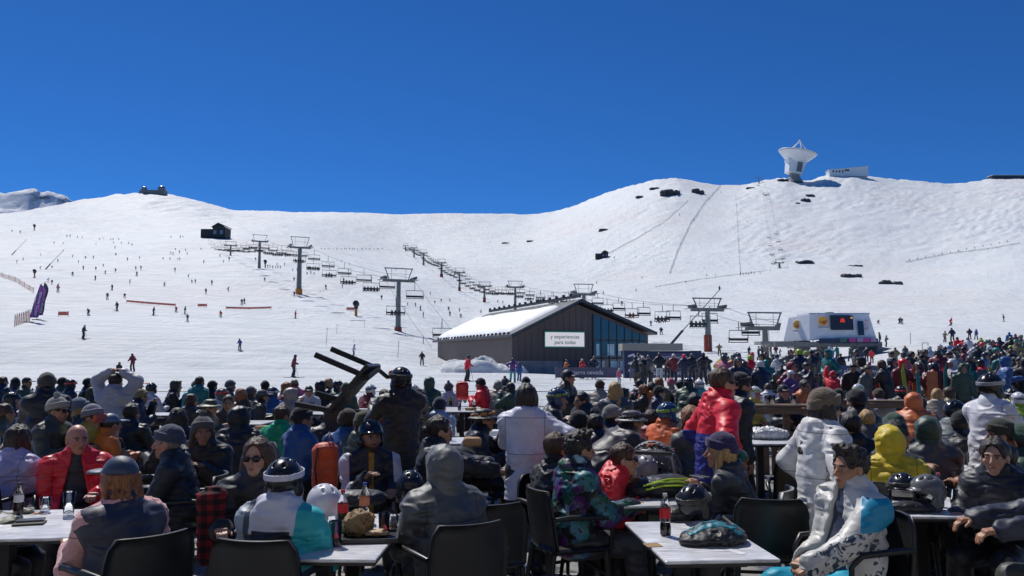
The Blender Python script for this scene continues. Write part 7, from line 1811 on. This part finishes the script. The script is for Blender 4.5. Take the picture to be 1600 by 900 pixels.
tag(o, 'tiny far-off skiers dotting the slopes and riding the chairlifts', 'skiers', kind='stuff')
# snowboarder sitting on the snow
p = ground_at(188, 581)
o, J = add_person(dict(sit=1, hands='knee', hat='helmet', hatcol=BK, hair='none', jacket=BK, lean=10, vox=.03), 2, (p.x, p.y, p.z - .36), 120, 'snowboarder in black sitting on the snow beside the standing skier', SKG)
link('snowboard', BOARD, o, (0, .62, .40), (0, 0, R(90)))

# ski racks with skis and boards standing in them, at the edge of the snow
def rack(px, d, W, label, n, seed):
    x = (px - 800) / F * d; z = gz(x, d) if d >= V0 else 0.0
    t = empty('ski_rack', (x, d, z), 0, label, 'ski rack', 'ski racks at the edge of the terrace')
    for s in (-1, 1): MB().bar((s * W / 2, 0, 0), (s * W / 2, 0, .95), .06, .06).build('post', WOOD, t)
    for zz in (.5, .92): MB().bar((-W / 2, 0, zz), (W / 2, 0, zz), .05, .07).build('rail', WOOD, t)
    r = random.Random(seed); cm = [plain('ski_' + k, JC[k], .35, 0, .25, 5) for k in ('black', 'red', 'white', 'blue', 'lime', 'grey', 'teal', 'orange')]
    for i in range(n):
        m = r.choice((SKIM, SKIM, SKIM, BOARD))
        o = link('ski_pair' if m is SKIM else 'snowboard', m, None, (x - W / 2 + W * (i + .5) / n, d - .12, z + .78), (R(90 + r.uniform(-14, -6)), R(r.uniform(-6, 6)), R(r.uniform(-12, 12))), (1, r.uniform(.85, 1.05), 1)); own(o, r.choice(cm))
        nm = 'ski' if m is SKIM else 'snowboard'; o.name = nm
        w = 'leftmost' if i == 0 else 'rightmost' if i == n - 1 else ORD[i] + ' from left'
        tag(o, f'{w} of the upright skis in the rack {label.split(",")[0][9:]}', nm, 'skis and boards standing in the racks')
rack(1420, 21.5, 3.6, 'ski rack below the bluish banner, full of upright skis', 9, 1)
rack(1478, 20.5, 2.6, 'ski rack left of the white T-shirt, full of upright skis', 8, 2)
rack(1545, 22, 3.0, 'ski rack at the far right, half hidden by the crowd', 7, 3)
# ------------------------------------------------------------------ things on and around the tables
CLEAR = glass('clear_plastic', (.93, .95, .96), .04); RDRINK = glass('red_drink', (.55, .03, .05), .05, 1.33); COLA = plain('cola', (.02, .006, .004), .1); BEER = glass('beer', (.85, .45, .06), .05, 1.33)
FOAM = plain('beer_foam', (.8, .76, .66), .8); REDL = plain('red_label', (.55, .01, .02), .4); WLAB = plain('white_label', (.7, .7, .7), .5); KRAFT = wood_mat('kraft_paper', (.36, .22, .10), .3)
PETS = glass('pet_bottle', (.90, .93, .95), .06, 1.4)
def bottle(p, label, cap, lab, fill, h=.24, r=.033):
    t = empty('bottle', p, 0, label, 'bottle', 'bottles on the tables')
    MB().lathe([(r * .85, 0), (r, .012), (r, h * .22), (r * .9, h * .3), (r, h * .42), (r, h * .66), (r * .75, h * .78), (r * .38, h * .9), (r * .38, h * .95)], 18).build('bottle_body', PETS, t)
    if fill: MB().lathe([(r * .8, .004), (r * .93, .014), (r * .93, h * .22), (r * .85, h * .3), (r * .93, h * fill)], 16).build('drink', COLA, t)
    MB().lathe([(r * 1.02, h * .42), (r * 1.02, h * .64)], 18, caps=False).build('wrap_label', lab, t)
    MB().lathe([(r * .42, h * .93), (r * .42, h * 1.0)], 12).build('cap', cap, t)
def cup(p, label, liq, fill=.5, h=.125, r=.036, foam=False):
    t = empty('cup', p, 0, label, 'cup', 'cups and glasses on the tables')
    MB().lathe([(r * .8, 0), (r, h), (r * .95, h), (r * .76, .004)], 20, caps=False).build('cup_wall', CLEAR, t)
    MB().lathe([(r * .74, .005), (r * (.74 + .2 * fill), h * fill)], 18).build('drink', liq, t)
    if foam: MB().lathe([(r * (.74 + .2 * fill), h * fill + .001), (r * .92, h * .97)], 18).build('foam', FOAM, t)
bottle(on(1040, 837), 'cola bottle with red label on the front table', plain('clear_cap', (.5, .5, .5), .3), REDL, .2, .25)
bottle(on(535, 826), 'pink-red drink bottle with red cap next to the white helmet', REDL, REDL, .62, .24)
bottle(on(569, 815), 'water bottle with orange label and blue cap behind the paper bag', plain('blue_cap', (.03, .08, .4), .4), plain('orange_label', (.6, .2, .1), .5), 0, .25)
bottle(on(1468, 792), 'cola bottle with pinkish cap on the right-hand table', plain('pink_cap', (.55, .15, .2), .4), REDL, .4, .24)
bottle(on(1052, 742), 'clear water bottle with pink cap behind the backpack', plain('pink_cap', (.55, .15, .2), .4), WLAB, 0, .24)
bottle(on(704, 634), 'small yellow-green bottle on the grey table by the snow', plain('lime_cap', (.4, .45, .1), .4), plain('lime_label', (.35, .4, .08), .4), .5, .26, .04)
bottle(on(1440, 762), 'blue bottle behind the right-hand helmets', plain('blue_cap', (.03, .08, .4), .4), plain('blue_label', (.03, .06, .3), .4), .5, .2, .04)
cup(on(524, 853), 'plastic cup of red drink, left one on the crowded table', RDRINK, .5, .14, .038)
cup(on(600, 838), 'plastic cup of red drink, right one on the crowded table', RDRINK, .5, .14, .036)
cup(on(614, 828), 'plastic cup of brown coffee behind the right red drink', plain('latte', (.22, .11, .05), .4), .85, .09, .036)
cup(on(1493, 790), 'clear cup of iced cola at the right-hand table', COLA, .45, .12, .04)
cup(on(107, 806), 'tall empty glass on the left table', CLEAR, .12, .16, .04)
cup(on(787, 709), 'glass of beer with foam beside the lilac jacket', BEER, .75, .15, .037, True)
for i, (px, py) in enumerate(((306, 629), (302, 637), (290, 637))): cup(on(px, py), ['half full beer glass farthest on the long left table', 'beer glass nearest on the long left table', 'pale plastic cup left of the beers on the long left table'][i], BEER if i < 2 else CLEAR, .6, .17, .042, i == 0)
def helmet_obj(p, rz, c, label, tilt=0, s=1.0, strap=None):
    v, q = head_piece('helmet', .0075); v = v * s; v = v - np.array([0, 0, v[:, 2].min()], f32)
    t = link('ski_helmet', mesh_np('ski_helmet', v, q, plain('hard_%s' % (c,), c, .25, 0, .12, 9)), None, p, (R(tilt), 0, R(rz)))
    tag(t, label, 'helmet', 'ski helmets lying on the tables')
    v2, q2 = head_piece('goggle_strap', .0075); v2 = v2 * s; z0 = head_piece('helmet', .0075)[0][:, 2].min() * s; v2 = v2 - np.array([0, 0, z0], f32)
    if strap: link('goggle_strap', mesh_np('goggle_strap', v2, q2, cloth(strap)), t)
    return t
helmet_obj(on(505, 818), 30, (.60, .60, .66), 'white helmet lying on the crowded table', 0, 1.05)
helmet_obj(on(1086, 815), -40, (.012, .013, .016), 'black helmet on the front table', 0, 1.0, (.02, .02, .02))
helmet_obj(on(1412, 792), 160, (.014, .015, .02), 'black helmet with goggles on the right-hand table', 0, 1.0, (.05, .05, .05))
helmet_obj(on(1448, 797), 100, (.13, .135, .145), 'dark grey helmet on the right-hand table', 0, 1.02)
helmet_obj(on(722, 630), 60, (.35, .36, .40), 'pale grey helmet on the grey table by the snow', 0, 1.1)
helmet_obj(on(640, 783), 20, (.012, .013, .02), 'black helmet beside the purple goggles on the crowded table', 0, .95)
helmet_obj(on(1008, 752), 20, (.25, .26, .28), 'grey helmet beside the orange child', 0, .95)
def lump(name, p, fn, lo, hi, h, mat, label, cat, rz=0, group=None):
    flat = name in ('paper_bag', 'napkin', 'plastic_bag')
    v, q = surf(fn, lo, hi, h)
    if flat: v = v + (np.random.RandomState(3).rand(*v.shape).astype(f32) - .5) * h * 1.5
    o = link(name, mesh_np(name, v, q, mat, smooth=not flat), None, p, (0, 0, R(rz))); tag(o, label, cat, group); return o
def soft(parts, seed, amp=.012):
    def fn(P):
        d = None
        for c, r in parts: e = ell(P, c, r); d = e if d is None else smin(d, e, .03)
        return smax(wr(P, d, seed, amp * 1.7, 2.2), -(P[:, 2] - .003), .004)
    return fn
TEAL = cloth((.01, .20, .26)); BKC = cloth((.008, .009, .011)); LIME = plain('lime_piping', (.42, .62, .03), .5)
_bf = soft([((0, 0, .03), (.19, .13, .05)), ((.03, .02, .055), (.13, .10, .055)), ((-.12, -.05, .02), (.09, .07, .03)), ((.13, .06, .03), (.07, .06, .04))], 301, .014)
o = lump('bundle', on(1115, 848), _bf, (-.28, -.2, -.02), (.28, .2, .17), .010, BKC, 'black bundle of ski clothing with teal stripes on the front table', 'clothing')
for a0, a1 in ((-.05, .0), (.035, .075)):
    v, q = surf(lambda P: smax(smax(_bf(P) - .004, np.abs(P[:, 1] + .5 * P[:, 0] ** 2 * 4 - (a0 + a1) / 2) - (a1 - a0) / 2, .003), .055 - P[:, 2], .003), (-.28, -.2, .03), (.2, .2, .17), .008); link('teal_stripe', mesh_np('teal_stripe', v, q, TEAL), o)
o = lump('backpack', on(1035, 775), soft([((0, 0, .07), (.24, .15, .085)), ((-.16, .0, .05), (.12, .1, .06)), ((.1, .03, .10), (.12, .1, .06))], 311, .01), (-.34, -.22, -.02), (.32, .22, .22), .013, BKC, 'black backpack with lime piping lying on the table', 'backpack', 8)
for k, (dx, dz) in enumerate(((-.02, .0), (.05, .02), (.0, -.03))): MB().tube([(-.17 + dx, -.12, .10 + dz), (-.05 + dx, -.15, .13 + dz), (.10 + dx, -.145, .13 + dz), (.2 + dx * .5, -.10, .11 + dz)], .007, 6).build('piping', LIME, o)
lump('shoulder_bag', on(712, 727), soft([((0, 0, .09), (.19, .12, .10))], 315, .012), (-.25, -.18, -.02), (.25, .18, .24), .014, BKC, 'black shoulder bag on the table left of the lilac jacket', 'bag')
lump('glove_heap', on(555, 790), soft([((0, 0, .05), (.17, .10, .06)), ((.12, .05, .05), (.1, .07, .05)), ((-.13, .0, .05), (.08, .08, .05))], 318, .016), (-.27, -.2, -.02), (.27, .2, .18), .012, cloth((.02, .022, .03)), 'heap of dark gloves between the white helmet and the bearded person', 'gloves')
lump('goggle_heap', on(1425, 800), soft([((0, 0, .03), (.18, .07, .04)), ((.1, .03, .04), (.07, .06, .04))], 321, .012), (-.25, -.14, -.02), (.25, .14, .14), .01, cloth((.012, .013, .016)), 'tangle of black goggles in front of the right-hand helmets', 'goggles')
lump('beanie_heap', on(1058, 812), soft([((0, 0, .04), (.11, .09, .05))], 324, .01), (-.16, -.14, -.02), (.16, .14, .14), .01, cloth((.02, .022, .026)), 'dark knitted hat beside the cola bottle on the front table', 'hat')
lump('plastic_bag', on(1200, 686), soft([((0, 0, .07), (.26, .16, .075)), ((-.13, .02, .07), (.1, .1, .07))], 327, .03), (-.36, -.24, -.02), (.36, .24, .22), .016, plain('white_film', (.72, .72, .72), .25), 'white plastic bag on the table behind the red jacketed person', 'bag')
lump('paper_bag', on(559, 838), soft([((0, 0, .06), (.085, .07, .075)), ((.02, 0, .11), (.07, .05, .04))], 331, .03), (-.13, -.12, -.02), (.13, .12, .2), .015, KRAFT, 'crumpled brown paper food bag on the tray', 'bag')
lump('napkin', on(487, 818, TZ + .02), soft([((0, 0, .03), (.08, .06, .035))], 333, .03), (-.12, -.1, -.02), (.12, .1, .1), .008, plain('white_paper', (.7, .69, .66), .8), 'crumpled white napkin left of the white helmet', 'napkin')
t = empty('food_tray', on(573, 842), R(6), 'black serving tray with food on the crowded table', 'tray'); MB().box((0, 0, .006), (.36, .26, .010), bev=.003).build('tray_base', BLACKP, t)
for a, b in (((-.18, -.13), (.18, -.13)), ((.18, -.13), (.18, .13)), ((.18, .13), (-.18, .13)), ((-.18, .13), (-.18, -.13))): MB().bar((*a, .016), (*b, .016), .012, .022).build('tray_rim', BLACKP, t)
lump('pastry', on(589, 838, TZ + .015), soft([((0, 0, .015), (.06, .045, .02))], 340, .02), (-.09, -.08, -.02), (.09, .08, .06), .007, plain('crust', (.5, .33, .2), .7), 'golden pastry on the tray beside the paper bag', 'food')
def slab(name, p, size, mat, label, cat, rz=0, z=0): tag(MB().box((0, 0, size[2] / 2), size, bev=min(.004, size[2] * .3)).build(name, mat, None, loc=(p.x, p.y, p.z + z), rot=(0, 0, R(rz))), label, cat)
slab('smartphone', on(48, 817), (.16, .09, .012), plain('phone_case', (.08, .08, .09), .3), 'dark phone lying on a wallet on the left table', 'phone', 20, .012)
slab('wallet', on(46, 819), (.18, .11, .012), plain('leather', (.03, .025, .022), .6), 'dark wallet under the phone on the left table', 'wallet', 18)
slab('carton', on(775, 684), (.36, .26, .10), WLAB, 'white box on the table left of the lilac jacket', 'box', 6)
slab('flat_box', on(1185, 677), (.5, .2, .07), KRAFT, 'brown carton behind the white plastic bag', 'box', 4)
slab('takeaway_box', on(22, 662), (.30, .2, .05), KRAFT, 'flat brown box on the dark table at the left', 'box', 4)
t = empty('drink_can', on(1461, 719), 0, 'blue drink can on the slatted table', 'can'); MB().lathe([(.028, 0), (.033, .008), (.033, .105), (.028, .118)], 18).build('can_body', plain('blue_can', (.06, .12, .28), .3, .5), t); MB().lathe([(.026, .118), (.026, .121)], 16).build('can_lid', STEEL, t)
p = on(1505, 716); MB_ = MB(); MB_.add([(-.10, 0, 0), (.05, 0, 0), (.20, .06, .30), (.05, .06, .30)], [(0, 1, 2, 3)]); MB_.add([(-.10, .004, 0), (.05, .004, 0), (.20, .064, .30), (.05, .064, .30)], [(3, 2, 1, 0)])
tag(MB_.build('blue_folder', plain('sky_blue_sheet', (.03, .28, .62), .45), None, loc=p), 'bright blue sheet standing on the slatted table', 'folder')
# held things
slab('smartphone', at(1094, 746, 6.0), (.08, .15, .012), plain('phone_case', (.08, .08, .09), .3), 'phone in the hands of the purple beanie person', 'phone', 30)
lump('sandwich', at(738, 690, 7.15), lambda P: rbox(P, (0, 0, 0), (.08, .05, .04), .03) - vn3(P, (40, 40, 40), 3) * .012, (-.12, -.1, -.08), (.12, .1, .08), .01, plain('bread', (.42, .25, .13), .8), 'sandwich held by the dark haired eater left of the lilac jacket', 'food')

# the black table that is being carried, top edge-on with its legs in the air
def carried():
    A, B = at(586, 572, 7.5), at(524, 645, 7.6)              # upper and lower ends of the top
    t = empty('carried_table', B, 0, 'black table carried tilted on its side, legs pointing up to the left', 'table')
    a = A - B; n = Vector((0, 1, 0)); w = a.normalized().cross(n)
    MB().prism([Vector((0, -.34, 0)), a + Vector((0, -.34, 0)), a + Vector((0, .34, 0)), Vector((0, .34, 0))], (a.normalized().cross(Vector((0, 1, 0)))) * .035).build('table_top', plain('black_top', (.014, .015, .018), .4), t)
    for (px, py, d), (qx, qy, e) in (((571, 588, 7.25), (492, 554, 7.2)), ((588, 575, 7.9), (517, 545, 7.85)), ((532, 625, 7.9), (493, 614, 7.85)), ((524, 643, 7.3), (461, 631, 7.25))):
        MB().tube([at(px, py, d) - B, at(qx, qy, e) - B], .026, 10).build('leg', IRON, t)
    MB().bar(at(571, 589, 7.25) - B, at(590, 574, 7.9) - B, .06, .06).build('apron', IRON, t); MB().bar(at(588, 575, 7.9) - B, at(606, 590, 8.2) - B, .03, .03).build('brace', IRON, t)
carried()
# wooden counters along the back of the terrace
def counter(x0, x1, d, ztop, label, slats=True):
    a, b = (x0 - 800) / F * d, (x1 - 800) / F * d; W = b - a
    t = empty('wooden_counter', ((a + b) / 2, d, 0.012), 0, label, 'counter', 'wooden counters of the terrace')
    for k in range(3): MB().box((0, .1 + k * .145, ztop - .02), (W, .138, .04), bev=.004).build('top_plank', WOOD, t)
    MB().box((0, .02, ztop - .09), (W, .04, .09)).build('front_rail', WOOD, t)
    n = int(W / .115)
    me = MB().box((0, 0, .33), (.085, .025, .66), bev=.004).mesh('slat', WOOD)
    for i in range(n): link('slat', me, t, (-W / 2 + W * (i + .5) / n, .12, .02))
    for s in (-1, 0, 1): MB().box((s * (W / 2 - .08), .24, ztop / 2), (.09, .09, ztop - .04)).build('post', WOOD, t)
counter(1165, 1300, 12.3, 1.08, 'slatted wooden counter with drinks behind the brown beanie')
counter(1290, 1425, 14.2, 1.05, 'slatted wooden counter beyond the black coat, under the ski racks')
for i, (px, py) in enumerate(((1199, 632), (1207, 631), (1240, 634))): cup(at(px, py, 12.5) * 1.0 if False else Vector((xat(px, py, 12.5), 12.5, 1.082)), ['pale plastic cup, left one on the wooden counter', 'clear plastic cup, middle one on the wooden counter', 'clear plastic cup, right one on the wooden counter'][i], FOAM if i == 0 else CLEAR, .8, .15, .045)
# stroller
def stroller():
    p = at(1020, 760, 7.3); t = empty('stroller', (p.x, 7.3, 0.012), R(-20), 'grey baby stroller with raised hood behind the red jacketed child', 'stroller')
    def hood(P): return smax(np.abs(ell(P, (0, 0, 0), (.25, .30, .30))) - .012 + .010 * np.abs(np.sin(np.arctan2(P[:, 2], P[:, 1]) * 4)), -(P[:, 2] - .02), .01)
    v, q = surf(hood, (-.32, -.38, -.02), (.32, .38, .36), .014); link('hood', mesh_np('hood', v, q, cloth((.13, .13, .14))), t, (0, .05, .74))
    MB().box((0, .05, .55), (.42, .55, .34), bev=.06).build('seat_shell', cloth((.05, .05, .055)), t)
    for s in (-1, 1):
        MB().tube([(s * .25, -.5, 1.0), (s * .25, .0, .5), (s * .25, .42, .12)], .014, 6).build('frame_tube', STEEL, t); MB().tube([(s * .25, .0, .5), (s * .25, -.35, .12)], .014, 6).build('frame_tube', STEEL, t)
        for y in (-.36, .42): MB().lathe([(.11, -.02), (.12, 0), (.11, .02)], 18, (s * .27, y, .12), Matrix.Rotation(math.pi / 2, 3, 'Y')).build('wheel', BLACKP, t)
    MB().tube([(-.25, -.5, 1.0), (.25, -.5, 1.0)], .018, 8).build('handlebar', BLACKP, t)
stroller()
# clothes and bags hung on chairs
def hung(px, py, d, w, h, dep, mat, label, cat, rz, seed, amp=.03, quilt=False):
    p = at(px, py, d); hh = max(h, .1)
    def fn(P):
        e = rbox(P, (0, 0, hh / 2), (w / 2, dep / 2, hh / 2), min(dep, w) * .45); e = smin(e, ell(P, (0, 0, hh * .92), (w * .45, dep * .55, .07)), .05); return wr(P, e, seed, amp, 1.1)
    if quilt: fn0 = fn; fn = lambda P: fn0(P) + .012 * np.abs(np.sin(P[:, 2] * math.pi / .075)) ** .6
    return lump({'jacket': 'hung_jacket', 'shirt': 'hung_shirt', 'backpack': 'backpack'}[cat], Vector((p.x, d, p.z)), fn, (-w / 2 - .06, -dep / 2 - .06, -.06), (w / 2 + .06, dep / 2 + .06, hh + .12), .014, mat, label, cat, rz)
hung(328, 884, 5.3, .16, .46, .10, plaid_mat(), 'red and black plaid shirt hanging beside the person in sunglasses', 'shirt', 10, 401, .05)
o = hung(507, 768, 6.6, .20, .36, .15, cloth((.60, .07, .015)), 'bright orange-red backpack hanging between the green jacket and the helmet wearer', 'backpack', 12, 405, .03)
MB().tube([(-.06, -.09, .36), (-.075, -.105, .2), (-.06, -.095, .05)], .008, 6).build('zip', BLACKP, o); MB().tube([(.0, 0, .40), (.03, -.02, .47), (.06, 0, .40)], .01, 6).build('carry_loop', BLACKP, o)
o = hung(722, 625, 17.3, .26, .36, .16, cloth((.55, .02, .02)), 'bright red backpack standing on the grey table by the snow', 'backpack', 0, 407, .04)
# empty chairs
for px, py, d, h, lab, c in ((752, 838, 5.55, -20, 'empty black armchair right of the grey hooded person', 'black'), (872, 770, 6.5, 150, 'empty black armchair beside the beer table', 'black'), (1188, 800, 5.75, 8, 'empty black armchair in the gap left of the white and blue jacket', 'black'), (1245, 760, 7.4, 200, 'empty dark armchair behind the white quilted coat', 'black'), (815, 720, 8.2, -60, 'empty dark armchair under the lilac jacket', 'black'), (1500, 750, 7.2, -40, 'empty curved dark chair by the slatted table', 'black'), (640, 700, 9.0, 30, 'empty dark armchair left of the sandwich eater', 'black')):
    chair((px - 800) / F * d, d, h, lab, c)
# rope fence between terrace and snow
t = empty('rope_fence', (0, 20.6, 0), 0, 'low rope fence between the terrace and the snow', 'fence')
for i in range(15): MB().tube([(-17 + i * 2.4, .03 * (i % 2), 0), (-17 + i * 2.4, .03 * (i % 2), 1.05)], .025, 6).build('post', STEEL, t)
for z in (.62, 1.0): MB().tube([(-17 + i * 1.2, .0, z - .05 * (i % 2)) for i in range(29)], .009, 5).build('rope', GREYM, t)

# drinks left on the farther tables
r6 = random.Random(9)
for x, y, w_, l_, rz, lab in tables:
    if y < 8.2: continue
    nm = lab.split(' with')[0].replace('whitewashed ', '')
    nm = ' '.join((nm if len(nm.split()) > 3 else lab.replace('whitewashed ', '')).split()[:11])
    for k in range(3):
        a = R(rz); u, v = r6.uniform(-.38, .38) * w_, r6.uniform(-.38, .38) * l_
        p = Vector((x + u * math.cos(a) - v * math.sin(a), y + u * math.sin(a) + v * math.cos(a), TZ + .002))
        if k == 0: cup(p, f'plastic cup standing on the {nm}', r6.choice((BEER, COLA, CLEAR)), .6, .15, .04)
        elif k == 1: bottle(p, f'drink bottle standing on the {nm}', REDL, r6.choice((REDL, WLAB)), .4, .24)
        else: slab('food_box', p, (.2, .15, .05), r6.choice((KRAFT, WLAB)), f'takeaway box lying on the {nm}', 'box', r6.uniform(0, 60))

# a little more on the near tables
cup(on(70, 800), 'short clear cup behind the tall glass on the left table', CLEAR, .2, .10, .036)
cup(on(742, 722), 'cola cup beside the shoulder bag on the beer table', COLA, .6, .13, .036)
slab('smartphone', on(765, 722), (.075, .15, .010), plain('phone_case', (.08, .08, .09), .3), 'phone lying on the beer table', 'phone', 40)
slab('paper_receipt', on(1150, 862), (.05, .12, .001), WLAB, 'small paper slip near the right corner of the front table', 'paper', 30)
slab('coaster', on(1020, 852), (.09, .09, .003), KRAFT, 'brown coaster left of the cola bottle on the front table', 'coaster', 12)
bottle(on(28, 806), 'dark glass bottle at the left end of the left table', BLACKP, WLAB, .5, .22, .03)
# ------------------------------------------------------------------ labels that single out people who would otherwise read alike
def finish_labels():
    by = {}
    for o, lab, px in PEND: by.setdefault(lab, []).append((px, o))
    for lab, l in by.items():
        l.sort(key=lambda q: q[0])
        for i, (px, o) in enumerate(l):
            if len(l) == 1: o['label'] = lab
            else:
                w = (['left one of two', 'right one of two'][i] if len(l) == 2 else ('leftmost' if i == 0 else 'rightmost' if i == len(l) - 1 else f'{ORD[min(i, 19)]} from left') + f' of {len(l)}')
                o['label'] = lab.replace('seated person', 'person').replace('standing ', '') + ', ' + w
finish_labels()
